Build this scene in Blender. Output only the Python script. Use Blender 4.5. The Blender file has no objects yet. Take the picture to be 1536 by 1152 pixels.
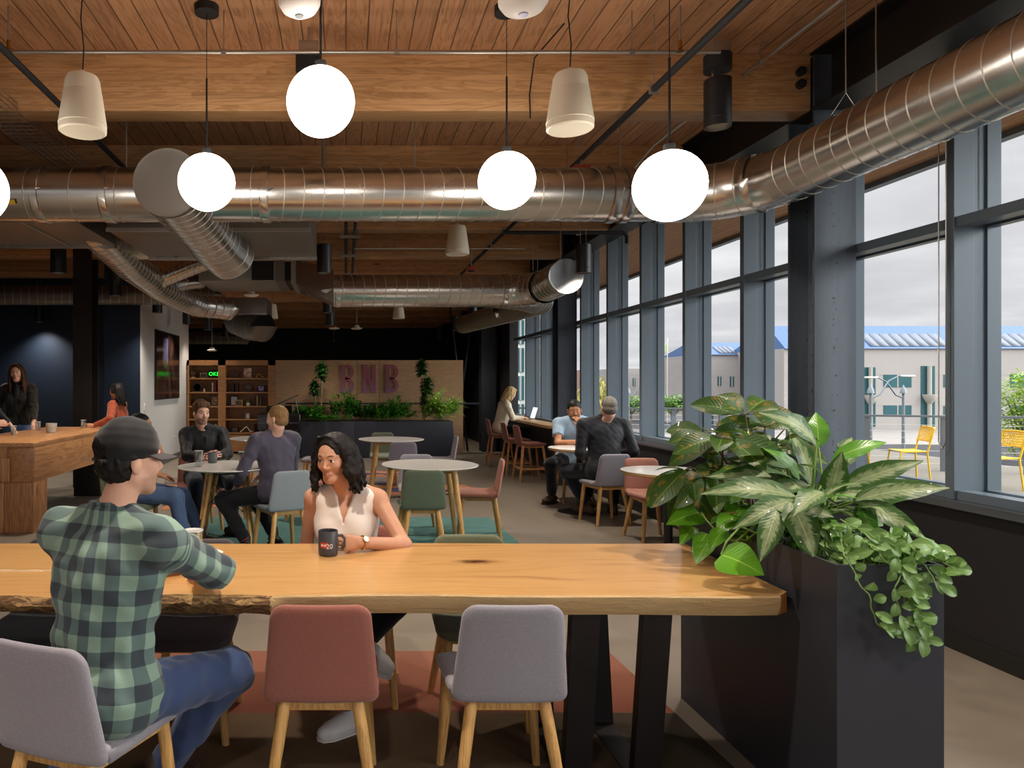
import bpy, bmesh, math, random
import numpy as np
from mathutils import Vector, Matrix, Euler, Quaternion
random.seed(7)
C = bpy.context.scene.collection
PI = math.pi
# ---------------------------------------------------------------- camera, world, lights, exposure
sc = bpy.context.scene
EYE, F = 1.5, 1060.0
cam = bpy.data.cameras.new('camera'); camo = bpy.data.objects.new('camera', cam); C.objects.link(camo)
camo.location = (0, 0, EYE); camo.rotation_euler = (PI/2, 0, 0)
cam.sensor_width = 36; cam.lens = 36*F/1536; cam.shift_x = (768-519)/1536; cam.shift_y = 1/1536; cam.clip_start = .05; cam.clip_end = 2000
sc.camera = camo
sc.view_settings.view_transform = 'Standard'; sc.view_settings.look = 'None'; sc.view_settings.gamma = 1
sc.view_settings.use_curve_mapping = False; sc.view_settings.exposure = 0.55
sc.cycles.use_denoising = True; sc.cycles.max_bounces = 7; sc.cycles.diffuse_bounces = 5; sc.cycles.glossy_bounces = 4
sc.cycles.transparent_max_bounces = 12; sc.cycles.transmission_bounces = 6
sc.cycles.sample_clamp_indirect = 6; sc.cycles.caustics_reflective = False; sc.cycles.caustics_refractive = False

def lin(c):
    if isinstance(c, str):
        c = c.lstrip('#'); c = tuple(int(c[i:i+2], 16)/255 for i in (0, 2, 4))
    return tuple((x/12.92 if x <= .04045 else ((x+.055)/1.055)**2.4) for x in c)

class NT:
    """small helper round a node tree"""
    def __init__(s, t): s.t = t; s.n = t.nodes; s.l = t.links
    def new(s, kind, **kw):
        n = s.n.new(kind)
        for k, v in kw.items():
            if k[0] == 'i' and k[1:].isdigit(): s.put(n.inputs[int(k[1:])], v)
            elif hasattr(n, k): setattr(n, k, v)
            else: s.put(n.inputs[k.replace('_', ' ')], v)
        return n
    def put(s, sock, v):
        if isinstance(v, bpy.types.NodeSocket): s.l.new(v, sock)
        else: sock.default_value = v
    def math(s, op, a, b=0.0, c=None):
        n = s.n.new('ShaderNodeMath'); n.operation = op; s.put(n.inputs[0], a); s.put(n.inputs[1], b)
        if c is not None: s.put(n.inputs[2], c)
        return n.outputs[0]
    def mix(s, f, a, b, blend='MIX'):
        n = s.n.new('ShaderNodeMix'); n.data_type = 'RGBA'; n.blend_type = blend
        s.put(n.inputs[0], f); s.put(n.inputs[6], a if not isinstance(a, tuple) else (*a[:3], 1)); s.put(n.inputs[7], b if not isinstance(b, tuple) else (*b[:3], 1))
        return n.outputs[2]
    def ramp(s, f, stops, interp='LINEAR'):
        n = s.n.new('ShaderNodeValToRGB'); n.color_ramp.interpolation = interp
        e = n.color_ramp.elements
        while len(e) > 1: e.remove(e[0])
        for i, (p, c) in enumerate(stops):
            q = e[0] if i == 0 else e.new(p)
            q.position = p; q.color = (*c[:3], 1) if isinstance(c, tuple) else (c, c, c, 1)
        s.put(n.inputs[0], f); return n.outputs[0]
    def coord(s, which='Object'):
        return s.n.new('ShaderNodeTexCoord').outputs[which]
    def mapv(s, v, scale=(1, 1, 1), loc=(0, 0, 0), rot=(0, 0, 0)):
        n = s.n.new('ShaderNodeMapping'); s.put(n.inputs['Vector'], v)
        n.inputs['Scale'].default_value = scale; n.inputs['Location'].default_value = loc; n.inputs['Rotation'].default_value = rot
        return n.outputs[0]
    def noise(s, v, scale=5, detail=3, rough=.5, dist=0):
        n = s.n.new('ShaderNodeTexNoise'); s.put(n.inputs['Vector'], v); n.inputs['Scale'].default_value = scale
        n.inputs['Detail'].default_value = detail; n.inputs['Roughness'].default_value = rough; n.inputs['Distortion'].default_value = dist
        return n.outputs['Fac']
    def xyz(s, v):
        n = s.n.new('ShaderNodeSeparateXYZ'); s.put(n.inputs[0], v); return n.outputs
    def comb(s, x=0., y=0., z=0.):
        n = s.n.new('ShaderNodeCombineXYZ'); s.put(n.inputs[0], x); s.put(n.inputs[1], y); s.put(n.inputs[2], z); return n.outputs[0]
    def bump(s, h, strength=.3, dist=.01):
        n = s.n.new('ShaderNodeBump'); n.inputs['Strength'].default_value = strength; n.inputs['Distance'].default_value = dist
        s.put(n.inputs['Height'], h); return n.outputs[0]

# world: an overcast sky with soft grey cloud bands
w = bpy.data.worlds.new('overcast_sky'); sc.world = w; w.use_nodes = True
t = NT(w.node_tree); t.n.clear()
g = t.coord('Generated'); sx, sy, sz = t.xyz(g)
zc = t.math('ADD', t.math('MAXIMUM', sz, 0.0), .10)
cv = t.comb(t.math('DIVIDE', sx, zc), t.math('DIVIDE', sy, zc), 0.)
n1 = t.noise(cv, .9, 5, .55); n2 = t.noise(cv, .28, 3, .5)
cl = t.math('ADD', t.math('MULTIPLY', n1, .55), t.math('MULTIPLY', n2, .45))
col = t.ramp(cl, [(.34, lin('#b4b2b8')), (.47, lin('#c6c3c9')), (.60, lin('#dcd9dc')), (.72, lin('#efecee'))])
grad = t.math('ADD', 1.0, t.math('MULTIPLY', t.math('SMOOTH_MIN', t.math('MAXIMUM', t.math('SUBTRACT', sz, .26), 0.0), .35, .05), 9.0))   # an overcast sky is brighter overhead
low = t.math('GREATER_THAN', sz, -.02)
col = t.mix(low, lin('#8a8580'), col)
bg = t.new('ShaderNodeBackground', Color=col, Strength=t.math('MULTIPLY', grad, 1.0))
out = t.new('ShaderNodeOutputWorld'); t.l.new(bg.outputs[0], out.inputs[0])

def area_portal(name, loc, rot, sx_, sy_):
    l = bpy.data.lights.new(name, 'AREA'); l.shape = 'RECTANGLE'; l.size = sx_; l.size_y = sy_; l.cycles.is_portal = True
    o = bpy.data.objects.new(name, l); o.location = loc; o.rotation_euler = rot; C.objects.link(o)
area_portal('window_portal', (3.75, 7.0, 2.3), (0, PI/2, 0), 2.9, 17.5)
area_portal('window_portal', (3.75, -2.2, 2.3), (0, PI/2, 0), 2.9, 5.0)
area_portal('window_portal', (-2.2, -4.55, 1.9), (PI/2, 0, 0), 11.0, 3.5)
sun = bpy.data.lights.new('daylight_sun', 'SUN'); sun.energy = 3.6; sun.angle = math.radians(60); sun.color = (1, .97, .94)
suno = bpy.data.objects.new('daylight_sun', sun); C.objects.link(suno)
suno.rotation_euler = Vector((-.86, .30, -.44)).to_track_quat('-Z', 'Y').to_euler()

# ---------------------------------------------------------------- naming helpers
def tag(o, label=None, cat=None, group=None, kind=None):
    if label: o['label'] = label
    if cat: o['category'] = cat
    if group: o['group'] = group
    if kind: o['kind'] = kind
    return o
def thing(name, label, cat, loc=(0, 0, 0), rz=0, group=None):
    o = bpy.data.objects.new(name, None); C.objects.link(o); o.empty_display_size = .1
    o.location = loc; o.rotation_euler = (0, 0, rz)
    return tag(o, label, cat, group)
KIDS = {}
def dup(o, parent=None, loc=None, rz=None, label=None, group=None, mats=None):
    """copy of a thing with copies of its parts and sub-parts"""
    c = o.copy(); C.objects.link(c)
    if parent is not None: c.parent = parent
    if loc is not None: c.location = loc
    if rz is not None: c.rotation_euler = (0, 0, rz)
    if label: c['label'] = label
    if group: c['group'] = group
    if mats and o.type == 'MESH' and o.name.split('.')[0] in mats:
        c.data = o.data.copy(); c.data.materials[0] = mats[o.name.split('.')[0]]
    for ch in list(o.children): dup(ch, c, mats=mats)
    return c

class MB:
    """mesh builder: gathers shapes, then links them as one mesh object"""
    def __init__(s): s.v = []; s.f = []; s.m = []; s.uv = {}; s.M = None
    def add(s, vs, fs, mi=0, uvs=None):
        b = len(s.v)
        if s.M is not None: vs = [s.M @ Vector(p) for p in vs]
        s.v += [tuple(p) for p in vs]
        for f in fs: s.f.append(tuple(b+i for i in f)); s.m.append(mi)
        if uvs:
            for i, u in enumerate(uvs): s.uv[b+i] = u
        return s
    def box(s, c, d, rz=0, bev=0, mi=0, rot=None):
        hx, hy, hz = d[0]/2, d[1]/2, d[2]/2
        R = rot if rot is not None else Matrix.Rotation(rz, 3, 'Z')
        c = Vector(c)
        if bev <= 0:
            vs = [c + R @ Vector((x, y, z)) for x in (-hx, hx) for y in (-hy, hy) for z in (-hz, hz)]
            return s.add(vs, [(0, 1, 3, 2), (4, 6, 7, 5), (0, 4, 5, 1), (2, 3, 7, 6), (0, 2, 6, 4), (1, 5, 7, 3)], mi)
        bm = bmesh.new(); bmesh.ops.create_cube(bm, size=1)
        for v in bm.verts: v.co = Vector((v.co.x*d[0], v.co.y*d[1], v.co.z*d[2]))
        bmesh.ops.bevel(bm, geom=bm.edges[:], offset=bev, segments=3, profile=.5, affect='EDGES')
        bm.verts.index_update()
        s.add([c + R @ v.co for v in bm.verts], [tuple(v.index for v in f.verts) for f in bm.faces], mi); bm.free(); return s
    def b2(s, lo, hi, mi=0, bev=0):
        return s.box([(a+b)/2 for a, b in zip(lo, hi)], [abs(b-a) for a, b in zip(lo, hi)], mi=mi, bev=bev)
    def tube(s, pts, r, n=12, caps=True, mi=0, flat=1.0):
        """sweep a circle along pts; r is a number or one per point"""
        pts = [Vector(p) for p in pts]; k = len(pts)
        rr = r if isinstance(r, (list, tuple)) else [r]*k
        T = []
        for i in range(k):
            a = pts[max(0, i-1)]; b = pts[min(k-1, i+1)]
            d = (b-a); T.append(d.normalized() if d.length > 1e-9 else Vector((0, 0, 1)))
        u = T[0].orthogonal().normalized()
        if abs(T[0].z) > .99: u = Vector((1, 0, 0))
        vs = []; fs = []
        for i in range(k):
            u = (u - T[i]*u.dot(T[i]))
            u = u.normalized() if u.length > 1e-6 else T[i].orthogonal().normalized()
            w_ = T[i].cross(u)
            for j in range(n):
                a = 2*PI*j/n; vs.append(pts[i] + (u*math.cos(a) + w_*math.sin(a)*flat)*rr[i])
        for i in range(k-1):
            for j in range(n):
                fs.append((i*n+j, i*n+(j+1) % n, (i+1)*n+(j+1) % n, (i+1)*n+j))
        if caps: fs.append(tuple(range(n))[::-1]); fs.append(tuple((k-1)*n+j for j in range(n)))
        return s.add(vs, fs, mi)
    def cyl(s, a, b, r, r2=None, n=24, mi=0, caps=True):
        return s.tube([a, b], [r, r if r2 is None else r2], n, caps, mi)
    def lathe(s, prof, c=(0, 0, 0), n=32, mi=0, R=None):
        """prof: (radius, z) pairs"""
        vs = []; fs = []; c = Vector(c)
        for (r, z) in prof:
            for j in range(n):
                a = 2*PI*j/n; p = Vector((r*math.cos(a), r*math.sin(a), z)); vs.append(c + (R @ p if R else p))
        for i in range(len(prof)-1):
            for j in range(n): fs.append((i*n+j, i*n+(j+1) % n, (i+1)*n+(j+1) % n, (i+1)*n+j))
        if prof[0][0] > 1e-5: fs.append(tuple(range(n))[::-1])
        if prof[-1][0] > 1e-5: fs.append(tuple((len(prof)-1)*n+j for j in range(n)))
        return s.add(vs, fs, mi)
    def grid(s, fn, nu, nv, mi=0, closed=False, uv=True):
        vs = []; us = []; fs = []
        for i in range(nu+1):
            for j in range(nv+1):
                vs.append(fn(i/nu, j/nv)); us.append((i/nu, j/nv))
        for i in range(nu):
            for j in range(nv):
                a = i*(nv+1)+j; fs.append((a, a+nv+1, a+nv+2, a+1))
        return s.add(vs, fs, mi, us if uv else None)
    def prism(s, poly, z0, z1, mi=0):
        n = len(poly)
        vs = [(x, y, z0) for x, y in poly] + [(x, y, z1) for x, y in poly]
        fs = [tuple(range(n))[::-1], tuple(range(n, 2*n))] + [(i, (i+1) % n, n+(i+1) % n, n+i) for i in range(n)]
        return s.add(vs, fs, mi)
    def build(s, name, mats, parent=None, smooth=None, sub=0, bevel=0, solid=0, loc=None):
        me = bpy.data.meshes.new(name); me.from_pydata(s.v, [], s.f); me.update()
        mats = mats if isinstance(mats, (list, tuple)) else [mats]
        for m_ in mats: me.materials.append(m_)
        if len(mats) > 1: me.polygons.foreach_set('material_index', s.m)
        if s.uv:
            ul = me.uv_layers.new(name='UVMap')
            for lp in me.loops: ul.data[lp.index].uv = s.uv.get(lp.vertex_index, (0, 0))
        bm = bmesh.new(); bm.from_mesh(me); bmesh.ops.recalc_face_normals(bm, faces=bm.faces); bm.to_mesh(me); bm.free()
        o = bpy.data.objects.new(name, me); C.objects.link(o)
        if parent is not None: o.parent = parent
        if loc is not None: o.location = loc
        if bevel:
            md = o.modifiers.new('bevel', 'BEVEL'); md.width = bevel; md.segments = 2; md.limit_method = 'ANGLE'
        if solid:
            md = o.modifiers.new('solid', 'SOLIDIFY'); md.thickness = solid; md.offset = 0
        if sub:
            md = o.modifiers.new('sub', 'SUBSURF'); md.levels = sub; md.render_levels = sub
        if smooth is None: smooth = 40
        if smooth:
            me.polygons.foreach_set('use_smooth', [True]*len(me.polygons))
            if smooth < 180 and not sub: me.set_sharp_from_angle(angle=math.radians(smooth))
        me.update(); return o
def at(px, py, Y):
    """a point of the place at depth Y on the line of sight of photograph pixel (px, py)"""
    return Vector(((px-519)*Y/F, Y, EYE+(577-py)*Y/F))

# ---------------------------------------------------------------- materials
MATS = {}
def mat(name, col, rough=.6, metal=0, spec=.5, emis=None, estr=0, alpha=1, trans=0, coat=0, sheen=0, vary=0, vscale=8, bump=0, bscale=60, sss=0):
    if name in MATS: return MATS[name]
    m = bpy.data.materials.new(name); m.use_nodes = True; t = NT(m.node_tree)
    b = m.node_tree.nodes['Principled BSDF']
    c = lin(col) if isinstance(col, str) else col
    b.inputs['Base Color'].default_value = (*c, 1); b.inputs['Roughness'].default_value = rough
    b.inputs['Metallic'].default_value = metal; b.inputs['Specular IOR Level'].default_value = spec
    b.inputs['Transmission Weight'].default_value = trans; b.inputs['Coat Weight'].default_value = coat
    b.inputs['Sheen Weight'].default_value = sheen; b.inputs['Subsurface Weight'].default_value = sss
    if sss: b.inputs['Subsurface Radius'].default_value = (.02, .008, .004); b.inputs['Subsurface Scale'].default_value = .5
    if emis: b.inputs['Emission Color'].default_value = (*(lin(emis) if isinstance(emis, str) else emis), 1); b.inputs['Emission Strength'].default_value = estr
    if vary or bump:
        co = t.coord()
        if vary:
            n = t.noise(co, vscale, 4, .6)
            t.put(b.inputs['Base Color'], t.mix(n, tuple(x*(1-vary) for x in c), tuple(min(1, x*(1+vary)) for x in c)))
        if bump: t.put(b.inputs['Normal'], t.bump(t.noise(co, bscale, 3, .6), bump, .004))
    MATS[name] = m; return m
def newmat(name):
    m = bpy.data.materials.new(name); m.use_nodes = True; MATS[name] = m
    return m, NT(m.node_tree), m.node_tree.nodes['Principled BSDF']
def fabric(name, col, rough=.9, scale=900, var=.22):
    """woven cloth: fine crossing threads, slightly mottled"""
    m, t, b = newmat(name); c = lin(col) if isinstance(col, str) else col; co = t.coord()
    n = t.noise(t.mapv(co, (1, 1, .25)), scale*.5, 2, .7); n2 = t.noise(t.mapv(co, (.25, .25, 1)), scale*.5, 2, .7); big = t.noise(co, 5, 3)
    s_ = t.math('ADD', t.math('MULTIPLY', n, .5), t.math('MULTIPLY', n2, .5))
    col_ = t.ramp(s_, [(.30, tuple(x*(1-var) for x in c)), (.70, tuple(min(1, x*(1+var)) for x in c))])
    t.put(b.inputs['Base Color'], t.mix(t.math('MULTIPLY', big, .25), col_, tuple(x*.8 for x in c)))
    b.inputs['Roughness'].default_value = rough; b.inputs['Specular IOR Level'].default_value = .2; b.inputs['Sheen Weight'].default_value = .25
    t.put(b.inputs['Normal'], t.bump(s_, .25, .002)); return m
def wood(name, c1, c2, axis='Y', scale=1.0, rough=.45, coat=0, knots=False, lam=None, lamaxis='Z', plank=None, bumpy=.15, streak=1.0):
    """grain runs along axis; lam = (width) laminations of their own tone across lamaxis; plank = (width) boards with grooves across X"""
    m, t, b = newmat(name); c1 = lin(c1); c2 = lin(c2); co = t.coord(); X, Yc, Z = t.xyz(co)
    sc_ = {'X': (.9, 9, 9), 'Y': (9, .9, 9), 'Z': (9, 9, .9)}[axis]
    off = 0.0
    if lam or plank:
        wd = lam or plank; src = {'X': X, 'Y': Yc, 'Z': Z}[lamaxis]
        q = t.math('DIVIDE', src, wd); idx = t.math('FLOOR', q); fr = t.math('FRACT', q)
        if lam:  # boards end somewhere along their length
            ln = {'X': X, 'Y': Yc}[axis]
            wn0 = t.new('ShaderNodeTexWhiteNoise', noise_dimensions='1D'); t.put(wn0.inputs['W'], idx)
            idx = t.math('ADD', idx, t.math('MULTIPLY', t.math('FLOOR', t.math('ADD', t.math('DIVIDE', ln, 2.6), t.math('MULTIPLY', wn0.outputs[0], 3))), 17.3))
        wn = t.new('ShaderNodeTexWhiteNoise', noise_dimensions='1D'); t.put(wn.inputs['W'], idx); off = wn.outputs[0]
        add = t.math('MULTIPLY', off, 40)
        X2, Y2, Z2 = (t.math('ADD', X, add), Yc, Z) if axis != 'X' else (X, t.math('ADD', Yc, add), Z)
        v = t.comb(X2, Y2, Z2)
    else: v = co
    v = t.mapv(v, tuple(x*scale for x in sc_))
    n = t.noise(v, 1.2, 4, .6, 1.2); fine = t.noise(t.mapv(v, {'X': (.6, 8, 8), 'Y': (8, .6, 8), 'Z': (8, 8, .6)}[axis]), 1.5, 3, .6)
    wv = t.math('FRACT', t.math('MULTIPLY', n, 6.0*streak)); wv = t.math('ABSOLUTE', t.math('SUBTRACT', wv, .5))
    f = t.math('ADD', t.math('MULTIPLY', wv, .9), t.math('MULTIPLY', fine, .55))
    c = t.ramp(f, [(.12, c2), (.55, c1), (.9, tuple(min(1, x*1.12) for x in c1))])
    if lam or plank:
        amt = .30 if lam else .26
        c = t.mix(t.math('MULTIPLY', off, amt), c, tuple(x*.45 for x in c2))
        c = t.mix(t.math('MULTIPLY', t.math('FRACT', t.math('MULTIPLY', off, 7.7)), .22), c, tuple(min(1, x*1.3) for x in c1))
    if knots:
        vr = t.new('ShaderNodeTexVoronoi'); t.put(vr.inputs['Vector'], t.mapv(co, {'X': (1.1, 3.2, 3.2), 'Y': (3.2, 1.1, 3.2), 'Z': (3.2, 3.2, 1.1)}[axis])); vr.inputs['Scale'].default_value = 1.0
        k = t.ramp(vr.outputs['Distance'], [(.03, 1.0), (.10, 0.0)])
        c = t.mix(t.math('MULTIPLY', k, .75), c, tuple(x*.35 for x in c2))
    h = fine
    if plank:
        e = t.math('MINIMUM', fr, t.math('SUBTRACT', 1, fr)); gr = t.ramp(e, [(.0, 0.0), (.045, 1.0)])
        c = t.mix(gr, tuple(x*.10 for x in c2), c); h = t.math('ADD', t.math('MULTIPLY', fine, .1), gr)
    if lam:
        e = t.math('MINIMUM', fr, t.math('SUBTRACT', 1, fr)); gr = t.ramp(e, [(.0, 0.55), (.05, 1.0)]); c = t.mix(gr, tuple(x*.4 for x in c2), c)
    t.put(b.inputs['Base Color'], c); b.inputs['Roughness'].default_value = rough; b.inputs['Coat Weight'].default_value = coat; b.inputs['Coat Roughness'].default_value = .25
    t.put(b.inputs['Normal'], t.bump(h, bumpy, .004)); return m

M_PLANK = wood('ceiling_boards', '#b58560', '#85593a', 'Y', plank=.14, lamaxis='X', rough=.6, bumpy=.6)
M_GLU = wood('glulam', '#cfa273', '#a0703f', 'X', lam=.042, lamaxis='Z', rough=.55, knots=True)
M_SLAB = wood('live_edge_slab', '#d69a4e', '#a8692c', 'X', scale=.55, rough=.26, coat=.35, bumpy=.04, streak=.8)
M_COUNTER = wood('counter_timber', '#c79060', '#93603a', 'Y', scale=.8, rough=.35, coat=.1, knots=True, bumpy=.1)
M_COUNTERZ = wood('counter_timber_upright', '#c79060', '#93603a', 'Z', scale=.8, rough=.4, knots=True, bumpy=.1)
M_OAK = wood('oak_leg', '#d3a566', '#ad7d42', 'Z', scale=1.6, rough=.45)
M_OAKB = wood('oak_stool', '#c08a58', '#94623a', 'Z', scale=1.6, rough=.45)
M_SHELF = wood('walnut_veneer_shelf', '#a87648', '#7d5230', 'X', scale=1.2, rough=.5)
M_PANEL = wood('pale_veneer_panel', '#b08a66', '#93704e', 'X', scale=1.6, rough=.5, bumpy=.03)
M_BARTOP = wood('bar_top', '#d0a878', '#a98254', 'Y', scale=1, rough=.35)
M_SOFFIT = wood('soffit_boards', '#b07c50', '#84552f', 'Y', plank=.12, lamaxis='X', rough=.6, bumpy=.5)
M_BLACK = mat('black_metal', '#191a1e', .42, .0, vary=.15)
M_BLACKM = mat('black_matt', '#141416', .7)
M_STEEL = mat('blackened_steel', '#4a4e57', .42, .55, vary=.35, vscale=5, bump=.05)
M_STEELD = mat('dark_steel', '#2b2623', .5, .5, vary=.3, vscale=4)
M_MULL = mat('mullion_paint', '#6a7783', .36, .25)
M_WALLK = mat('black_wall_paint', '#1f1e21', .55, vary=.1, vscale=3)
M_BLUE = mat('navy_wall_paint', '#1d2a3d', .5)
M_WHITEW = mat('white_wall_paint', '#c9c8c6', .7)
M_DARKW = mat('charcoal_wall_paint', '#1a1a1e', .6)
M_WHITE = mat('white_plastic', '#e6e1d4', .5)
M_CREAM = mat('cream_speaker', '#e9e1cd', .5)
M_GREY = mat('grey_plastic', '#8a8c8e', .5)
M_CHROME = mat('chrome', '#d0d0d0', .2, 1)
M_GALV_C = mat('galvanised_conduit', '#b0aca6', .38, .9)
M_BASE = mat('baseboard_rubber', '#1b1b18', .5)
M_RED = mat('signal_red', '#a8402c', .5)

def galv(name, base, r0, r1):
    m, t, b = newmat(name); co = t.coord()
    n = t.noise(t.mapv(co, (1, 1, 1)), 2.2, 4, .6, .6); n2 = t.noise(co, 40, 2, .6)
    t.put(b.inputs['Base Color'], t.mix(n, tuple(x*.72 for x in lin(base)), lin(base)))
    t.put(b.inputs['Roughness'], t.math('ADD', r0, t.math('MULTIPLY', n, r1-r0))); b.inputs['Metallic'].default_value = 1
    t.put(b.inputs['Normal'], t.bump(n2, .05, .003)); return m
M_DUCT = galv('galvanised_duct', '#dcd8d2', .16, .34)
M_DUCTD = galv('dull_galvanised', '#8d8780', .35, .6)

def concrete(name, c):
    m, t, b = newmat(name); co = t.coord(); c = lin(c)
    n = t.noise(co, .55, 5, .6, .8); n2 = t.noise(co, 6, 6, .7); n3 = t.noise(co, 60, 2)
    a = t.mix(t.ramp(n, [(.35, 0.), (.65, 1.)]), tuple(x*.80 for x in c), tuple(min(1, x*1.14) for x in c))
    a = t.mix(t.math('MULTIPLY', t.ramp(n2, [(.4, 0.), (.75, 1.)]), .35), a, tuple(x*1.3 for x in c))
    t.put(b.inputs['Base Color'], a); t.put(b.inputs['Roughness'], t.math('ADD', .30, t.math('MULTIPLY', n2, .3)))
    t.put(b.inputs['Normal'], t.bump(n3, .04, .002)); return m
M_FLOOR = concrete('polished_concrete', '#7f7467')

def glass_mat(name, tint=(1, 1, 1), refl=.06):
    m = bpy.data.materials.new(name); m.use_nodes = True; t = NT(m.node_tree); t.n.clear()
    tr = t.new('ShaderNodeBsdfTransparent'); tr.inputs[0].default_value = (*tint, 1)
    gl = t.new('ShaderNodeBsdfGlossy'); gl.inputs['Roughness'].default_value = .02
    fr = t.new('ShaderNodeLayerWeight'); fr.inputs[0].default_value = .25
    f = t.math('MULTIPLY', fr.outputs['Facing'], refl*3)
    mx = t.new('ShaderNodeMixShader'); t.put(mx.inputs[0], t.math('MINIMUM', t.math('ADD', f, refl*.3), 1)); t.l.new(tr.outputs[0], mx.inputs[1]); t.l.new(gl.outputs[0], mx.inputs[2])
    o = t.new('ShaderNodeOutputMaterial'); t.l.new(mx.outputs[0], o.inputs[0]); MATS[name] = m; return m
M_PANE = glass_mat('window_glass', (.96, .98, .97), .05)
M_GLASS = glass_mat('tumbler_glass', (.86, .88, .87), .35)
M_WATER = glass_mat('water', (.82, .86, .86), .3)
# ---------------------------------------------------------------- the room
H = 3.75
def struct(name, mb, m, parent=None, **kw):
    o = mb.build(name, m, parent, **kw)
    if parent is None: o['kind'] = 'structure'
    return o
YN, YB, XL, XR = -5.0, 24.0, -8.0, 3.45
struct('floor', MB().b2((XL, YN, -.1), (XR+.3, YB, 0)), M_FLOOR)
struct('ceiling', MB().b2((XL, YN, H), (XR+.35, YB, H+.12)), M_PLANK)
struct('wall_back', MB().b2((XL, YB, 0), (XR+.3, YB+.15, H)), M_DARKW)
struct('wall_left', MB().b2((XL-.15, YN, 0), (XL, YB, H)), M_BLUE)
mb = MB().b2((XL, YN-.15, 0), (XR+.3, YN, .35)).b2((XL, YN-.15, 3.6), (XR+.3, YN, H))
for x in (-7.95, -5.7, -3.4, -1.1, 1.2, 3.4): mb.b2((x-.05, YN-.2, .35), (x+.05, YN, 3.6))
struct('wall_rear', mb, M_WALLK)
# window wall: a low wall, sill, mullions and panes
struct('wall_right', MB().b2((XR, YN, 0), (XR+.18, 14.9, .80)).b2((XR, 14.9, 0), (XR+.18, YB, H)), M_WALLK)
struct('baseboard_right', MB().b2((XR-.012, YN, 0), (XR, 15.6, .10)), M_BASE)
struct('trim_1', MB().b2((XR-.035, YN, .80), (XR+.30, 14.9, .846), bev=.004), mat('sill_aluminium', '#7d828a', .3, .8))
MULL = [-4.47, -3.41, -2.35, -1.29, -.23, .83, 1.89, 2.95, 4.04, 5.1, 6.16, 7.22, 8.28, 9.34, 10.4, 11.46, 12.52, 13.58, 14.64]
G = XR+.15
for i in range(len(MULL)-1):
    y0, y1 = MULL[i], MULL[i+1]
    root = tag(bpy.data.objects.new('window_%d' % (i+1), None), kind='structure'); C.objects.link(root); root.location = (0, 0, 0)
    mb = MB()
    mb.b2((XR, y0-.03, .846), (XR+.115, y0+.03, H)); mb.b2((XR+.115, y0-.018, .846), (XR+.19, y0+.018, H)); mb.b2((XR+.19, y0-.03, .846), (XR+.27, y0+.03, H))
    for z0, z1 in ((.846, .90), (2.395, 2.455), (3.66, H)):
        mb.b2((XR+.015, y0+.03, z0), (XR+.115, y1-.03, z1)); mb.b2((XR+.115, y0+.03, z0+.015), (XR+.19, y1-.03, z1-.015)); mb.b2((XR+.19, y0+.03, z0), (XR+.25, y1-.03, z1))
    mb.build('window_frame', M_MULL, root, bevel=.002)
    MB().b2((G-.006, y0+.018, .90), (G+.006, y1-.018, 2.40)).b2((G-.006, y0+.018, 2.45), (G+.006, y1-.018, 3.66)).build('pane', M_PANE, root)
# wood-boarded soffit outside, with its fascia, seen through the top panes
struct('trim_2', MB().b2((XR+.35, YN, H), (5.84, 30, H+.12)), M_SOFFIT)
struct('trim_3', MB().b2((5.84, YN, H-.06), (5.94, 30, H+.14)), M_MULL)
mb = MB()
for y in (4.3, 9.8, 15.3): mb.b2((5.25, y, H-.03), (5.4, y+.15, H))
# left walls
struct('wall_white', MB().b2((-3.96, 11.87, 0), (-3.46, 15.54, H)), M_WHITEW)
struct('wall_navy', MB().b2((XL, 13.5, 0), (-3.96, 13.65, H)).b2((-4.05, 11.84, 0), (-3.455, 11.87, H)), M_BLUE)
struct('baseboard_left', MB().b2((-3.46, 11.87, 0), (-3.445, 15.54, .11)), M_GREY if False else mat('grey_baseboard', '#5b5956', .6))
# glulam beams across the room
for k in range(-5, 11):
    y = 4.8+1.84*k
    if y < YN+.3 or y > 23.4: continue
    struct('trim_%d' % (10+k), MB().b2((XL, y, 3.36), (3.17, y+.2, H), bev=.006), M_GLU)
# steel beam along the window wall
mb = MB()
mb.b2((3.15, YN, 3.36), (3.45, YB, 3.375)).b2((3.15, YN, 3.735), (3.45, YB, H)).b2((3.285, YN, 3.375), (3.297, YB, 3.735))
struct('trim_30', mb, M_STEELD)
def column(x0, x1, y, m, name, label, bolts=True):
    r = thing(name, label, 'column', ((x0+x1)/2, y, 0)); w_ = (x1-x0)/2
    MB().b2((-w_, 0, 0), (w_, .02, H)).b2((-w_, .27, 0), (w_, .29, H)).b2((-.007, .02, 0), (.007, .27, H)).build('shaft', m, r)
    if bolts:
        b = MB()
        for z in (3.43, 3.50, 3.57, 3.64):
            for s in (-.08, .08): b.cyl((-w_-.03, .14+s, z), (-w_+.02, .14+s, z), .016, n=6)
        b.b2((-w_-.015, .02, 3.38), (-w_, .27, 3.72)); b.build('bolted_plate', M_BLACKM, r)
    return r
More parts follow.
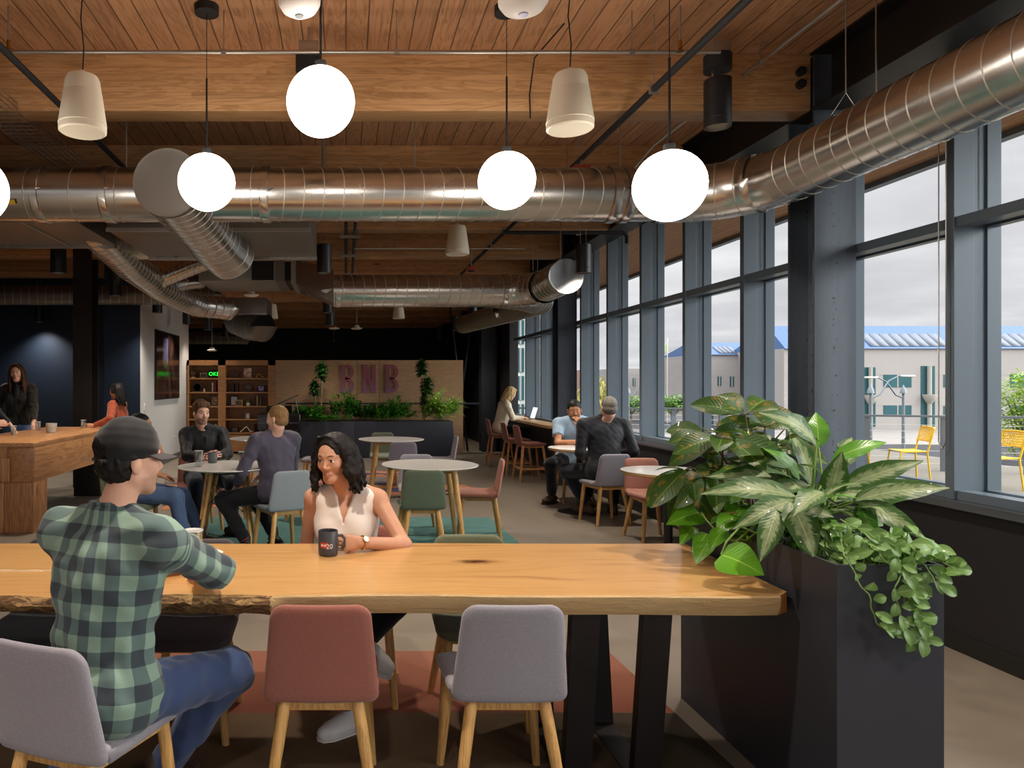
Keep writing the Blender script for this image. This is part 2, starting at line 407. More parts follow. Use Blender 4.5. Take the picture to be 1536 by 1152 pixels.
# weathered, brown-flecked face with a pale highlight painted down the middle
m, t, b = newmat('scuffed_highlit_steel'); co = t.coord(); X, Y_, Z = t.xyz(co)
n = t.noise(t.mapv(co, (9, 9, 1.5)), 2, 5, .65); sp = t.noise(co, 38, 3, .7)
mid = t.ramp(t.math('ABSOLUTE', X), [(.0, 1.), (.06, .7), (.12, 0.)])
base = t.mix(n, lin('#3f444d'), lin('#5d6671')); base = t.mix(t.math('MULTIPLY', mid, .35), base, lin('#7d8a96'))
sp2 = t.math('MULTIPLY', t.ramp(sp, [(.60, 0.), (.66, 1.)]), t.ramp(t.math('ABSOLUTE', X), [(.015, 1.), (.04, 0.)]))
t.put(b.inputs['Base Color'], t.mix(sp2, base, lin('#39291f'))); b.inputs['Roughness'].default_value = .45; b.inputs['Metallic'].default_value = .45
column(3.17, 3.45, 4.78, MATS['scuffed_highlit_steel'], 'steel_column', 'scuffed blue-grey steel column beside the large planter, nearest of the window columns')
column(3.15, 3.43, 10.5, M_STEEL, 'steel_column', 'dark steel column at the end of the wooden bar, behind the man in the polo')
column(3.03, 3.35, 15.8, M_STEEL, 'steel_column', 'farthest steel column on the window side, behind the blonde woman at the bar')
column(-3.98, -3.71, 10.3, M_STEELD, 'steel_column', 'dark brown steel column rising behind the timber counter at left', bolts=False)
struct('wall_end', MB().b2((3.05, 16.1, 0), (3.45, 16.2, H)), M_STEEL)
# bolts at the glulam's end
r = thing('beam_bolt', 'black hex bolt at the right end of the nearest timber beam, upper of two', 'bolt', (3.08, 4.79, 3.62))
MB().cyl((0, .012, 0), (0, -.02, 0), .03, n=20).cyl((0, -.02, 0), (0, -.045, 0), .017, n=6).build('bolt_head', M_BLACKM, r)
dup(r, loc=(3.08, 4.79, 3.535), label='black hex bolt at the right end of the nearest timber beam, lower of two')
# bead chain of the roller shade at the near mullion
mb = MB(); mb.tube([(3.43, 4.09, 3.4), (3.43, 4.09, 1.17), (3.43, 4.065, 1.13), (3.43, 4.04, 1.17), (3.43, 4.04, 3.4)], .0035, n=6)
tag(mb.build('shade_chain', M_GALV_C), 'thin beaded shade chain hanging beside the near window mullion', 'chain')

# ---------------------------------------------------------------- ducts
M_SEAM = mat('duct_seam', '#c9c3b8', .5, .85)  # pale tone stands in for light caught on the raised seam
def duct_run(path, r, seams=.14, name='duct_run', parent=None, m=None, n=40, ends=False, helix=True, slant=.05):
    """round sheet-metal duct along a path with its raised spiral seam"""
    mb = MB(); mb.tube(path, r, n=n, caps=ends)
    if helix:
        P = [Vector(p) for p in path]; L = 0; acc = []
        for a, b_ in zip(P[:-1], P[1:]):
            d = (b_-a); l = d.length; acc.append((L, L+l, a, d/l)); L += l
        k = 0; s = seams*.5
        while s < L-.02:
            for l0, l1, a, d in acc:
                if l0 <= s <= l1:
                    q = a+d*(s-l0); u = d.orthogonal().normalized()
                    if abs(d.z) < .9: u = Vector((0, 0, 1)); u = (u-d*u.dot(d)).normalized()
                    w_ = d.cross(u); ring = []
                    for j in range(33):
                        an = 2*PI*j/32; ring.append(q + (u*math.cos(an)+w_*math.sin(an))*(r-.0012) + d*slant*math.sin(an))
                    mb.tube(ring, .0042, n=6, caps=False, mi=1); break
            s += seams
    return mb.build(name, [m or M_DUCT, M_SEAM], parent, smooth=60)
def collar(mb, p, d, r, w_=.05, t_=.006):
    p = Vector(p); d = Vector(d).normalized(); mb.tube([p-d*w_/2, p-d*w_/2, p+d*w_/2, p+d*w_/2], [r, r+t_, r+t_, r], n=40, caps=False)
def arc(c, a0, a1, rad, ax1, ax2, n=10):
    return [Vector(c)+Vector(ax1)*rad*math.cos(a0+(a1-a0)*i/n)+Vector(ax2)*rad*math.sin(a0+(a1-a0)*i/n) for i in range(n+1)]
R0 = .19; DY, DZ, DX = 5.15, 2.883, 2.90
t0 = thing('spiral_duct', 'large silver spiral duct crossing the whole room and turning towards the camera along the windows', 'duct', (0, DY, DZ))
def rel(o, pts): return [Vector(p)-Vector(o) for p in pts]
o0 = (0, DY, DZ)
duct_run(rel(o0, [(-6, DY, DZ), (-2.75, DY, DZ)]), R0+.02, parent=t0, seams=.3)
duct_run(rel(o0, [(-2.75, DY, DZ), (-.55, DY, DZ)]), R0+.005, parent=t0, seams=.32, slant=0)
duct_run(rel(o0, [(-.55, DY, DZ), (2.25, DY, DZ)]), R0, parent=t0)
bend = arc((2.35, DY-.55, DZ), PI/2, 0, .55, (1, 0, 0), (0, 1, 0), 12)
duct_run(rel(o0, [(2.25, DY, DZ)]+bend[:9]), R0+.008, parent=t0, name='elbow', seams=.17, slant=0)
duct_run(rel(o0, bend[8:]+[(DX, -.5, DZ)]), R0, parent=t0, seams=.135)
for p, d in (((-2.75, DY, DZ), (1, 0, 0)), ((-2.6, DY, DZ), (1, 0, 0)), ((-2.2, DY, DZ), (1, 0, 0)), ((-1.72, DY, DZ), (1, 0, 0)), ((-.58, DY, DZ), (1, 0, 0)), ((1.92, DY, DZ), (1, 0, 0)), ((2.02, DY, DZ), (1, 0, 0)), ((2.3, DY, DZ), (1, 0, 0)), (tuple(bend[8]), (.5, -.86, 0))):
    mb = MB(); collar(mb, Vector(p)-Vector(o0), d, R0+.008); mb.build('collar', M_DUCT, t0)
mb = MB()
for x, y in ((-2.35, DY-.2), (2.45, DY-.17)): mb.box((x, y-.0, -.12) if False else (x, -.185, -.10), (.05, .004, .035), rot=Matrix.Rotation(.5, 3, 'X'))
mb.build('sticker', mat('yellow_sticker', '#c9a52a', .6), t0)
# hangers of the duct
for x in (-3.3, -1.6, .5, 2.0): MB().cyl((x, 0, R0), (x, 0, H-DZ), .004, n=6).build('hanger', M_GALV_C, t0)
for y in (4.1, 2.4):
    mb = MB(); mb.cyl((DX, y-DY, R0+.12), (DX, y-DY, H-DZ), .004, n=6); mb.tube([(DX-.1, y-DY, .16), (DX, y-DY, R0+.12), (DX+.1, y-DY, .16)], .003, n=5); mb.build('hanger', M_GALV_C, t0)
# branch with a flat end cap, passing through the main duct
t1 = t0; bo = Vector((-1.15, 4.55, 2.80))-Vector(o0)
duct_run([bo+Vector(p) for p in [(0, 0, 0), (0, 1.0, -.02), (.05, 1.5, -.10), (.12, 1.75, -.16)]], .215, parent=t1, seams=.12, name='branch_run')
MB().lathe([(0, .0), (.20, .0), (.222, .006), (.222, -.04), (.215, -.04)], c=bo, R=Matrix.Rotation(PI/2, 3, 'X')).build('end_cap', M_DUCTD, t1)
# flat plenum above and behind it
def box_duct(name, label, lo, hi, m=None, ribs=0, cat='duct'):
    lo = Vector(lo); hi = Vector(hi); c = (lo+hi)/2
    r = thing(name, label, cat, tuple(c)); d = hi-lo
    MB().box((0, 0, 0), tuple(d), bev=.006).build('casing', m or M_DUCTD, r)
    mb = MB()
    MB().box((0, -d.y/2, -d.z/2), (d.x, .03, .03)).build('flange', M_GALV_C, r); mb.box((0, d.y/2, -d.z/2), (d.x, .05, .05))
    for i in range(ribs): mb.box((-d.x/2+d.x*(i+.5)/ribs, 0, -d.z/2-.004), (.025, d.y, .02))
    for i in range(9): mb.cyl((-d.x/2+d.x*(i+.5)/9, d.y/2-.06, -d.z/2-.02), (-d.x/2+d.x*(i+.5)/9, d.y/2-.06, -d.z/2), .008, n=8)
    mb.build('flange', M_GALV_C, r); return r
box_duct('plenum_box', 'wide flat sheet-metal plenum hanging just behind the main duct, centre left', (-1.95, 5.75, 2.76), (-.29, 7.0, 3.1))
box_duct('plenum_box', 'flat dark-panelled plenum hanging at far left behind the main duct', (-4.6, 5.5, 2.78), (-2.12, 6.5, 3.1), ribs=3)
# fan-coil unit with black flexible collar and transition to the second cross duct
u = thing('fan_coil_unit', 'long pale grey fan-coil unit under the ceiling left of the second spiral duct', 'air unit', (-1.2, 9.5, 2.95))
MB().b2((-.68, -.5, -.13), (.30, .5, .13), bev=.008).build('casing', mat('unit_sheet', '#8f8d86', .5, .6), u)
MB().b2((.0, -.506, -.12), (.28, -.5, .12)).build('access_panel', M_BLACKM, u)
MB().b2((.30, -.5, -.13), (.42, .5, .13)).build('joint_frame', M_DUCTD, u)
MB().b2((.42, -.47, -.12), (.50, .47, .12)).build('flexible_collar', M_BLACKM, u)
MB().b2((.50, -.52, -.16), (.56, .52, .16)).build('flange', M_GALV_C, u)
mb = MB()
mb.add([(.56, -.5, -.15), (.56, .5, -.15), (.56, .5, .15), (.56, -.5, .15), (1.05, -.95, -.46), (1.05, -.55, -.46), (1.05, -.55, -.06), (1.05, -.95, -.06)],
       [(0, 1, 2, 3), (4, 7, 6, 5), (0, 4, 5, 1), (1, 5, 6, 2), (2, 6, 7, 3), (3, 7, 4, 0)])
mb.build('transition', M_DUCT, u, smooth=0)
MB().cyl((.2, -.51, -.08), (.2, -.53, -.08), .025).build('port', M_BLACKM, u)
SY, SZ = 8.75, 2.66
o1 = (1, SY, SZ); t2 = thing('spiral_duct', 'second silver spiral duct crossing farther back and ending in a capped stub by the windows', 'duct', o1)
duct_run(rel(o1, [(-.15, SY, SZ), (1.95, SY, SZ)]), .2, parent=t2, seams=.13)
b2 = arc((1.95, SY-.4, SZ), PI/2, 0, .4, (1, 0, 0), (0, 1, 0), 8)
duct_run(rel(o1, b2), .2, parent=t2, name='elbow', seams=.15, slant=0)
duct_run(rel(o1, [b2[-1], (2.35, 7.55, SZ)]), .18, parent=t2, seams=.12)
MB().lathe([(0, 0), (.17, .0), (.186, .006), (.186, -.05)], c=Vector((2.35, 7.55, SZ))-Vector(o1), R=Matrix.Rotation(PI/2, 3, 'X')).build('end_cap', mat('bright_cap', '#c6ccd2', .3, .85), t2)
mb = MB(); collar(mb, Vector((1.95, SY, SZ))-Vector(o1), (1, 0, 0), .2); collar(mb, Vector((-.1, SY, SZ))-Vector(o1), (1, 0, 0), .2)
mb.cyl((1.35, -1.0, .19), (1.35, -1.0, H-SZ), .005, n=6); mb.build('collar', M_DUCT, t2)
def simple_duct(label, pts, r, seams=.13, m=None, onto=None):
    if onto is not None: rt = onto; o = Vector(onto.location)
    else: o = Vector(pts[0]); rt = thing('spiral_duct', label, 'duct', tuple(o))
    q = [Vector(p)-o for p in pts]
    duct_run(q, r, parent=rt, seams=seams, m=m)
    mb = MB(); collar(mb, q[0], q[1]-q[0], r); mb.build('collar', m or M_DUCT, rt); mb = MB(); collar(mb, q[-1], q[-1]-q[-2], r); mb.build('collar', m or M_DUCT, rt); return rt
simple_duct('', [(1.75, 8.9, 2.66), (2.3, 9.3, 2.66), (2.72, 9.9, 2.66), (2.6, 11.5, 2.68), (2.42, 14.6, 2.74)], .18, .11, M_DUCTD, onto=t2)
nd = simple_duct('silver duct running away from the far left plenum towards a spiral elbow', [(-2.3, 6.2, 2.96), (-2.3, 6.55, 2.90), (-2.3, 7.5, 2.77), (-2.28, 8.6, 2.70), (-2.22, 9.4, 2.66), (-2.1, 10.0, 2.62), (-1.7, 10.25, 2.60)], .16, .11)
simple_duct('', [(-2.15, 8.3, 2.75), (-1.7, 8.1, 2.88), (-1.25, 7.9, 2.98)], .10, .08, onto=nd)
simple_duct('', [(-2.2, 8.9, 2.76), (-2.05, 9.15, 2.83), (-1.93, 9.3, 2.87)], .10, .3, onto=nd)
simple_duct('long spiral duct in front of the navy wall at far left', [(-7.5, 11.4, 2.94), (-2.1, 11.4, 2.94)], .155, .13, M_DUCTD)
dbx = box_duct('duct_box', 'rectangular duct box with a curved reducer below it, above the bookcase', (-2.0, 11.6, 2.66), (-1.3, 12.4, 2.93))
simple_duct('', [(-1.9, 12.4, 2.62), (-1.65, 12.1, 2.5), (-1.4, 11.8, 2.46)], .24, .4, M_DUCTD, onto=dbx)
MB().cyl((-.3, 0, .12), (-.3, 0, .955), .005, n=6).cyl((.3, 0, .12), (.3, 0, .955), .005, n=6).build('hanger', M_GALV_C, dbx)
simple_duct('far small duct low above the bookcase at left', [(-4.6, 18.5, 2.72), (-2.6, 18.5, 2.72)], .16, .2, M_DUCTD)
mb = MB(); [mb.cyl((x, 0, .16), (x, 0, 1.03), .005, n=6) for x in (.4, 1.6)]; mb.build('hanger', M_GALV_C, bpy.data.objects['spiral_duct.00%d' % (len([o for o in bpy.data.objects if o.name.startswith('spiral_duct')])-1)])
# ---------------------------------------------------------------- pipes, conduits, tray
def pipe(name, label, pts, r, m, cat='pipe', hangers=(), n=10):
    o = Vector(pts[0]); rt = thing(name, label, cat, tuple(o))
    MB().tube([Vector(p)-o for p in pts], r, n=n).build('pipe', m, rt)
    if hangers:
        mb = MB()
        for h in hangers: h = Vector(h)-o; mb.cyl(h, (h.x, h.y, H-o.z), .004, n=6); mb.box(tuple(h), (r*2.6, .02, r*2.6))
        mb.build('hanger', M_GALV_C, rt)
    return rt
pipe('lighting_track', 'black track running into the room at upper left', [(-1.84, 3.2, 3.3), (-1.84, 13, 3.3)], .02, M_BLACKM, 'track', [(-1.84, 5.9, 3.3), (-1.84, 9, 3.3)])
pipe('lighting_track', 'black track running into the room at upper right, left of the round spotlight', [(1.875, 3.2, 3.3), (1.875, 12, 3.3)], .022, M_BLACKM, 'track', [(1.875, 4.3, 3.3), (1.875, 6, 3.3), (1.875, 9, 3.3)])
pipe('conduit', 'straight silver conduit crossing in front of the nearest timber beam', [(-2.0, 4.25, 3.50), (2.25, 4.25, 3.50)], .0115, M_GALV_C, 'conduit', [(-.735, 4.25, 3.5), (.305, 4.25, 3.5), (1.72, 4.25, 3.5)])
pipe('conduit', 'silver conduit running back above the windows and bending left', [(2.70, 3.4, 3.6), (2.70, 6.2, 3.6), (2.66, 6.5, 3.5), (2.5, 6.62, 3.42), (2.3, 6.64, 3.4)], .012, M_GALV_C, 'conduit', [(2.7, 4.6, 3.6), (2.7, 5.5, 3.6)])
pipe('conduit', 'short silver conduit with a bend above the main duct, centre', [(-.19, 5.9, 3.7), (-.19, 5.9, 3.26), (-.1, 5.9, 3.22), (.35, 5.9, 3.22), (.42, 5.9, 3.16)], .013, M_GALV_C, 'conduit')
pipe('conduit', 'thin silver conduit beneath the timber beams behind the main duct', [(.1, 8.3, 3.10), (2.1, 8.3, 3.10)], .01, M_GALV_C, 'conduit', [(.6, 8.3, 3.1), (1.7, 8.3, 3.1)])
pipe('sprinkler_pipe', 'black sprinkler pipe crossing to the window mullions behind the main duct', [(1.75, 7.9, 3.2), (3.1, 7.9, 3.2), (3.14, 7.9, 3.16), (3.14, 7.9, 3.08)], .022, M_BLACKM, 'pipe', [(2.6, 7.9, 3.2)])
pipe('cable_tray_support', 'pair of black pipes with cross brackets behind the main duct', [(.0, 7.6, 3.25), (.0, 11.5, 3.25)], .02, M_BLACKM, 'pipe')
pipe('cable_tray_support', 'right-hand black pipe of the pair with brackets behind the main duct', [(.10, 7.6, 3.25), (.10, 11.5, 3.25)], .02, M_BLACKM, 'pipe')
for y, w_ in ((8.2, 'nearest'), (9.4, 'middle'), (11.0, 'farthest')):
    r = thing('strut_bracket', w_+' of the silver strut brackets holding the pair of black pipes', 'bracket', (.05, y, 3.22))
    MB().b2((-.12, -.02, -.02), (.12, .02, .01)).build('strut', M_GALV_C, r); MB().cyl((-.1, 0, 0), (-.1, 0, .53), .004, n=6).cyl((.1, 0, 0), (.1, 0, .53), .004, n=6).build('rod', M_GALV_C, r)
# wire cable tray
r = thing('wire_cable_tray', 'silver wire-mesh cable tray hung from the ceiling at upper left', 'cable tray', (-2.36, 4.2, 3.34))
mb = MB()
for x in np.linspace(-.13, .13, 6): mb.tube([(x, -.6, 0), (x, 3.0, 0)], .003, n=4)
for x in (-.13, .13):
    for z in (.035, .07): mb.tube([(x, -.6, z), (x, 3.0, z)], .003, n=4)
for y in np.arange(-.6, 3.0, .075): mb.tube([(-.13, y, .07), (-.13, y, 0), (.13, y, 0), (.13, y, .07)], .003, n=4)
mb.build('mesh_tray', M_GALV_C, r)
MB().cyl((-.13, 1.2, .07), (-.13, 1.2, .41), .004, n=6).cyl((.13, 1.2, .07), (.13, 1.2, .41), .004, n=6).cyl((.13, 2.4, .07), (.13, 2.4, .41), .004, n=6).build('hanger', M_GALV_C, r)
mb = MB()
for k in range(6):
    a = random.random()*6; mb.tube([(-.08+.03*k, -.5+i*.1, .03+.025*abs(math.sin(i*.9+a))) for i in range(9)], .006, n=6)
mb.build('cable_bundle', mat('pale_cable', '#a9a48e', .6), r)
# loose black cable in front of the beam
pipe('cable', 'thin black cable hanging down the face of the nearest timber beam', [(1.04, 4.1, 3.75), (1.24, 4.4, 3.55), (1.20, 4.76, 3.50), (1.235, 4.77, 3.3), (1.16, 4.77, 3.15)] if False else [(1.36, 4.4, 3.75), (1.20, 4.5, 3.58), (1.24, 4.775, 3.46), (1.245, 4.775, 3.30)], .005, M_BLACKM, 'cable')
pipe('hanger_rod', 'thin steel rod hanging at upper right above the bend of the main duct', [(3.0, 4.0, 3.7), (3.0, 4.0, 3.08)], .004, M_GALV_C, 'rod')
# sprinkler heads and small fittings
for (px, py, Y, lab) in ((13, 66, 4.2, 'at far upper left'), (1020, 66, 4.2, 'beside the black track at upper right')):
    p = at(px, py, Y); r = thing('sprinkler', 'small brass sprinkler head '+lab, 'sprinkler', tuple(p))
    MB().cyl((0, 0, -.03), (0, 0, .02), .012, n=10).cyl((0, 0, -.045), (0, 0, -.04), .02, n=12).build('head', mat('brass', '#a9843e', .3, 1), r)
    MB().cyl((0, 0, .02), (0, 0, H-p.z), .006, n=10).build('drop_pipe', M_GALV_C, r)
for (px, py, Y, lab) in ((872, 253, 5.6, 'above the main duct at right'), (707, 403, 9.0, 'above the second spiral duct')):
    p = at(px, py, Y); r = thing('alarm_box', 'small red alarm box '+lab, 'alarm', tuple(p))
    MB().box((0, 0, 0), (.13, .06, .05), bev=.004).build('housing', M_RED, r); MB().cyl((0, 0, -.035), (0, 0, -.025), .045).build('base', M_BLACKM, r)
    MB().cyl((0, 0, .02), (0, 0, H-p.z), .005, n=6).build('rod', M_GALV_C, r)
# ---------------------------------------------------------------- lamps
GLOBE_E, SPOT_E, SPOT_C = 8.0, 95.0, (1, .88, .74)
M_GLOBE = mat('opal_globe_glass', '#fff4e6', .3, emis='#fff6ea', estr=GLOBE_E)
M_LENS = mat('lamp_lens', '#fff0d8', .3, emis='#ffdcae', estr=2.0)
def globe_lamp(x, y, z, r, label, rod=.45, canopy=True):
    t_ = thing('globe_pendant_lamp', label, 'pendant lamp', (x, y, z), group='opal globe pendants')
    mb = MB(); n = 24
    mb.lathe([(r*math.sin(PI*i/n), -r*math.cos(PI*i/n)) for i in range(n+1)], n=48)
    mb.build('globe', M_GLOBE, t_)
    MB().cyl((0, 0, r-.005), (0, 0, r+.03), .028).cyl((0, 0, r+.03), (0, 0, r+rod), .006, n=10).build('rod', M_BLACKM, t_)
    MB().cyl((0, 0, r+rod), (0, 0, H-z), .0022, n=6).build('cable', M_BLACKM, t_)
    MB().cyl((0, 0, H-z-.045), (0, 0, H-z), .072, n=32).build('ceiling_canopy', M_BLACKM, t_)
globe_lamp(-.122, 3.4, 2.86, .164, 'large glowing opal globe lamp, highest in the picture, left of centre')
globe_lamp(1.556, 3.4, 2.456, .168, 'large glowing opal globe lamp in front of the bend of the silver duct')
globe_lamp(-1.80, 3.4, 2.44, .165, 'glowing opal globe lamp cut off by the left edge')
globe_lamp(-.828, 4.2, 2.702, .168, 'smaller-looking glowing opal globe lamp in front of the round duct end cap')
globe_lamp(.955, 4.2, 2.712, .168, 'smaller-looking glowing opal globe lamp hanging over the middle of the main duct')
def can_lamp(x, y, zt, label, r=.08, h=.30, drop=True, power=1.0, group='black cylinder pendants'):
    t_ = thing('cylinder_lamp', label, 'pendant lamp', (x, y, zt), group=group)
    mb = MB(); mb.lathe([(0, 0), (r-.004, 0), (r, -.004), (r, -h), (r-.006, -h), (r-.008, -h+.05), (0, -h+.05)], n=32)
    mb.lathe([(r, -h*.82), (r+.0015, -h*.82-.002), (r+.0015, -h*.82-.004), (r, -h*.82-.006)], n=32); mb.build('housing', M_BLACK, t_)
    MB().lathe([(0, -h+.052), (r-.02, -h+.052), (r-.02, -h+.045), (0, -h+.045)], n=24).build('lens', M_LENS, t_)
    if drop:
        mb = MB()
        for s in (-.03, .03): mb.cyl((s, 0, 0), (s, 0, H-zt), .002, n=5)
        mb.build('cable', M_GALV_C, t_)
        MB().cyl((0, 0, H-zt-.04), (0, 0, H-zt), .06).build('ceiling_canopy', M_BLACKM, t_)
    l = bpy.data.lights.new('lamp_light', 'SPOT'); l.energy = SPOT_E*power; l.color = SPOT_C; l.spot_size = math.radians(120); l.spot_blend = 1.0; l.shadow_soft_size = .05
    o = bpy.data.objects.new('lamp_light', l); C.objects.link(o); o.parent = t_; o.location = (0, 0, -h-.005)
    return t_
for x, lab, zt in ((2.34, 'black cylinder spotlight mounted under a silver junction box, upper right', 3.42), (-.235, 'black cylinder spotlight on a junction box, mostly behind the highest globe lamp', 3.42)):
    c_ = can_lamp(x, 4.45, zt, lab, drop=False, power=1.2)
    MB().cyl((0, 0, .055), (0, 0, .15), .082, n=32).build('mounting_cup', M_BLACKM, c_)
    MB().cyl((-.03, 0, 0), (-.03, 0, .06), .008, n=8).cyl((.03, 0, 0), (.03, 0, .06), .008, n=8).build('bracket', M_CHROME, c_)
    MB().box((0, 0, .19), (.12, .10, .075), bev=.003).build('junction_box', M_GALV_C, c_)
    MB().cyl((0, 0, .22), (0, 0, H-zt), .007, n=6).build('hanger', M_GALV_C, c_)
    MB().tube([(0, .08, .05), (0, .03, .02), (.02, 0, .0)], .003, n=5).build('cable', M_BLACKM, c_)
for i, y in enumerate((2.2, 0.0, -2.2)):       # added lamps out of view, there to brighten the near part of the room
    for j, x in enumerate((-3.0, -.25, 2.3)):
        can_lamp(x, y, 3.3, 'added unseen cylinder spotlight brightening the near part of the room, %s row, %s' % (('first', 'second', 'third')[i], ('left', 'middle', 'right')[j]), drop=True, power=1.5)
ORD = ['nearest', 'second', 'third', 'fourth', 'fifth', 'sixth', 'seventh', 'eighth']
for xs, yys, where in (((-3.02, -3.03, -3.07, -3.09, -2.98, -2.95, -2.95, -2.95), (7.42, 9.3, 11.5, 13.7, 15.2, 17.3, 20.0, 22.3), 'in the left row of hanging black cylinders, above the white wall'),
                       ((-.23, -.27, -.30, -.32, -.33), (7.42, 9.2, 11.5, 14.0, 19.0), 'in the middle row of hanging black cylinders'),
                       ((2.49, 2.45, 2.45, 2.42, 2.37, 2.35), (7.42, 9.15, 11.4, 13.5, 15.3, 17.7), 'in the right row of hanging black cylinders, nearest the windows'),
                       ((-5.73, -5.3), (13.2, 10.2), 'in the row of black cylinders by the navy wall')):
    for i, (x, y) in enumerate(zip(xs, yys)):
        can_lamp(x, y, 2.97, 'black cylinder lamp, %s %s' % (ORD[i], where), power=1.0 if y < 14 else .5)
def speaker(x, y, z, label):
    t_ = thing('pendant_speaker', label, 'speaker', (x, y, z), group='white pendant speakers')
    MB().lathe([(0, .15), (.05, .15), (.078, .142), (.088, .12), (.118, -.10), (.121, -.12), (.121, -.145), (.112, -.152), (.104, -.148), (0, -.146)], n=40).build('housing', M_CREAM, t_)
    MB().lathe([(.0945, .06), (.098, .055), (.1205, -.10), (.123, -.112), (.118, -.116)], n=40).build('trim_ring', M_CREAM, t_)
    MB().cyl((0, 0, .15), (0, 0, .175), .012).build('cable_gland', M_CREAM, t_)
    mb = MB(); h_ = H-z; mb.tube([(0, 0, .17), (.006, 0, .3), (-.01, 0, .45), (.0, 0, h_*.75), (0, 0, h_)], .0035, n=6)
    mb.tube([(0.02*math.cos(a)+.03, 0, h_-.12+.075*math.sin(a)) for a in np.linspace(0, 6.3, 14)], .004, n=6)
    mb.build('cable', M_BLACKM, t_)
for (px, py, Y, lab) in ((124, 156, 3.72, 'cream cone-shaped speaker hanging at upper left'), (855, 152, 3.72, 'cream cone-shaped speaker hanging between the two right globe lamps'), (686, 360, 7.3, 'cream cone-shaped speaker just below the main duct, centre'), (207, 364, 7.2, 'cream cone-shaped speaker beneath the branch duct at left'), (408, 467, 14.3, 'small-looking cream speaker far back above the bookcase'), (598, 467, 14.3, 'small-looking cream speaker far back above the lettered panel')):
    p = at(px, py, Y); speaker(p.x, Y, p.z, lab)
for (px, py, Y, lab, rr) in ((449, 6, 3.3, 'white dome sensor with a glass eye at the top edge, left of centre', .10), (785, 4, 3.3, 'white round wireless access point at the top edge, right of centre', .117)):
    p = at(px, py, Y); r = thing('ceiling_sensor', lab, 'sensor', tuple(p))
    MB().lathe([(0, -.055), (rr*.4, -.053), (rr*.8, -.03), (rr*.98, .0), (rr, .02), (rr*.9, .04), (0, .045)], n=40).build('dome', mat('soft_white', '#ece6e2', .45), r)
    MB().lathe([(0, -.062), (rr*.18, -.060), (rr*.22, -.05)], n=24).build('eye', M_GREY if rr < .11 else mat('violet_ring', '#b9b3d8', .4), r)
    MB().cyl((0, 0, .04), (0, 0, H-p.z), .012, n=10).build('stem', M_GALV_C, r)
for (px, py, Y, lab) in ((535, 492, 13.5, 'white disc smoke detector hanging in front of the dark far wall'), (501, 492, 14.5, 'white disc detector with a red collar below the middle row of lamps'), (318, 525, 15.0, 'small white disc detector near the top of the bookcase'), (377, 442, 10.2, 'flat white disc under the fan-coil unit')):
    p = at(px, py, Y); r = thing('smoke_detector', lab, 'smoke detector', tuple(p))
    MB().lathe([(0, -.03), (.07, -.028), (.11, -.01), (.11, .0), (.06, .012), (0, .012)], n=28).build('disc', M_WHITE, r)
    MB().cyl((0, 0, .01), (0, 0, .05), .05).build('collar', M_RED if 'red' in lab else M_CREAM, r)
    MB().cyl((0, 0, .05), (0, 0, H-p.z), .005, n=6).build('stem', M_GALV_C, r)

# ---------------------------------------------------------------- chairs
def outline(w0, w1, h0, h1, rad0, rad1, n=7):
    """rounded outline: half width w0 at bottom h0, w1 at top h1"""
    pts = []
    for (cx, cz, r, a0) in ((w0-rad0, h0+rad0, rad0, -PI/2), (w1-rad1, h1-rad1, rad1, 0), (-w1+rad1, h1-rad1, rad1, PI/2), (-w0+rad0, h0+rad0, rad0, PI)):
        for i in range(n+1):
            a = a0+PI/2*i/n; pts.append((cx+r*math.cos(a), cz+r*math.sin(a)))
    out = []
    for i in range(len(pts)):
        a, b_ = pts[i], pts[(i+1) % len(pts)]; out.append(a)
        if math.dist(a, b_) > .06:
            k = 6
            for j in range(1, k): out.append((a[0]+(b_[0]-a[0])*j/k, a[1]+(b_[1]-a[1])*j/k))
    return out
def cushion(mb, ol, th, fn, mi=0):
    """a padded slab with the outline ol, thickness th; fn(x, z, d) places a point"""
    n = len(ol); cx = sum(p[0] for p in ol)/n; cz = sum(p[1] for p in ol)/n
    prof = [(0.02, 1), (.5, 1), (.8, .98), (.92, .9), (.975, .65), (1, .25), (1, -.25), (.975, -.65), (.92, -.9), (.8, -.98), (.5, -1), (.02, -1)]
    vs = []; fs = []
    for s, d in prof:
        for (x, z) in ol: vs.append(fn(cx+(x-cx)*s, cz+(z-cz)*s, d*th/2))
    for i in range(len(prof)-1):
        for j in range(n): fs.append((i*n+j, i*n+(j+1) % n, (i+1)*n+(j+1) % n, (i+1)*n+j))
    fs.append(tuple(range(n))); fs.append(tuple((len(prof)-1)*n+j for j in range(n))[::-1])
    return mb.add(vs, fs, mi)
FAB = {'rust': fabric('rust_wool', '#945c50'), 'grey': fabric('grey_wool', '#908c95'), 'blue-grey': fabric('bluegrey_wool', '#8f979e'), 'olive': fabric('olive_wool', '#6c7058'),
       'green': fabric('moss_wool', '#5f6a58'), 'plum': fabric('plum_wool', '#4f474c'), 'charcoal': fabric('charcoal_wool', '#34363a'), 'salmon': fabric('salmon_wool', '#a8705f'), 'purple': fabric('mauve_wool', '#7b7480')}
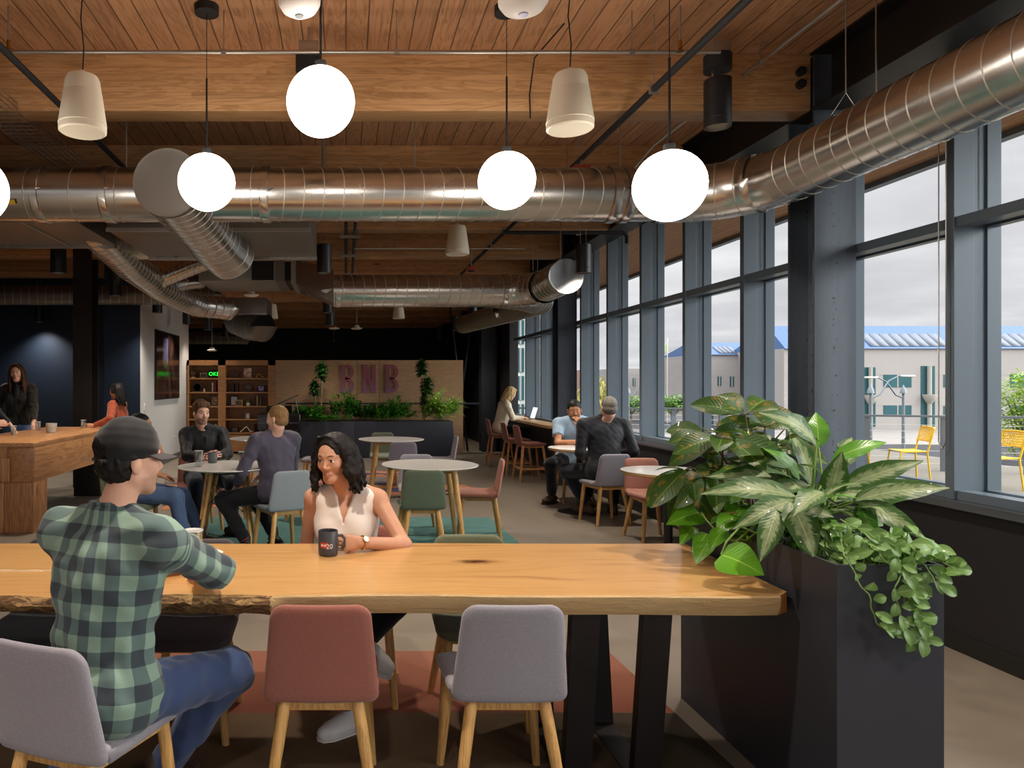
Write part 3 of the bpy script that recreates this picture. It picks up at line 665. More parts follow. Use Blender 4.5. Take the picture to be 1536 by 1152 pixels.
def make_chair(seat=.45, stool=False):
    r = thing('bar_stool' if stool else 'dining_chair', 'x', 'stool' if stool else 'chair')
    fm = FAB['grey']; lm = M_OAKB if stool else M_OAK
    hb = .28 if stool else .325
    mb = MB()
    W = .175 if stool else .198
    cushion(mb, outline(W, W*.87, seat-.035, seat+hb-.01, .03, .055), .032, lambda x, z, d: (x, -.195-(z-seat)*.17+.45*x*x+d, z)); mb.build('backrest', fm, r, smooth=180)
    mb = MB()
    cushion(mb, outline(W, W*1.06, -.20, .215, .05, .07), .05, lambda x, z, d: (x, z, seat-.026+d+.25*x*x-(.10 if z > .12 else 0)*(z-.12)+(.02 if z < -.15 else 0))); mb.build('seat', fm, r, smooth=180)
    zt = seat-.04; sp = .03 if stool else .0
    legs = [((-.125, -.155, zt), (-.19-sp*.3, -.215-sp*.3, 0)), ((.125, -.155, zt), (.19+sp*.3, -.215-sp*.3, 0)), ((-.155, .15, zt), (-.19-sp*.3, .185+sp, 0)), ((.155, .15, zt), (.19+sp*.3, .185+sp, 0))]
    for a, b_ in legs:
        a = Vector(a); b_ = Vector(b_); MB().tube([a+Vector((0, 0, .01)), a, a.lerp(b_, .4), b_.lerp(a, .01), b_], [.019, .0215, .021, .0155, .0145], n=14).build('leg', lm, r)
    for i, (p, q) in enumerate((((-.12, -.15), (.12, -.15)), ((-.15, .15), (.15, .15)), ((-.125, -.15), (-.155, .15)), ((.125, -.15), (.155, .15)))):
        a = Vector((*p, zt-.016)); b_ = Vector((*q, zt-.016)); d = b_-a
        MB().box((a+b_)/2, (d.length, .022, .038), rz=math.atan2(d.y, d.x), bev=.004).build('seat_rail', lm, r)
    if stool:
        z = .2; f = 1-z/zt
        L = [Vector(a).lerp(Vector(b_), f) for a, b_ in legs]
        for i, j in ((0, 1), (2, 3), (0, 2), (1, 3)):
            d = L[j]-L[i]; MB().box((L[i]+L[j])/2, (d.length, .02, .03), rz=math.atan2(d.y, d.x), bev=.003).build('stretcher', lm, r)
    return r
CH0 = make_chair(); used = [False]; ST0 = make_chair(.60, True); used_s = [False]
def put_chair(x, y, deg, kind, label, group='upholstered dining chairs', stool=False):
    """deg: the way a sitter looks, 0 = away from the camera (+Y), 90 = to the left"""
    src, flag = (ST0, used_s) if stool else (CH0, used)
    m_ = {'backrest': FAB[kind], 'seat': FAB[kind]}
    if not flag[0]:
        flag[0] = True; c = src; c.location = (x, y, 0); c.rotation_euler = (0, 0, math.radians(deg)); c['label'] = label; c['group'] = group
        for k in c.children:
            if k.name.split('.')[0] in m_: k.data.materials[0] = m_[k.name.split('.')[0]]
        return c
    return dup(src, loc=(x, y, 0), rz=math.radians(deg), label=label, group=group, mats=m_)
put_chair(-.085, 2.60, 0, 'rust', 'rust-red upholstered chair at the near side of the long wooden table')
put_chair(.560, 2.60, 0, 'grey', 'empty grey chair with its back to the camera at the long table')
put_chair(-.80, 2.23, -20, 'grey', 'grey chair at lower left, carrying the man in the checked shirt')
put_chair(-.69, 3.12, 180, 'plum', 'dark plum chair across the long table from the man in the checked shirt')
put_chair(-1.35, 3.14, 180, 'charcoal', 'charcoal chair tucked under the far left part of the long table')
put_chair(.05, 3.46, 176, 'rust', 'rust chair under the seated woman in the white blouse')
put_chair(.60, 3.22, 180, 'olive', 'dark olive chair tucked in across the long table, empty, right of the woman in white')
put_chair(-1.92, 6.35, -96, 'olive', 'olive chair at left under the man in blue jeans')
put_chair(-1.52, 7.35, 205, 'rust', 'rust chair behind the small table, under the man in the black shirt')
put_chair(-.57, 6.25, 28, 'blue-grey', 'light blue-grey chair under the man in the plum shirt')
put_chair(-.40, 7.72, 128, 'rust', 'rust chair seen edge-on just behind the man in the plum shirt')
put_chair(-1.78, 10.0, -90, 'olive', 'olive chair left of the second-farthest round table, behind the man in the black shirt')
put_chair(-1.28, 10.75, 180, 'rust', 'rust chair behind the round table in front of the bookcase')
put_chair(-.42, 10.15, 88, 'grey', 'grey chair seen side-on in front of the left end of the far planter')
put_chair(.675, 6.32, 0, 'green', 'moss green chair with its back to the camera at the round white table')
put_chair(1.30, 6.98, 82, 'salmon', 'salmon chair seen from the side, right of the round white table')
put_chair(.74, 7.22, 180, 'grey', 'grey chair behind the round white table, only its top edge showing')
put_chair(.735, 9.3, 0, 'purple', 'mauve-grey chair with its back to the camera at the round table before the far planter')
put_chair(1.34, 10.1, 88, 'grey', 'grey chair seen edge-on in front of the right half of the far planter')
put_chair(.56, 10.6, 180, 'olive', 'olive chair touching the far planter behind its round table')
put_chair(2.82, 7.72, 8, 'grey', 'grey chair by the windows under the grey-haired man')
put_chair(2.93, 9.1, 180, 'rust', 'rust chair by the windows under the man in the light blue polo')
put_chair(2.97, 6.84, 184, 'salmon', 'empty salmon chair facing the camera by the windows, behind the white-topped table')
put_chair(3.02, 5.55, 40, 'purple', 'mauve-grey chair half hidden behind the leaves of the near planter')
put_chair(2.83, 13.0, -90, 'rust', 'rust bar stool under the blonde woman', 'rust bar stools at the wooden bar', True)
put_chair(2.86, 11.85, -88, 'rust', 'empty rust bar stool next to the blonde woman', 'rust bar stools at the wooden bar', True)
put_chair(2.88, 11.05, -86, 'rust', 'empty rust bar stool nearest the steel column', 'rust bar stools at the wooden bar', True)

# ---------------------------------------------------------------- long live-edge table
TZ, TT = .756, .074
m, t, b = newmat('bark_edge'); co = t.coord()
n = t.noise(t.mapv(co, (3, 20, 14)), 3, 6, .7, 1.5); X, Y_, Z = t.xyz(co)
bk = t.ramp(n, [(.36, lin('#3b2a1e')), (.47, lin('#7d5a35')), (.58, lin('#c19a62'))]); sap = t.mix(t.noise(t.mapv(co, (1, 6, 10)), 3, 4), lin('#bb9561'), lin('#d6ba8a'))
wob = t.math('ADD', X, t.math('MULTIPLY', t.math('SUBTRACT', t.noise(co, 9, 3), .5), .25))
t.put(b.inputs['Base Color'], t.mix(t.ramp(wob, [(0, 0.), (.001, 1.)]) if False else t.math('GREATER_THAN', wob, -.27), bk, sap)); b.inputs['Roughness'].default_value = .65
t.put(b.inputs['Normal'], t.bump(n, .8, .012)); M_BARK = m
# slab top with flame grain and one large knot
m, t, b = newmat('slab_with_knot'); co = t.coord(); X, Y_, Z = t.xyz(co)
kx, ky = .545, 3.0-.03
dx = t.math('MULTIPLY', t.math('SUBTRACT', X, kx), 6.5); dy = t.math('MULTIPLY', t.math('SUBTRACT', Y_, ky), 17)
rr = t.math('SQRT', t.math('ADD', t.math('MULTIPLY', dx, dx), t.math('MULTIPLY', dy, dy)))
push = t.math('DIVIDE', t.math('MULTIPLY', t.math('SUBTRACT', Y_, ky), .8), t.math('ADD', .35, t.math('MULTIPLY', rr, rr)))
big = t.noise(t.mapv(co, (.5, 1.4, 1)), 1.6, 3, .5)
yy = t.math('ADD', t.math('SUBTRACT', Y_, push), t.math('MULTIPLY', big, .34))
v = t.comb(t.math('MULTIPLY', X, .45), t.math('MULTIPLY', yy, 9), Z)
n = t.noise(v, 1.6, 5, .62, .5); n2 = t.noise(t.comb(t.math('MULTIPLY', X, 3), t.math('MULTIPLY', yy, 90), Z), 1.2, 3, .6)
f = t.math('ADD', t.math('MULTIPLY', n, .75), t.math('MULTIPLY', n2, .25))
c = t.ramp(f, [(.30, lin('#a47244')), (.42, lin('#c0925c')), (.5, lin('#c99b62')), (.58, lin('#ba8b54')), (.68, lin('#d2a870'))])
core = t.ramp(t.math('ADD', rr, t.math('MULTIPLY', t.math('SUBTRACT', t.noise(co, 30, 3), .5), .5)), [(.12, 1.), (.42, .62), (.66, .1), (.95, 0.)])
c = t.mix(core, c, lin('#5c3418')); cc = t.ramp(t.math('ADD', rr, t.math('MULTIPLY', t.math('SUBTRACT', t.noise(co, 60, 2), .5), .7)), [(.06, 1.), (.16, 0.)])
c = t.mix(cc, c, lin('#24140c'))
spk = t.ramp(t.noise(t.mapv(co, (2, 14, 1)), 6, 2, .5), [(.74, 0.), (.77, 1.)]); c = t.mix(t.math('MULTIPLY', spk, .5), c, lin('#7c4a20'))
t.put(b.inputs['Base Color'], c); t.put(b.inputs['Roughness'], t.math('ADD', .24, t.math('MULTIPLY', n2, .14))); b.inputs['Coat Weight'].default_value = .3; b.inputs['Coat Roughness'].default_value = .18
t.put(b.inputs['Normal'], t.bump(n2, .05, .001)); M_TOP = m
tab = thing('long_table', 'long live-edge timber table across the foreground on black steel legs', 'table', (0, 0, 0))
def near_edge(x):
    e = 2.500+.010*math.sin(x*3.1+1)+.006*math.sin(x*7.7)
    if x < -.25: e += .012*math.sin(x*9)-.004*math.sin(x*23)-.02*max(0, -x-.6)
    return e
mb = MB(); xs = np.linspace(-2.3, 1.53, 110); rows = []
for x in xs:
    e = near_edge(x); rg = 1 if x < -.25 else 0
    j = lambda s: rg*.010*math.sin(x*41+s)+rg*.006*math.sin(x*97+s*2)
    und = .012*math.sin(x*5+1) if x < -.2 else .0
    rows.append([(x, e, TZ), (x, e-.006+j(0)*.4, TZ-.006), (x, e-.004+j(1)-rg*.012, TZ-.03), (x, e+.004+j(2)+rg*.004, TZ-.055), (x, e+.016+j(3)+rg*.02, TZ-TT+und*.6), (x, e+.07, TZ-TT)])
vs = [p for r_ in rows for p in r_]; k = 6
mb.add(vs, [(i*k+j_, i*k+j_+1, (i+1)*k+j_+1, (i+1)*k+j_) for i in range(len(rows)-1) for j_ in range(k-1)], 1)
FARY = 3.31
xe, ye = 1.53, near_edge(1.53); x2, y2 = 1.585, ye+.05
top = [(x, near_edge(x), TZ) for x in xs]+[(x2, y2, TZ), (x2, FARY, TZ)]+[(x, FARY+.006*math.sin(x*4), TZ) for x in xs[::-1]]
nt = len(xs)
mb.add(top, [tuple([i, i+1, len(top)-2-i, len(top)-1-i]) for i in range(nt-1)]+[(nt-1, nt, nt+1, nt+2)], 0)
low = [(x, near_edge(x)+.05, TZ-TT) for x in xs]+[(x2, y2, TZ-TT), (x2, FARY, TZ-TT)]+[(x, FARY, TZ-TT) for x in xs[::-1]]
mb.add(low, [(len(low)-1-i, len(low)-2-i, i+1, i) for i in range(nt-1)]+[(nt+2, nt+1, nt, nt-1)], 0)
mb.add([(xe, ye, TZ), (x2, y2, TZ), (x2, y2, TZ-TT), (xe, ye+.016, TZ-TT)], [(0, 1, 2, 3)], 2)
mb.add([(x2, y2, TZ), (x2, FARY, TZ), (x2, FARY, TZ-TT), (x2, y2, TZ-TT)], [(0, 1, 2, 3)], 2)
mb.add([(x, FARY+.006*math.sin(x*4), TZ) for x in xs]+[(x, FARY, TZ-TT) for x in xs], [(i, i+1, nt+i+1, nt+i) for i in range(nt-1)], 2)
mb.build('tabletop', [M_TOP, M_BARK, mat('slab_end_grain', '#b27a3c', .55, vary=.3, vscale=30)], tab, smooth=30)
mb = MB(); pts = [(x, 2.83+.008*math.sin(x*6)+.003*math.sin(x*31), TZ+.0005) for x in np.linspace(-2.3, -.95, 50)]
mb.tube(pts, [.005+.002*math.sin(i*1.7) for i in range(50)], n=6, flat=.25); mb.build('bark_seam', mat('pale_seam', '#b9a184', .8, vary=.5, vscale=60), tab)
M_LEGST = mat('raw_steel_leg', '#2e2a2c', .42, .6, vary=.35, vscale=7, bump=.05)
for X_ in (.865, 1.125, -1.95):
    for (ya, yb) in ((2.565, 2.665), (3.23, 3.13)):
        mb = MB(); w_ = .052; t_ = .022
        vs = []
        for (y, z) in ((ya, TZ-TT), (yb, .012)):
            vs += [(X_-w_, y-t_, z), (X_+w_, y-t_, z), (X_+w_, y+t_, z), (X_-w_, y+t_, z)]
        mb.add(vs, [(0, 3, 2, 1), (4, 5, 6, 7), (0, 1, 5, 4), (1, 2, 6, 5), (2, 3, 7, 6), (3, 0, 4, 7)]); mb.build('leg', M_LEGST, tab, bevel=.003)
    MB().b2((X_-.052, 2.69, .0), (X_+.052, 3.11, .012)).b2((X_-.052, 2.65, .0), (X_+.052, 2.70, .014)).b2((X_-.052, 3.1, .0), (X_+.052, 3.15, .014)).build('foot_bar', M_LEGST, tab)
    MB().b2((X_-.05, 2.6, TZ-TT-.01), (X_+.05, 3.2, TZ-TT-.001)).build('mounting_plate', M_LEGST, tab)

# ---------------------------------------------------------------- round tables
M_LAM = mat('white_laminate', '#eae6e1', .22, coat=.2); M_PLY = wood('ply_edge', '#c89d63', '#a37844', 'X', scale=2)
def round_table(x, y, label, kind='taper', r_=.452, mr=0):
    t_ = thing('round_table', label, 'table', (x, y, 0), mr, group='round tables' if kind != 'post' else 'small cafe tables')
    z = .756
    if kind == 'post':
        MB().lathe([(0, z-.004), (r_-.003, z-.004), (r_, z-.001), (r_-.004, z), (0, z)], n=64).build('tabletop', M_LAM, t_)
        MB().lathe([(0, z-.03), (r_-.01, z-.03), (r_, z-.022), (r_, z-.004), (0, z-.004)], n=64).build('edge_band', M_PLY, t_)
        MB().cyl((0, 0, .02), (0, 0, z-.03), .036).build('post', M_BLACK, t_)
        MB().lathe([(0, 0), (.25, 0), (.25, .008), (.06, .03), (0, .03)], n=40).build('base', M_BLACK, t_); return t_
    MB().lathe([(0, z-.022), (r_-.05, z-.022), (r_-.008, z-.010), (r_, z-.004), (r_-.003, z), (0, z)], n=72).build('tabletop', M_LAM, t_)
    if kind == 'taper':
        for i in range(4):
            a = PI/4+i*PI/2; c_, s_ = math.cos(a), math.sin(a)
            MB().tube([(c_*.27, s_*.27, z-.024), (c_*.285, s_*.285, z-.08), (c_*.40, s_*.40, 0)], [.028, .034, .017], n=16, flat=.8).build('leg', M_OAK, t_)
        for i in range(2):
            a = PI/4+i*PI/2; MB().box((0, 0, z-.045), (.54, .03, .045), rz=a, bev=.004).build('cross_rail', M_OAK, t_)
    else:
        P = []
        for i in range(4):
            a = PI/4+i*PI/2; c_, s_ = math.cos(a), math.sin(a); a2 = a+.35
            for da in (-.16, .16):
                p0 = (math.cos(a+da)*.20, math.sin(a+da)*.20, z-.05); p1 = (math.cos(a+da*.35)*.34, math.sin(a+da*.35)*.34, 0)
                if da > 0: MB().tube([p0, p1], [.020, .014], n=14).build('leg', M_OAK, t_)
                P.append((p0, p1))
            MB().tube([P[-2][0], (c_*.285, s_*.285, .30)], [.018, .015], n=12).build('leg_brace', M_OAK, t_)
        mb = MB()
        for i in range(4):
            a0 = P[2*i][0]; b0 = P[(2*i+2) % 8]; lo = Vector(P[2*i][0]).lerp(Vector(P[2*i][1]), .05); hi = Vector(b0[0]).lerp(Vector(b0[1]), .48)
            mb.tube([lo, hi], .0035, n=6); lo = Vector(P[2*i][0]).lerp(Vector(P[2*i][1]), .48); hi = Vector(b0[0]).lerp(Vector(b0[1]), .05); mb.tube([lo, hi], .0035, n=6)
        mb.build('wire_brace', M_BLACKM, t_)
        MB().cyl((0, 0, z-.06), (0, 0, z-.022), .20).build('mounting_disc', M_BLACKM, t_)
    return t_
round_table(-1.09, 6.5, 'round white table with dowel legs and wire braces, between the seated men at left', 'dowel')
round_table(.785, 6.62, 'round white table with tapered oak legs behind the woman in white')
round_table(-1.12, 9.86, 'round white table in front of the bookcase', r_=.50)
round_table(.62, 9.7, 'round white table in front of the far planter')
round_table(2.76, 8.35, 'small white table with a wooden edge between the two men by the windows', 'post', .36)
round_table(2.785, 6.11, 'small white table on a black post, half behind the near planter leaves', 'post', .386)

# ---------------------------------------------------------------- bar along the windows, timber counter
r = thing('bar_counter', 'pale wooden bar counter along the far windows', 'counter', (3.27, 12.0, 0))
MB().b2((-.18, -1.19, .825), (.17, 1.9, .87), bev=.004).build('worktop', M_BARTOP, r)
MB().b2((.06, -1.15, .0), (.12, 1.8, .825)).build('support_panel', M_BLACK, r)
r = thing('timber_counter', 'massive reclaimed-timber counter at left with mitred corner', 'counter', (-3.66, 8.50, 0))
MB().b2((-.50, -1.37, .865), (.51, 1.37, .912), bev=.004).build('worktop', M_COUNTER, r)
MB().b2((.24, -1.35, .51), (.508, 1.35, .864), bev=.004).build('side_beam', M_COUNTER, r)
MB().b2((.21, -1.365, .0), (.508, -1.10, .509), bev=.005).build('leg', M_COUNTERZ, r)
MB().b2((-.50, -1.365, .51), (.239, -1.355, .864)).build('front_fascia', M_COUNTERZ, r)
MB().b2((-.50, -1.37, .0), (.205, -1.14, .509), bev=.004).build('front_panel', M_COUNTERZ, r)
MB().b2((-.50, -1.40, .52), (.27, -1.37, .75), bev=.004).build('applied_board', M_COUNTERZ, r)
MB().b2((.26, -1.08, .0), (.48, -.98, .509), bev=.004).build('inner_post', M_COUNTERZ, r)
MB().b2((.0, 1.0, .0), (.35, 1.33, .509), bev=.005).build('leg', M_STEELD, r)

# ---------------------------------------------------------------- near planter box and far planter box
r = thing('planter_box', 'tall black steel planter box at the right end of the long table', 'planter', (1.78, 2.848, 0))
mb = MB(); x0, x1, y0, y1 = -.175, .175, -.538, .538
for lo, hi in (((x0, y0, 0), (x0+.012, y1, .91)), ((x1-.012, y0, 0), (x1, y1, .91)), ((x0+.012, y0, 0), (x1-.012, y0+.012, .91)), ((x0+.012, y1-.012, 0), (x1-.012, y1, .91))): mb.b2(lo, hi)
mb.build('box', mat('planter_black', '#33353d', .5, .0, spec=.35, vary=.12, vscale=3, bump=.03), r)
MB().b2((x0+.012, y0+.012, .80), (x1-.012, y1-.012, .865)).build('soil', mat('potting_soil', '#2a211a', .95, vary=.5, vscale=40, bump=.8, bscale=90), r)
r = thing('planter_box', 'long low black planter box in front of the lettered panel', 'planter', (.625, 14.7, 0))
mb = MB(); mb.b2((-1.565, -.25, 0), (-.45, .25, .75), bev=.005).b2((-.445, -.25, 0), (1.565, .25, .75), bev=.005); mb.build('box', mat('planter_slate', '#343640', .5, vary=.1), r)
MB().b2((-1.54, -.23, .745), (1.54, .23, .755)).build('soil', MATS['potting_soil'], r)
MB().b2((1.57, -.1, 0), (1.61, .3, .62), bev=.01).build('end_plate', mat('slate_side', '#50535c', .4), r)
MB().b2((-1.75, -.05, 0), (-1.60, .25, .58), bev=.01).build('side_bin', M_BLACK, r)

# ---------------------------------------------------------------- rugs
def rug(name, poly, label, m, z=.006, kids=()):
    mb = MB().prism(poly, 0.001, z); o = mb.build(name, m, smooth=0); tag(o, label, 'rug'); return o
def woven(name, fn):
    m, t, b = newmat(name); co = t.coord(); X, Y_, Z = t.xyz(co); c = fn(t, co, X, Y_)
    n = t.noise(t.mapv(co, (60, 260, 1)), 1.5, 3, .7); t.put(b.inputs['Base Color'], t.mix(t.math('MULTIPLY', n, .45), c, lin('#241f1c')))
    b.inputs['Roughness'].default_value = .95; b.inputs['Specular IOR Level'].default_value = .1; t.put(b.inputs['Normal'], t.bump(n, .5, .004)); return m
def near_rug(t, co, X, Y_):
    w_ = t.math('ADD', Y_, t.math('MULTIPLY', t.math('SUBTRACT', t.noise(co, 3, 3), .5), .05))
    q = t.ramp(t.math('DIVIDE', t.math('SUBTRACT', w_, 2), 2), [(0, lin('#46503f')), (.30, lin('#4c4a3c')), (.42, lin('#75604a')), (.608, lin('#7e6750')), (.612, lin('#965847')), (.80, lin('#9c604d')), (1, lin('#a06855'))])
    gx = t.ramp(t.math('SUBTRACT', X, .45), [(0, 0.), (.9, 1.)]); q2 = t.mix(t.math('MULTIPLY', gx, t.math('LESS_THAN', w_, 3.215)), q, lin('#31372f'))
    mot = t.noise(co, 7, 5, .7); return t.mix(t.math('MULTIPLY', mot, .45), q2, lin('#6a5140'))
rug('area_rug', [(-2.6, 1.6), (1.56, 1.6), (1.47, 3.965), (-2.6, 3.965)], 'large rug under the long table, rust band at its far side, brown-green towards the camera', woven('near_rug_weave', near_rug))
rug('area_rug', [(-1.75, 4.75), (1.66, 4.75), (1.62, 7.96), (-1.75, 7.98)], 'plain teal rug under the round white tables', woven('teal_weave', lambda t, co, X, Y_: t.mix(t.noise(co, 9, 5, .7), lin('#3f6a6b'), lin('#76a09a'))))
def kilim(t, co, X, Y_):
    d = t.math('ADD', t.math('MULTIPLY', Y_, 1.0), t.math('MULTIPLY', t.math('SUBTRACT', t.noise(co, 1.6, 3), .5), .9))
    return t.ramp(t.math('FRACT', t.math('MULTIPLY', d, .55)), [(0, lin('#8a8078')), (.30, lin('#8a8078')), (.32, lin('#c9764c')), (.42, lin('#d08a62')), (.44, lin('#5c5476')), (.56, lin('#6a6280')), (.58, lin('#d69a72')), (.80, lin('#cf8a5e')), (.82, lin('#3c3858')), (.98, lin('#8a8078'))], 'LINEAR')
k = rug('area_rug', [(-2.2, 8.45), (1.95, 9.85), (1.3, 12.4), (-2.9, 11.3)], 'patterned orange, purple and grey rug under the farther round tables', woven('kilim_weave', kilim))
mb = MB(); random.seed(3)
for i in range(60):
    f = .55+.45*i/60; x = -2.2+4.15*f; y = 8.45+1.4*f; mb.tube([(x, y, .006), (x+.02+random.uniform(-.01, .01), y-.06, .008)], .006, n=4)
mb.build('fringe', mat('navy_fringe', '#262545', .9), k)
# ---------------------------------------------------------------- organic surfaces: blended volumes meshed by surface nets
class Blob:
    def __init__(s): s.p = []
    def cap(s, a, b, ra, rb=None, k=.02, tag=0, flat=0, op='add'):
        s.p.append(('c', np.array(a, float), np.array(b, float), ra, ra if rb is None else rb, k, tag, flat, op)); return s
    def ell(s, c, r, k=.02, tag=0, R=None, op='add'):
        s.p.append(('e', np.array(c, float), np.array(r, float), np.array(R if R is not None else np.eye(3), float), 0, k, tag, 0, op)); return s
    def chain(s, pts, rs, k=.01, tag=0):
        for i in range(len(pts)-1): s.cap(pts[i], pts[i+1], rs[i], rs[i+1], k, tag)
        return s
    @staticmethod
    def dist(q, P):
        if q[0] == 'c':
            a, b, ra, rb = q[1], q[2], q[3], q[4]; ab = b-a; L2 = max(1e-12, float(ab@ab))
            pa = P-a.astype(P.dtype); t = np.clip((pa@ab.astype(P.dtype))/L2, 0, 1)
            d = np.sqrt(((pa-t[..., None]*ab.astype(P.dtype))**2).sum(-1))-(ra+(rb-ra)*t)
            if q[7]:
                n = (ab/math.sqrt(L2)).astype(P.dtype); d = np.maximum(d, (P-b.astype(P.dtype))@n)
                if q[7] == 2: d = np.maximum(d, (a.astype(P.dtype)-P)@n)
            return d
        c, r, R = q[1], q[2], q[3]; p = (P-c.astype(P.dtype))@R.astype(P.dtype)   # columns of R are the axes
        k0 = np.sqrt(((p/r.astype(P.dtype))**2).sum(-1)); k1 = np.sqrt(((p/(r*r).astype(P.dtype))**2).sum(-1))
        return k0*(k0-1)/np.maximum(k1, 1e-6)
    @staticmethod
    def ext(q):
        if q[0] == 'c':
            m_ = max(q[3], q[4]); return np.minimum(q[1], q[2])-m_, np.maximum(q[1], q[2])+m_
        e = np.sqrt(((q[3]*q[2])**2).sum(1)); return q[1]-e, q[1]+e
    def mesh(s, name, h, mats, parent=None, noise=None, cuts=(), regions=None, puv=None, puvname='cloth_uv', lo=None, post=None):
        adds = [q for q in s.p if q[8] == 'add']
        E = [s.ext(q) for q in adds]; lo_ = np.min([e[0] for e in E], 0)-3*h; hi_ = np.max([e[1] for e in E], 0)+3*h
        n = np.ceil((hi_-lo_)/h).astype(int)+1
        F_ = np.full(n, .08, np.float32); ax = [(lo_[i]+h*np.arange(n[i])).astype(np.float32) for i in range(3)]
        for q in s.p:
            a, b = s.ext(q); m_ = q[5]+3*h+.012
            i0 = np.clip(np.floor((a-m_-lo_)/h).astype(int), 0, n-1); i1 = np.clip(np.ceil((b+m_-lo_)/h).astype(int)+1, 1, n)
            if (i1 <= i0).any(): continue
            sl = tuple(slice(i0[i], i1[i]) for i in range(3))
            G_ = np.stack(np.meshgrid(ax[0][sl[0]], ax[1][sl[1]], ax[2][sl[2]], indexing='ij'), -1)
            d = s.dist(q, G_).astype(np.float32); f = F_[sl]; k = q[5]
            if q[8] == 'add':
                t_ = np.clip(.5+.5*(f-d)/k, 0, 1); F_[sl] = f+(d-f)*t_-k*t_*(1-t_)
            else:
                d = -d; t_ = np.clip(.5-.5*(f-d)/k, 0, 1); F_[sl] = f+(d-f)*t_+k*t_*(1-t_)
        for (c, nn) in cuts:   # keep the side the normal points away from
            c = np.array(c, float); nn = np.array(nn, float); nn /= np.linalg.norm(nn)
            pl = (ax[0][:, None, None]-c[0])*nn[0]+(ax[1][None, :, None]-c[1])*nn[1]+(ax[2][None, None, :]-c[2])*nn[2]
            F_ = np.maximum(F_, pl.astype(np.float32))
        if noise:
            X = ax[0][:, None, None]; Y = ax[1][None, :, None]; Z = ax[2][None, None, :]
            rs = np.random.RandomState(noise.get('seed', 1)); acc = np.zeros_like(F_)
            for i in range(noise.get('n', 5)):
                v = rs.normal(size=3)*np.array(noise.get('dir', (1, 1, 1))); v = v/np.linalg.norm(v)*2*PI/(noise['len']*(.6+.9*rs.rand()))
                w_ = rs.normal(size=3); w_ = w_/np.linalg.norm(w_)*2*PI/(noise['len']*2.6)
                ph = rs.rand()*6
                acc += np.sin(v[0]*X+v[1]*Y+v[2]*Z+ph+1.6*np.sin(w_[0]*X+w_[1]*Y+w_[2]*Z)).astype(np.float32)
            F_ = F_+acc*noise['amp']/math.sqrt(noise.get('n', 5))
        S = F_ < 0; c = S[:-1, :-1, :-1].astype(np.int8)
        for (i, j, k) in ((1, 0, 0), (0, 1, 0), (0, 0, 1), (1, 1, 0), (1, 0, 1), (0, 1, 1), (1, 1, 1)):
            c = c+S[i:n[0]-1+i, j:n[1]-1+j, k:n[2]-1+k]
        I = np.argwhere((c > 0) & (c < 8)); idx = -np.ones(c.shape, np.int32); idx[tuple(I.T)] = np.arange(len(I))
        acc = np.zeros((len(I), 3)); cnt = np.zeros(len(I)); cor = [(i, j, k) for i in (0, 1) for j in (0, 1) for k in (0, 1)]
        for a in cor:
            for ax_ in range(3):
                if a[ax_]: continue
                b = list(a); b[ax_] = 1
                fa = F_[tuple((I+a).T)]; fb = F_[tuple((I+b).T)]; m_ = (fa < 0) != (fb < 0)
                t_ = np.where(m_, fa/np.where(m_, fa-fb, 1), 0); p = np.array(a, float)[None]+np.zeros((len(I), 3)); p[:, ax_] = t_
                acc += p*m_[:, None]; cnt += m_
        V = (I+acc/np.maximum(cnt, 1)[:, None])*h+lo_
        Q = []
        for ax_ in range(3):
            u, v = [(1, 2), (2, 0), (0, 1)][ax_]
            sh = [slice(None)]*3; sh2 = [slice(None)]*3; sh[ax_] = slice(0, -1); sh2[ax_] = slice(1, None)
            d = S[tuple(sh)].astype(np.int8)-S[tuple(sh2)].astype(np.int8); J = np.argwhere(d != 0)
            ok = (J[:, u] > 0) & (J[:, v] > 0) & (J[:, u] < c.shape[u]) & (J[:, v] < c.shape[v]); J = J[ok]; dd = d[tuple(J.T)]
            eu = np.zeros(3, int); eu[u] = 1; ev = np.zeros(3, int); ev[v] = 1
            q = np.stack([idx[tuple((J-eu-ev).T)], idx[tuple((J-ev).T)], idx[tuple(J.T)], idx[tuple((J-eu).T)]], 1)
            q[dd < 0] = q[dd < 0][:, ::-1]; Q.append(q)
        Q = np.concatenate(Q); Q = Q[(Q >= 0).all(1)]
        # one relaxing pass
        for _ in range(1):
            A = np.zeros_like(V); N = np.zeros(len(V))
            for a, b in ((0, 1), (1, 2), (2, 3), (3, 0)):
                np.add.at(A, Q[:, a], V[Q[:, b]]); np.add.at(N, Q[:, a], 1); np.add.at(A, Q[:, b], V[Q[:, a]]); np.add.at(N, Q[:, b], 1)
            V = V*.5+.5*A/np.maximum(N, 1)[:, None]
        me = bpy.data.meshes.new(name)
        me.vertices.add(len(V)); me.vertices.foreach_set('co', V.astype(np.float32).ravel())
        me.loops.add(len(Q)*4); me.loops.foreach_set('vertex_index', Q.astype(np.int32).ravel())
        me.polygons.add(len(Q)); me.polygons.foreach_set('loop_start', np.arange(0, len(Q)*4, 4, dtype=np.int32)); me.polygons.foreach_set('loop_total', np.full(len(Q), 4, np.int32))
        mats = mats if isinstance(mats, (list, tuple)) else [mats]
        for m_ in mats: me.materials.append(m_)
        me.update(calc_edges=True)
        if regions is not None:
            mi = regions(V)[Q[:, 0]].astype(np.int32); me.polygons.foreach_set('material_index', mi)
        if puv is not None:
            D = np.stack([s.dist(q, V) for q in adds], 1); near = D.argmin(1); U = puv(V, near, adds)
            at_ = me.attributes.new(puvname, 'FLOAT_VECTOR', 'POINT'); at_.data.foreach_set('vector', U.astype(np.float32).ravel())
        me.polygons.foreach_set('use_smooth', np.ones(len(Q), bool)); me.update()
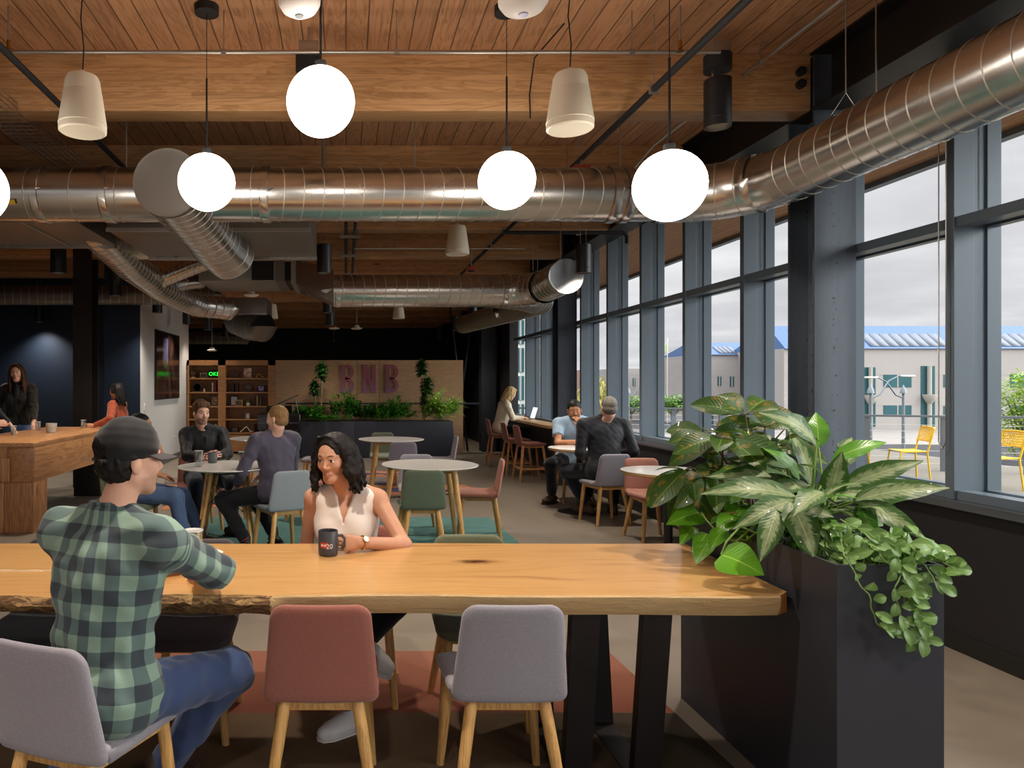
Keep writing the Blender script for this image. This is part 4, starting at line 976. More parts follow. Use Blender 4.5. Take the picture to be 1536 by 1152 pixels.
        o = bpy.data.objects.new(name, me); C.objects.link(o)
        if parent is not None: o.parent = parent
        return o

# ---------------------------------------------------------------- skin, cloth, hair
def skin(name, c, lipc):
    m, t, b = newmat(name); co = t.coord(); c = lin(c)
    at_ = t.new('ShaderNodeAttribute'); at_.attribute_name = 'tint'; lp, sb, _ = t.xyz(at_.outputs['Vector'])
    base = t.mix(t.noise(co, 22, 3, .6), tuple(x*.90 for x in c), tuple(min(1, x*1.07) for x in c))
    base = t.mix(t.math('MULTIPLY', sb, t.math('ADD', .45, t.math('MULTIPLY', t.noise(co, 260, 2, .7), .6))), base, tuple(x*.22 for x in c))
    t.put(b.inputs['Base Color'], t.mix(t.math('MULTIPLY', lp, .7), base, lin(lipc)))
    b.inputs['Roughness'].default_value = .48; b.inputs['Subsurface Weight'].default_value = .12; b.inputs['Subsurface Radius'].default_value = (.012, .005, .003); b.inputs['Subsurface Scale'].default_value = .6
    b.inputs['Specular IOR Level'].default_value = .35
    return (m,)
SK_TAN = skin('skin_tan', '#c8957a', '#b0706a'); SK_LIGHT = skin('skin_light', '#dba98c', '#b56f63'); SK_PINK = skin('skin_fair', '#dfae96', '#b5705f'); SK_WARM = skin('skin_warm', '#bf8560', '#955548')
def cloth(name, c, var=.16, rough=.85, scale=300, sheen=.2):
    m, t, b = newmat(name); co = t.coord(); c = lin(c)
    n = t.noise(co, scale, 2, .7); n2 = t.noise(co, 6, 3, .5)
    t.put(b.inputs['Base Color'], t.mix(t.math('ADD', t.math('MULTIPLY', n, .5), t.math('MULTIPLY', n2, .5)), tuple(x*(1-var) for x in c), tuple(min(1, x*(1+var)) for x in c)))
    b.inputs['Roughness'].default_value = rough; b.inputs['Sheen Weight'].default_value = sheen; b.inputs['Specular IOR Level'].default_value = .2
    t.put(b.inputs['Normal'], t.bump(n, .15, .002)); return m
def hairm(name, c1, c2, sc_=(160, 160, 14)):
    m, t, b = newmat(name); co = t.coord(); n = t.noise(t.mapv(co, sc_), 1.0, 4, .65, .5)
    t.put(b.inputs['Base Color'], t.ramp(n, [(.35, lin(c1)), (.65, lin(c2))])); b.inputs['Roughness'].default_value = .55
    b.inputs['Specular IOR Level'].default_value = .22; t.put(b.inputs['Normal'], t.bump(n, .5, .003)); return m
H_BLACK = hairm('hair_black', '#0b0909', '#211c1b'); H_BROWN = hairm('hair_brown', '#3d281b', '#6b4a30'); H_SANDY = hairm('hair_sandy', '#6f5032', '#a07c50')
H_BLONDE = hairm('hair_blonde', '#9c7d4e', '#dcc38e'); H_GREY = hairm('hair_grey', '#55504c', '#8e8880', (120, 120, 120)); H_LONG = hairm('hair_long_brown', '#2a1a12', '#5c3c26')
M_DENIM = cloth('denim_blue', '#35456a', .35, .8, 420); M_DENIML = cloth('denim_washed', '#566c93', .3, .8, 420); M_DARKT = cloth('dark_trousers', '#17171c', .2); M_NAVYT = cloth('navy_trousers', '#1c2230', .25)
M_SOLE = mat('rubber_sole', '#e4e2dc', .6); M_EYEW = mat('eye_white', '#e6dfd8', .25); M_IRIS = mat('eye_iris', '#20140e', .15)
# gingham in the cloth's own coordinates
m, t, b = newmat('gingham'); a_ = t.new('ShaderNodeAttribute'); a_.attribute_name = 'cloth_uv'; U, V_, W_ = t.xyz(a_.outputs['Vector'])
co = t.coord(); P_ = .090
def band(x): return t.ramp(t.math('ABSOLUTE', t.math('SUBTRACT', t.math('FRACT', t.math('DIVIDE', x, P_)), .5)), [(.235, 1.), (.265, 0.)])
wob = t.math('MULTIPLY', t.math('SUBTRACT', t.noise(co, 9, 2), .5), .01)
su, sv = band(t.math('ADD', U, wob)), band(t.math('ADD', V_, wob)); s2 = t.math('MULTIPLY', t.math('ADD', su, sv), .5)
cc = t.ramp(s2, [(0, lin('#8ba695')), (.25, lin('#8ba695')), (.42, lin('#5e7371')), (.58, lin('#5e7371')), (.8, lin('#363c45')), (1, lin('#363c45'))])
n = t.noise(co, 340, 2, .7); t.put(b.inputs['Base Color'], t.mix(t.math('MULTIPLY', n, .4), cc, lin('#3f4d4d'))); b.inputs['Roughness'].default_value = .85; b.inputs['Sheen Weight'].default_value = .2
b.inputs['Specular IOR Level'].default_value = .2; t.put(b.inputs['Normal'], t.bump(n, .15, .002)); M_PLAID = m

def frame(deg, pitch=0, roll=0):
    """columns: right, forward, up"""
    R = Matrix.Rotation(math.radians(deg), 3, 'Z') @ Matrix.Rotation(-math.radians(pitch), 3, 'X') @ Matrix.Rotation(math.radians(roll), 3, 'Y')
    return np.array(R)
def ik(a, b, l1, l2, hint):
    a = np.array(a, float); b = np.array(b, float); d = b-a; L = np.linalg.norm(d)
    if L > (l1+l2)*.995: b = a+d/L*(l1+l2)*.995; d = b-a; L = np.linalg.norm(d)
    x = (l1*l1-l2*l2+L*L)/(2*L); y = math.sqrt(max(0, l1*l1-x*x)); u = d/L; hnt = np.array(hint, float); w_ = hnt-u*(hnt@u); w_ /= np.linalg.norm(w_)+1e-9
    return a+u*x+w_*y, b
def hand(B, wrist, fdir, palm, curl=(.5, .5, .5, .5), thumb=.5, s=1., side=1, spread=.012, rf=.0088):
    """fdir: where the fingers point; palm: where the palm faces; side +1: thumb lies along palm x fdir"""
    f = np.array(fdir, float); f /= np.linalg.norm(f); p = np.array(palm, float); p -= f*(p@f); p /= np.linalg.norm(p); r_ = np.cross(p, f)*side; W = np.array(wrist, float); rf = rf*s
    base = []
    for i in range(4):
        off = (1.5-i)*.021*s; st = W+r_*off*.55+f*.012*s; kn = W+r_*off+f*(.088-.005*abs(i-1.2))*s; B.cap(st, kn, .0135*s, .0115*s, .010, 1); base.append(kn)
    B.ell(W+f*.048*s, (.037*s, .044*s, .014*s), .012, 1, np.stack([r_, f, p], 1))
    for i, kn in enumerate(base):
        L = (.043, .048, .045, .035)[i]*s; ang = 0; d = f+r_*(1.5-i)*spread*2; d /= np.linalg.norm(d); q = kn; rr_ = rf*(1, 1, .97, .86)[i]
        for j, lf in enumerate((1, .62, .48)):
            ang += curl[i]*(1.0, 1.15, .7)[j]; dd = d*math.cos(ang)+p*math.sin(ang); e = q+dd*L*lf; B.cap(q, e, rr_*(1-.06*j), rr_*(.94-.06*j), .004, 1); q = e
    t0_ = W+r_*.022*s+f*.02*s+p*.006*s; d = r_*.78+f*.55+p*.25*thumb; d /= np.linalg.norm(d); t1_ = t0_+d*.036*s; d2 = r_*(.45-.35*thumb)+f*.8+p*.5*thumb; d2 /= np.linalg.norm(d2); t2_ = t1_+d2*.032*s; d3 = d2+p*.4*thumb-r_*.25*thumb; d3 /= np.linalg.norm(d3)
    B.cap(W+r_*.012*s, t0_, .015*s, .015*s, .01, 1); B.cap(t0_, t1_, .0145*s, .0115*s, .008, 1); B.cap(t1_, t2_, .0112*s, .0098*s, .005, 1); B.cap(t2_, t2_+d3*.026*s, .0098*s, .0082*s, .004, 1)

def person(label, hip, deg, head, hz, shoulders=.18, lean=8, twist=0, neck_len=.50, wrists=(None, None), elbows=(None, None), ankles=(None, None), knees=(None, None),
           toes=(None, None), hands=(None, None), top=None, bottom=None, shoe=None, sk=SK_LIGHT, hairf=None, hair_m=None, h=.008, s=1., sleeve='long', noise=.003, collar_=True, vneck=0, female=False,
           stubble=False, brows='#2a1c14', plaid=False, jacket=None, sock=None, skirt_z=None, extra=None, hh=.006, belly=0., open_=False, hs=1.):
    root = thing('person', label, 'person', (hip[0], hip[1], 0)); O = np.array([hip[0], hip[1], 0.])
    T = frame(deg, 0); Tt = frame(deg+twist, 0); Hf = frame(*head)
    rt, fw, up = T[:, 0], T[:, 1], np.array([0, 0, 1.]); hip = np.array([0, 0, hip[2]]) ; L = neck_len*s
    ln = math.radians(lean); sp = np.array(fw)*math.sin(ln)+up*math.cos(ln)      # spine direction
    neck = hip+sp*L; rs, fs = Tt[:, 0], Tt[:, 1]; fl = fs-sp*(fs@sp); fl /= np.linalg.norm(fl)
    hc = np.array(hz, float)-O if hz is not None else neck+up*.155*s+fw*.03
    TR = np.stack([rs, fl, sp], 1)
    sh = [neck-rs*shoulders*s-sp*.045*s, neck+rs*shoulders*s-sp*.045*s]            # left, right
    hips = [hip-rt*.095*s, hip+rt*.095*s]
    B = Blob()
    def torso(B, g, tg, bare=False):
        w_ = (1.0 if not female else .90)
        B.ell(hip+up*.0+fw*.0, np.array((.168*(1.02 if female else 1), .118, .115))*s+g, .05, tg, T)
        B.ell(hip+sp*.13*s+fl*.0, np.array((.148*w_, .102+belly, .14))*s+g, .05, tg, TR)
        B.ell(hip+sp*.27*s+fl*.005, np.array((.158*w_, .108, .15))*s+g, .05, tg, TR)
        B.ell(neck-sp*.13*s, np.array(((shoulders-.012), .098, .115))*s+g, .04, tg, TR)
        ins = .060 if bare else .03
        B.cap(sh[0]+rs*ins, sh[1]-rs*ins, .052*s+g, .052*s+g, .035, tg)
        for q, sg_ in zip(sh, (1, -1)): B.cap(neck+sp*.035*s, q+sp*.012*s+(rs*sg_*.045 if bare else 0), .034*s+g*.6, .040*s+(g*.6 if bare else g), .035, tg)
        if female:
            for q in (-1, 1): B.ell(neck-sp*.19*s+rs*q*.072*s+fl*.075*s, np.array((.060, .055, .062))*s+g*.7, .03, tg, TR)
    torso(B, 0, 0)
    # neck and head
    bs = s; fine = hh <= .006
    c = lambda x, y, z: hc+Hf@(np.array([x, y, z])*s*hs)
    B.cap(neck-sp*.02, c(0, -.018, -.075), .056*s*(.86 if female else 1), .050*s*(.86 if female else 1), .025, 0)
    e = lambda p, r_, k=.02, tg=0, op='add': B.ell(c(*p), np.array(r_)*s, k, tg, Hf, op)
    jw = .9 if female else 1.
    e((0, -.014, .036), (.073, .092, .080)); e((0, .028, .022), (.062, .062, .062)); e((0, .022, -.032), (.058*jw, .064, .068)); e((0, .058, -.094), (.022*jw, .020, .018), .025)
    for q in (-1, 1):
        B.cap(c(q*.052*jw, -.005, -.052), c(q*.018, .060, -.092), .016*s, .016*s, .025, 0)
        e((q*.040, .058, -.022), (.020, .022, .022), .022); e((q*.074, -.010, -.010), (.008, .019, .031), .006)
        B.cap(c(q*.012, .086, .026), c(q*.042, .072, .024), .007*s, .006*s, .012, 0)
        e((q*.031, .097 if fine else .099, .003), (.0165, .0125, .0085), .009, 0, 'sub')
        e((q*.012, .090, -.0335), (.0062, .0085, .0058), .006)
    nw = .86 if female else 1.
    B.cap(c(0, .084, .014), c(0, .103, -.026), .0062*s*nw, .0092*s*nw, .012, 0); B.cap(c(0, .103, -.027), c(0, .093, -.036), .009*s*nw, .007*s, .008, 0)
    for q in (-1, 1) if fine else (): B.cap(c(q*.019, .0835, .0125), c(q*.043, .0775, .0105), .0040*s, .0038*s, .005, 0); B.cap(c(q*.020, .0835, -.0065), c(q*.042, .078, -.005), .0036*s, .0036*s, .006, 0)
    B.cap(c(-.021, .076, -.062), c(0, .087, -.0585), .0042*s, .0068*s, .007, 0); B.cap(c(.021, .076, -.062), c(0, .087, -.0585), .0042*s, .0068*s, .007, 0)
    B.cap(c(-.018, .076, -.0665), c(0, .085, -.0695), .004*s, .0075*s, .006, 0); B.cap(c(.018, .076, -.0665), c(0, .085, -.0695), .004*s, .0075*s, .006, 0)
    # limbs
    arms = []
    for i in (0, 1):
        sg = -1 if i == 0 else 1
        w_ = np.array(wrists[i], float)-O if wrists[i] is not None else hip+rs*sg*.20*s+fw*.25*s+up*.08
        hint = np.array(elbows[i], float)-O-sh[i] if elbows[i] is not None else rs*sg*.5-up*1.-fw*.3
        el, w_ = ik(sh[i], w_, .285*s, .255*s, hint); arms.append((sh[i], el, w_))
        B.cap(sh[i], el, .050*s*(.88 if female else 1), .040*s*(.86 if female else 1), .03, 2+i); B.cap(el, w_, .041*s*(.86 if female else 1), .0265*s, .02, 4+i)
        hd = hands[i] or {}
        f_ = hd.get('f', w_-el); p_ = hd.get('p', -up*.9+rs*(-sg)*.4)
        hand(B, w_, f_, p_, hd.get('curl', (.28, .32, .36, .4)), hd.get('thumb', .5), s*(.92 if female else 1), hd.get('side', sg), rf=max(.0088, h*1.15))
    legs = []
    for i in (0, 1):
        sg = -1 if i == 0 else 1
        a_ = np.array(ankles[i], float)-O if ankles[i] is not None else hips[i]+fw*.45*s-up*(hip[2]-.09)
        hint = np.array(knees[i], float)-O-hips[i] if knees[i] is not None else up*.9+fw*.5+rs*sg*.15
        kn, a_ = ik(hips[i], a_, .43*s, .42*s, hint); legs.append((hips[i], kn, a_))
        B.cap(hips[i], kn, .080*s, .055*s, .04, 6+i); B.cap(kn, a_, .053*s, .036*s, .03, 8+i)
    allv = [hc, neck]
    stb = stubble
    def tint(V, near, adds):
        P = ((V-hc)@Hf)/s; U = np.zeros((len(V), 3)); sm = lambda x: np.clip(x, 0, 1)
        ok = np.array([q[6] != 1 for q in adds])[near]
        U[:, 0] = sm((1-(P[:, 0]/.0235)**2-((P[:, 2]+.0645)/.0098)**2)*2.5)*(P[:, 1] > .06)*ok
        if stb:
            jaw = sm((-.030-P[:, 2]-.25*np.abs(P[:, 0]-0))/.012)*sm((P[:, 1]-.0+.3*(P[:, 2]+.05))/.02)*sm((P[:, 2]+.128)/.015)*sm((.095-np.abs(P[:, 0]))/.01)
            cheek = 1-sm(((P[:, 2]+.062)/.022))*sm((np.abs(P[:, 0])-.020)/.010)*sm((.052-np.abs(P[:, 0]))/.01)
            U[:, 1] = jaw*cheek*ok*stb
        return U
    B.mesh('body', hh, list(sk), root, puv=tint, puvname='tint')
    for q in (-1, 1):
        mb = MB(); ec = Vector(c(q*.031, .0765, .003)); R = Matrix(Hf.tolist()) @ Matrix.Rotation(-PI/2, 3, 'X')
        r_ = .0118*s; mb.lathe([(r_*math.sin(PI*i/12), -r_*math.cos(PI*i/12)) for i in range(13)], tuple(ec), n=20, R=R)
        ic = ec+Vector(Hf @ np.array([0, .0012*s, 0])); k0 = len(mb.f)
        mb.lathe([(r_*math.sin(PI*i/24), r_*math.cos(PI*i/24)) for i in range(0, 5)][::-1], tuple(ic), n=16, mi=1, R=R); mb.build('eye', [M_EYEW, M_IRIS], root, smooth=180)
        mb = MB(); mb.tube([c(q*x, y+.0015, z) for x, y, z in ((.013, .0905, .024), (.024, .089, .029), (.036, .083, .029), (.047, .073, .023))], [.0020*s, .0026*s, .0022*s, .0010*s], n=8, flat=.8); mb.build('eyebrow', mat('brow_'+brows, brows, .8), root)
        mb = MB(); mb.tube([c(q*x, y, z) for x, y, z in ((.019, .0860, .006), (.026, .0885, .0095), (.035, .0875, .0098), (.044, .0805, .006))], [.0008*s, .0013*s, .0013*s, .0008*s], n=6); mb.build('eyelid', mat('lash_dark', '#1c1210', .7), root)
    # clothes
    tm = top or cloth('x', '#888888')
    S_ = Blob(); g = .013*s+noise*.9; torso(S_, g, 0, sleeve == 'none'); S_.cap(hips[0]+up*.01, hips[1]+up*.01, .094*s+g, .094*s+g, .05, 0)
    S_.cap(neck-sp*.05*s-fl*.006, neck+sp*.020*s, .058*s+g*.5, .054*s+g*.3, .02, 0)
    for i in (0, 1):
        a, el, w_ = arms[i]
        if sleeve == 'long':
            S_.cap(a, el, .053*s+g*.8, .046*s+g*.6, .03, 2+i); S_.cap(el, el+(w_-el)*.93, .048*s+g*.4, .034*s+g*.3, .02, 4+i, flat=1)
        elif sleeve == 'short': S_.cap(a, a+(el-a)*.62, .056*s+g*.7, .055*s+g*.6, .03, 2+i, flat=1)
        elif sleeve == 'none': S_.cap(a+(el-a)*.06+rs*(1 if i else -1)*.012*s, a+(el-a)*.9+rs*(1 if i else -1)*.012*s, .062*s, .055*s, .008, 0, op='sub')
    if collar_:
        for i in range(12):
            a0, a1 = [PI*2*(i+j)/12 for j in (0, 1)]
            if (vneck or open_) and (i in (2, 3)): continue
            pt = lambda a: neck+sp*(.048+.012*(1-math.sin(a))/2)*s+(rs*math.cos(a)+fl*(math.sin(a)*.95+.08))*.064*s
            S_.cap(pt(a0), pt(a1), .0085*s, .0085*s, .006, 0); S_.cap(pt(a0)-sp*.02*s, pt(a1)-sp*.02*s, .0095*s, .0095*s, .008, 0)
    S_.ell(c(0, -.006, -.02), np.array((.050, .054, .108))*s, .008, 0, Hf, 'sub')
    if vneck:
        for q in np.linspace(0, 1, 6): S_.ell(neck+fl*.10*s+sp*(.03-vneck*q)*s, np.array((.052*(1-q)+.006, .10, .035))*s, .008, 0, TR, 'sub')
    cuts = []
    hem = hip[2]-.07 if skirt_z is None else skirt_z
    cuts.append(((0, 0, hem), (0, 0, -1)))
    def puv(V, near, adds):
        U = np.zeros((len(V), 3)); P = (V-hip)@TR; U[:, 0] = .165*np.arctan2(P[:, 0], -P[:, 1]); U[:, 1] = P[:, 2]
        for j, q in enumerate(adds):
            if q[0] != 'c' or q[6] < 2: continue
            m_ = near == j
            if not m_.any(): continue
            a, b_ = arms[q[6] % 2][0], arms[q[6] % 2][1 if q[6] < 4 else 2]
            if q[6] >= 4: a = arms[q[6] % 2][1]
            ax_ = (b_-a)/np.linalg.norm(b_-a); u_ = np.cross(ax_, [.3, .2, 1.]); u_ /= np.linalg.norm(u_); v_ = np.cross(ax_, u_); D = V[m_]-a
            w2 = np.clip(((D@ax_)-(.02 if q[6] < 4 else -1))/.05, 0, 1)
            U[m_, 0] = U[m_, 0]*(1-w2)+w2*.052*np.arctan2(D@v_, D@u_); U[m_, 1] = U[m_, 1]*(1-w2)+w2*(-(D@ax_)-(.285*s if q[6] >= 4 else 0)) if q[6] >= 4 else np.where(w2 > .5, .40-(D@ax_), U[m_, 1]); U[m_, 0] = U[m_, 0]
        return U
    S_.mesh('jacket' if jacket else 'shirt', h, [tm], root, noise=dict(amp=noise, len=.085, seed=len(label), n=9, dir=(1, 1, .8)), cuts=cuts, puv=puv if plaid else None)
    if jacket:   # an inner top showing between the open fronts
        pass
    Bt = Blob(); g = .012*s
    Bt.ell(hip-up*.02, np.array((.163, .112, .095))*s+g, .05, 0, T)
    for i in (0, 1):
        a, kn, an = legs[i]
        Bt.cap(a, kn, .085*s+g*.5, .060*s+g, .04, 0); Bt.cap(kn, kn+(an-kn)*.95, .060*s+g, .044*s+g*.8, .03, 0, flat=1)
    Bt.mesh('trousers', max(h, .006), [bottom or M_DARKT], root, noise=dict(amp=noise*.9, len=.09, seed=3+len(label), n=5), cuts=[((0, 0, max(hip[2]+.095*s, max(q[1][2] for q in legs)+.08)), (0, 0, 1))])
    for i in (0, 1):
        a, kn, an = legs[i]; td = np.array(toes[i], float) if toes[i] is not None else fw.copy()
        td /= np.linalg.norm(td); flat_ = abs(td[2]) < .2; side_ = np.cross(td, up); side_ /= np.linalg.norm(side_)+1e-9; dn = -np.cross(side_, td); dn = dn/np.linalg.norm(dn)
        if dn[2] > 0: dn = -dn
        Sb = Blob(); b0 = an+dn*.045*s
        Sb.cap(b0-td*.055*s, b0+td*.06*s, .040*s, .042*s, .02, 0); Sb.cap(b0+td*.05*s+dn*.012*s, b0+td*.155*s+dn*.012*s, .040*s, .030*s, .02, 0); Sb.cap(an+dn*.01, an-td*.01-dn*.03*s, .040*s, .042*s, .02, 0)
        for q in (-1, 1): Sb.cap(b0+td*.03*s+side_*q*.012*s, b0+td*.12*s+side_*q*.016*s+dn*.01, .032*s, .030*s, .02, 0)
        so = Sb.mesh('shoe', max(h*.8, .005), [shoe or mat('brown_leather_shoe', '#46301f', .45)], root, cuts=[(b0+dn*.038*s, dn)])
        mb = MB(); ol = [(x*1.0*s, y*s) for x, y in ((-.035, -.09), (.035, -.09), (.044, -.03), (.046, .07), (.046, .13), (.030, .175), (0, .188), (-.030, .175), (-.046, .13), (-.046, .07), (-.044, -.03))]
        R = Matrix([(side_[k_], td[k_], -dn[k_]) for k_ in range(3)]); c0 = Vector(b0+dn*.038*s); n_ = len(ol)
        mb.add([c0+R@Vector((x, y, .004)) for x, y in ol]+[c0+R@Vector((x, y, -.018*s)) for x, y in ol], [tuple(range(n_)), tuple(range(2*n_-1, n_-1, -1))]+[(j, j+n_, (j+1) % n_+n_, (j+1) % n_) for j in range(n_)])
        mb.build('sole', M_SOLE if shoe is not None and 'white' in shoe.name else mat('dark_sole', '#2b2320', .7), so, smooth=30)
        if sock is not None:
            MB().cyl(Vector(an+(kn-an)*.03), Vector(an+(kn-an)*.22), .047*s, .050*s, n=20).build('sock', sock, root)
    ctx = dict(root=root, c=c, Hf=Hf, s=s*hs if False else s, hs=hs, neck=neck, hip=hip, rs=rs, fl=fl, sp=sp, up=up, arms=arms, legs=legs, TR=TR, sh=sh, O=O, h=h)
    if hairf: hairf(ctx, hair_m)
    if extra: extra(ctx)
    return ctx
def short_hair(top=.014, back=-.06, fade=False, front=.062, vol=.0, hh=.005):
    def f(x, m):
        B = Blob(); c, s, Hf = x['c'], x['s'], x['Hf']; e = lambda p, r_, k=.01, op='add': B.ell(c(*p), np.array(r_)*s, k, 0, Hf, op)
        e((0, -.016, .038+vol*.5), (.074+top*.45, .093+top*.6, .080+top)); e((0, -.03, -.015), (.070+top*.4, .075+top*.5, .065))
        if vol: B.cap(c(-.045, .055, .09), c(.05, .045, .095), .028*s, .030*s, .03, 0)
        e((0, .075, -.035), (.085, .058, .088+front-.062), .012, 'sub')
        for q in (-1, 1): e((q*.078, -.002, -.03), (.022, .030, .052), .008, 'sub')
        n_ = Hf@np.array([0, .35, -1.]); cut = [(c(0, -.08, back), n_)]
        B.mesh('hair', min(hh, .006), [m], x['root'], noise=dict(amp=.0028 if not fade else .001, len=.022, seed=4, n=6, dir=(1, 1, .4)), cuts=cut)
    return f
def strands_hair(fmax=.62, n=34, length=.30, wave=.012, rad=.013, front=.055, spread=.0, part=.01, face_open=.055, hh=.005, back=.05, seed=2, over=0.):
    def f(x, m):
        B = Blob(); c, s, Hf = x['c'], x['s'], x['Hf']; rnd = random.Random(seed)
        B.ell(c(0, -.016, .042), np.array((.084, .104, .088))*s, .01, 0, Hf)
        B.ell(c(part*.5, .088, -.012), np.array((.060, .060, .096))*s, .012, 0, Hf, 'sub')
        for i in range(n):
            a = -PI*.5+2*PI*(i+.5)/n      # round the head, 0 = right, pi/2 = face
            ca, sa = math.cos(a), math.sin(a)
            if sa > fmax: continue
            r_ = rad*rnd.uniform(.8, 1.25)*s; p = []; ph = rnd.random()*6; L = length*rnd.uniform(.86, 1.08)
            for k in range(11):
                t_ = k/10; fx = (.078+spread*t_+.012*math.sin(t_*3))*ca; fy = -.018+(.092+spread*.7*t_)*sa
                if sa > 0: fy = -.018+(.085+.02*t_)*sa
                z = .075-L*t_; top_ = math.sqrt(max(0, 1-max(0, (z-.03)/.075)**2)); wv = wave*min(1, t_*1.8)
                p.append(c((fx*top_+wv*math.sin(t_*13+ph)*(-sa if abs(sa) > .5 else 1)*.8), fy*top_+wv*math.cos(t_*12+ph*1.7)*.8, z))
            B.chain(p, [r_*(1-.55*max(0, k/10-.55)/.45) for k in range(11)], .006)
        for q in (-1, 1):                  # locks swept from the parting over the temples
            for j in range(5):
                p = [c(part, .050-.02*j, .119-.004*j), c(part+q*.034, .050-.020*j, .110-.003*j), c(part*.5+q*.062, .046-.020*j, .082), c(q*.078, .038-.022*j, .035), c(q*(.084+spread*.3), .026-.02*j, -.02)]
                B.chain(p, [.007*s, .009*s, .011*s, .013*s, .014*s], .006)
        B.mesh('hair', hh, [m], x['root'], noise=dict(amp=.0016, len=.014, seed=6, n=6, dir=(1, 1, .3)))
    return f
def cap_on(x):
    c, s, Hf = x['c'], x['s'], x['Hf']; B = Blob(); e = lambda p, r_, k=.008, op='add': B.ell(c(*p), np.array(r_)*s, k, 0, Hf, op)
    M_CAP = cloth('black_cap', '#1b1a1c', .25, .75, 500)
    e((0, -.012, .040), (.083, .101, .094)); e((0, -.088, .028), (.040, .055, .036), .006, 'sub')
    for q in (-1, 1): B.cap(c(q*.079, -.02, .010), c(q*.04, -.100, .000), .0065*s, .0065*s, .004, 0)
    B.cap(c(-.044, -.101, -.002), c(.044, -.101, -.002), .008*s, .008*s, .004, 0)
    n_ = Hf@np.array([0, .10, -1.])
    B.mesh('cap', .004, [M_CAP], x['root'], noise=dict(amp=.0012, len=.05, seed=9), cuts=[(c(0, 0, .004), n_)])
    def f(u, v):
        a = -1.25+2.5*u; r0 = .076+.004*v; ex = .075*v*math.cos(a*.72)
        X_ = math.sin(a)*(r0+.010*v); Y_ = math.cos(a)*.092-.012+ex; Z_ = .022-.016*v-.16*(X_**2)*(.5+v)*6*.55
        return c(X_, Y_, Z_)
    MB().grid(f, 28, 10).build('cap_brim', mat('cap_brim_cloth', '#3a3538', .8, vary=.1, vscale=200), x['root'], smooth=180, solid=.004)
    MB().add([c(.03, -.117, .006), c(.05, -.110, .006), c(.05, -.110, -.012), c(.03, -.117, -.012)], [(0, 1, 2, 3)]).build('strap_buckle', M_STEELD, x['root'], solid=.003)
def watch_on(x):
    a, el, w_ = x['arms'][0]; d = (w_-el)/np.linalg.norm(w_-el); p = w_-d*.012
    mb = MB(); u = np.cross(d, [0, 0, 1.]); u /= np.linalg.norm(u); v = np.cross(d, u)
    mb.tube([p+(u*math.cos(a_)+v*math.sin(a_))*.0285 for a_ in np.linspace(0, 2*PI, 25)], .0035, n=8, caps=False); mb.build('watch_strap', mat('gold_watch', '#c9a15e', .25, 1), x['root'])
    n_ = np.array([.25, -.72, .62]); n_ = n_-d*(n_@d); n_ /= np.linalg.norm(n_); q = p+n_*.029
    MB().cyl(q, q+n_*.006, .0155, n=28).build('watch_case', mat('gold_watch', '#c9a15e', .25, 1), x['root']); MB().cyl(q+n_*.006, q+n_*.0068, .0135, n=28).build('watch_face', mat('watch_dial', '#efece6', .3), x['root'])
def buttons(x, n=5, col='#efe6dc', z0=.08, dz=.07):
    mb = MB(); B_ = x['neck']; m_ = mat('button_'+col, col, .4)
    for i in range(n):
        p = B_-x['sp']*(z0+dz*i)+x['fl']*.128*x['s']; mb.cyl(p, p+x['fl']*.004, .005, n=10)
    mb.build('placket_buttons', m_, x['root'])
def placket(m_, w_=.016, d0=.118, z0=.10, z1=.36):
    def f(x):
        B = Blob(); s = x['s']
        for i in range(8):
            a0 = z0+(z1-z0)*i/8; a1 = z0+(z1-z0)*(i+1)/8
            B.cap(x['neck']-x['sp']*a0+x['fl']*d0*s, x['neck']-x['sp']*a1+x['fl']*d0*s, w_, w_, .006, 0)
        B.mesh('placket', .004, [m_], x['root'])
    return f
T_OFF = cloth('off_white_blouse', '#ece2da', .05, .75, 300, .3); T_BLK = cloth('black_shirt', '#17171a', .25, .55); T_PLUM = cloth('plum_shirt', '#4c4757', .18, .7)
T_SKY = cloth('sky_blue_polo', '#9fb9d2', .08); T_NAVYB = cloth('midnight_shirt', '#1d1f27', .22, .55); T_POLO = cloth('grey_blue_polo', '#5f6e86', .15)
T_ORA = cloth('rust_orange_jacket', '#9c4a30', .15); T_CRM = cloth('cream_blazer', '#d9cdb6', .06); T_CHAR = cloth('charcoal_blazer', '#26231f', .3)
W_SHOE = mat('white_canvas_shoe', '#e9e8e6', .55); B_BOOT = mat('black_boot', '#15161a', .4); BR_SHOE = mat('brown_leather_shoe', '#46301f', .45); TAN_SHOE = mat('taupe_suede_shoe', '#4d3d34', .8)
# 1 the man in the checked shirt, back to the camera
person('man in a green and black checked shirt and black cap, back to the camera', (-.765, 2.20, .545), -26, (-50, 2, 0), (-.690, 2.26, 1.262), lean=5, twist=2, shoulders=.196, neck_len=.50,
       wrists=((-.70, 2.74, .80), (-.53, 2.62, .805)), elbows=((-1.10, 2.36, .74), (-.20, 2.40, .78)), ankles=((-.98, 2.42, .12), (-.66, 2.50, .13)), knees=((-.82, 2.62, .75), (-.30, 2.42, .75)),
       toes=((.1, 1, -.02), (.5, .8, -.02)), top=M_PLAID, plaid=True, bottom=M_DENIM, shoe=mat('dark_brown_boot', '#2e211b', .5), sk=SK_PINK, hairf=lambda x, m: (short_hair(top=.006, back=-.085, vol=0)(x, m), cap_on(x)), hair_m=H_BLACK, skirt_z=.44, hs=.96,
       h=.006, hh=.005, noise=.0048, stubble=.5, s=1.04, hands=(dict(p=(0, 0, -1)), dict(p=(0, 0, -1))))
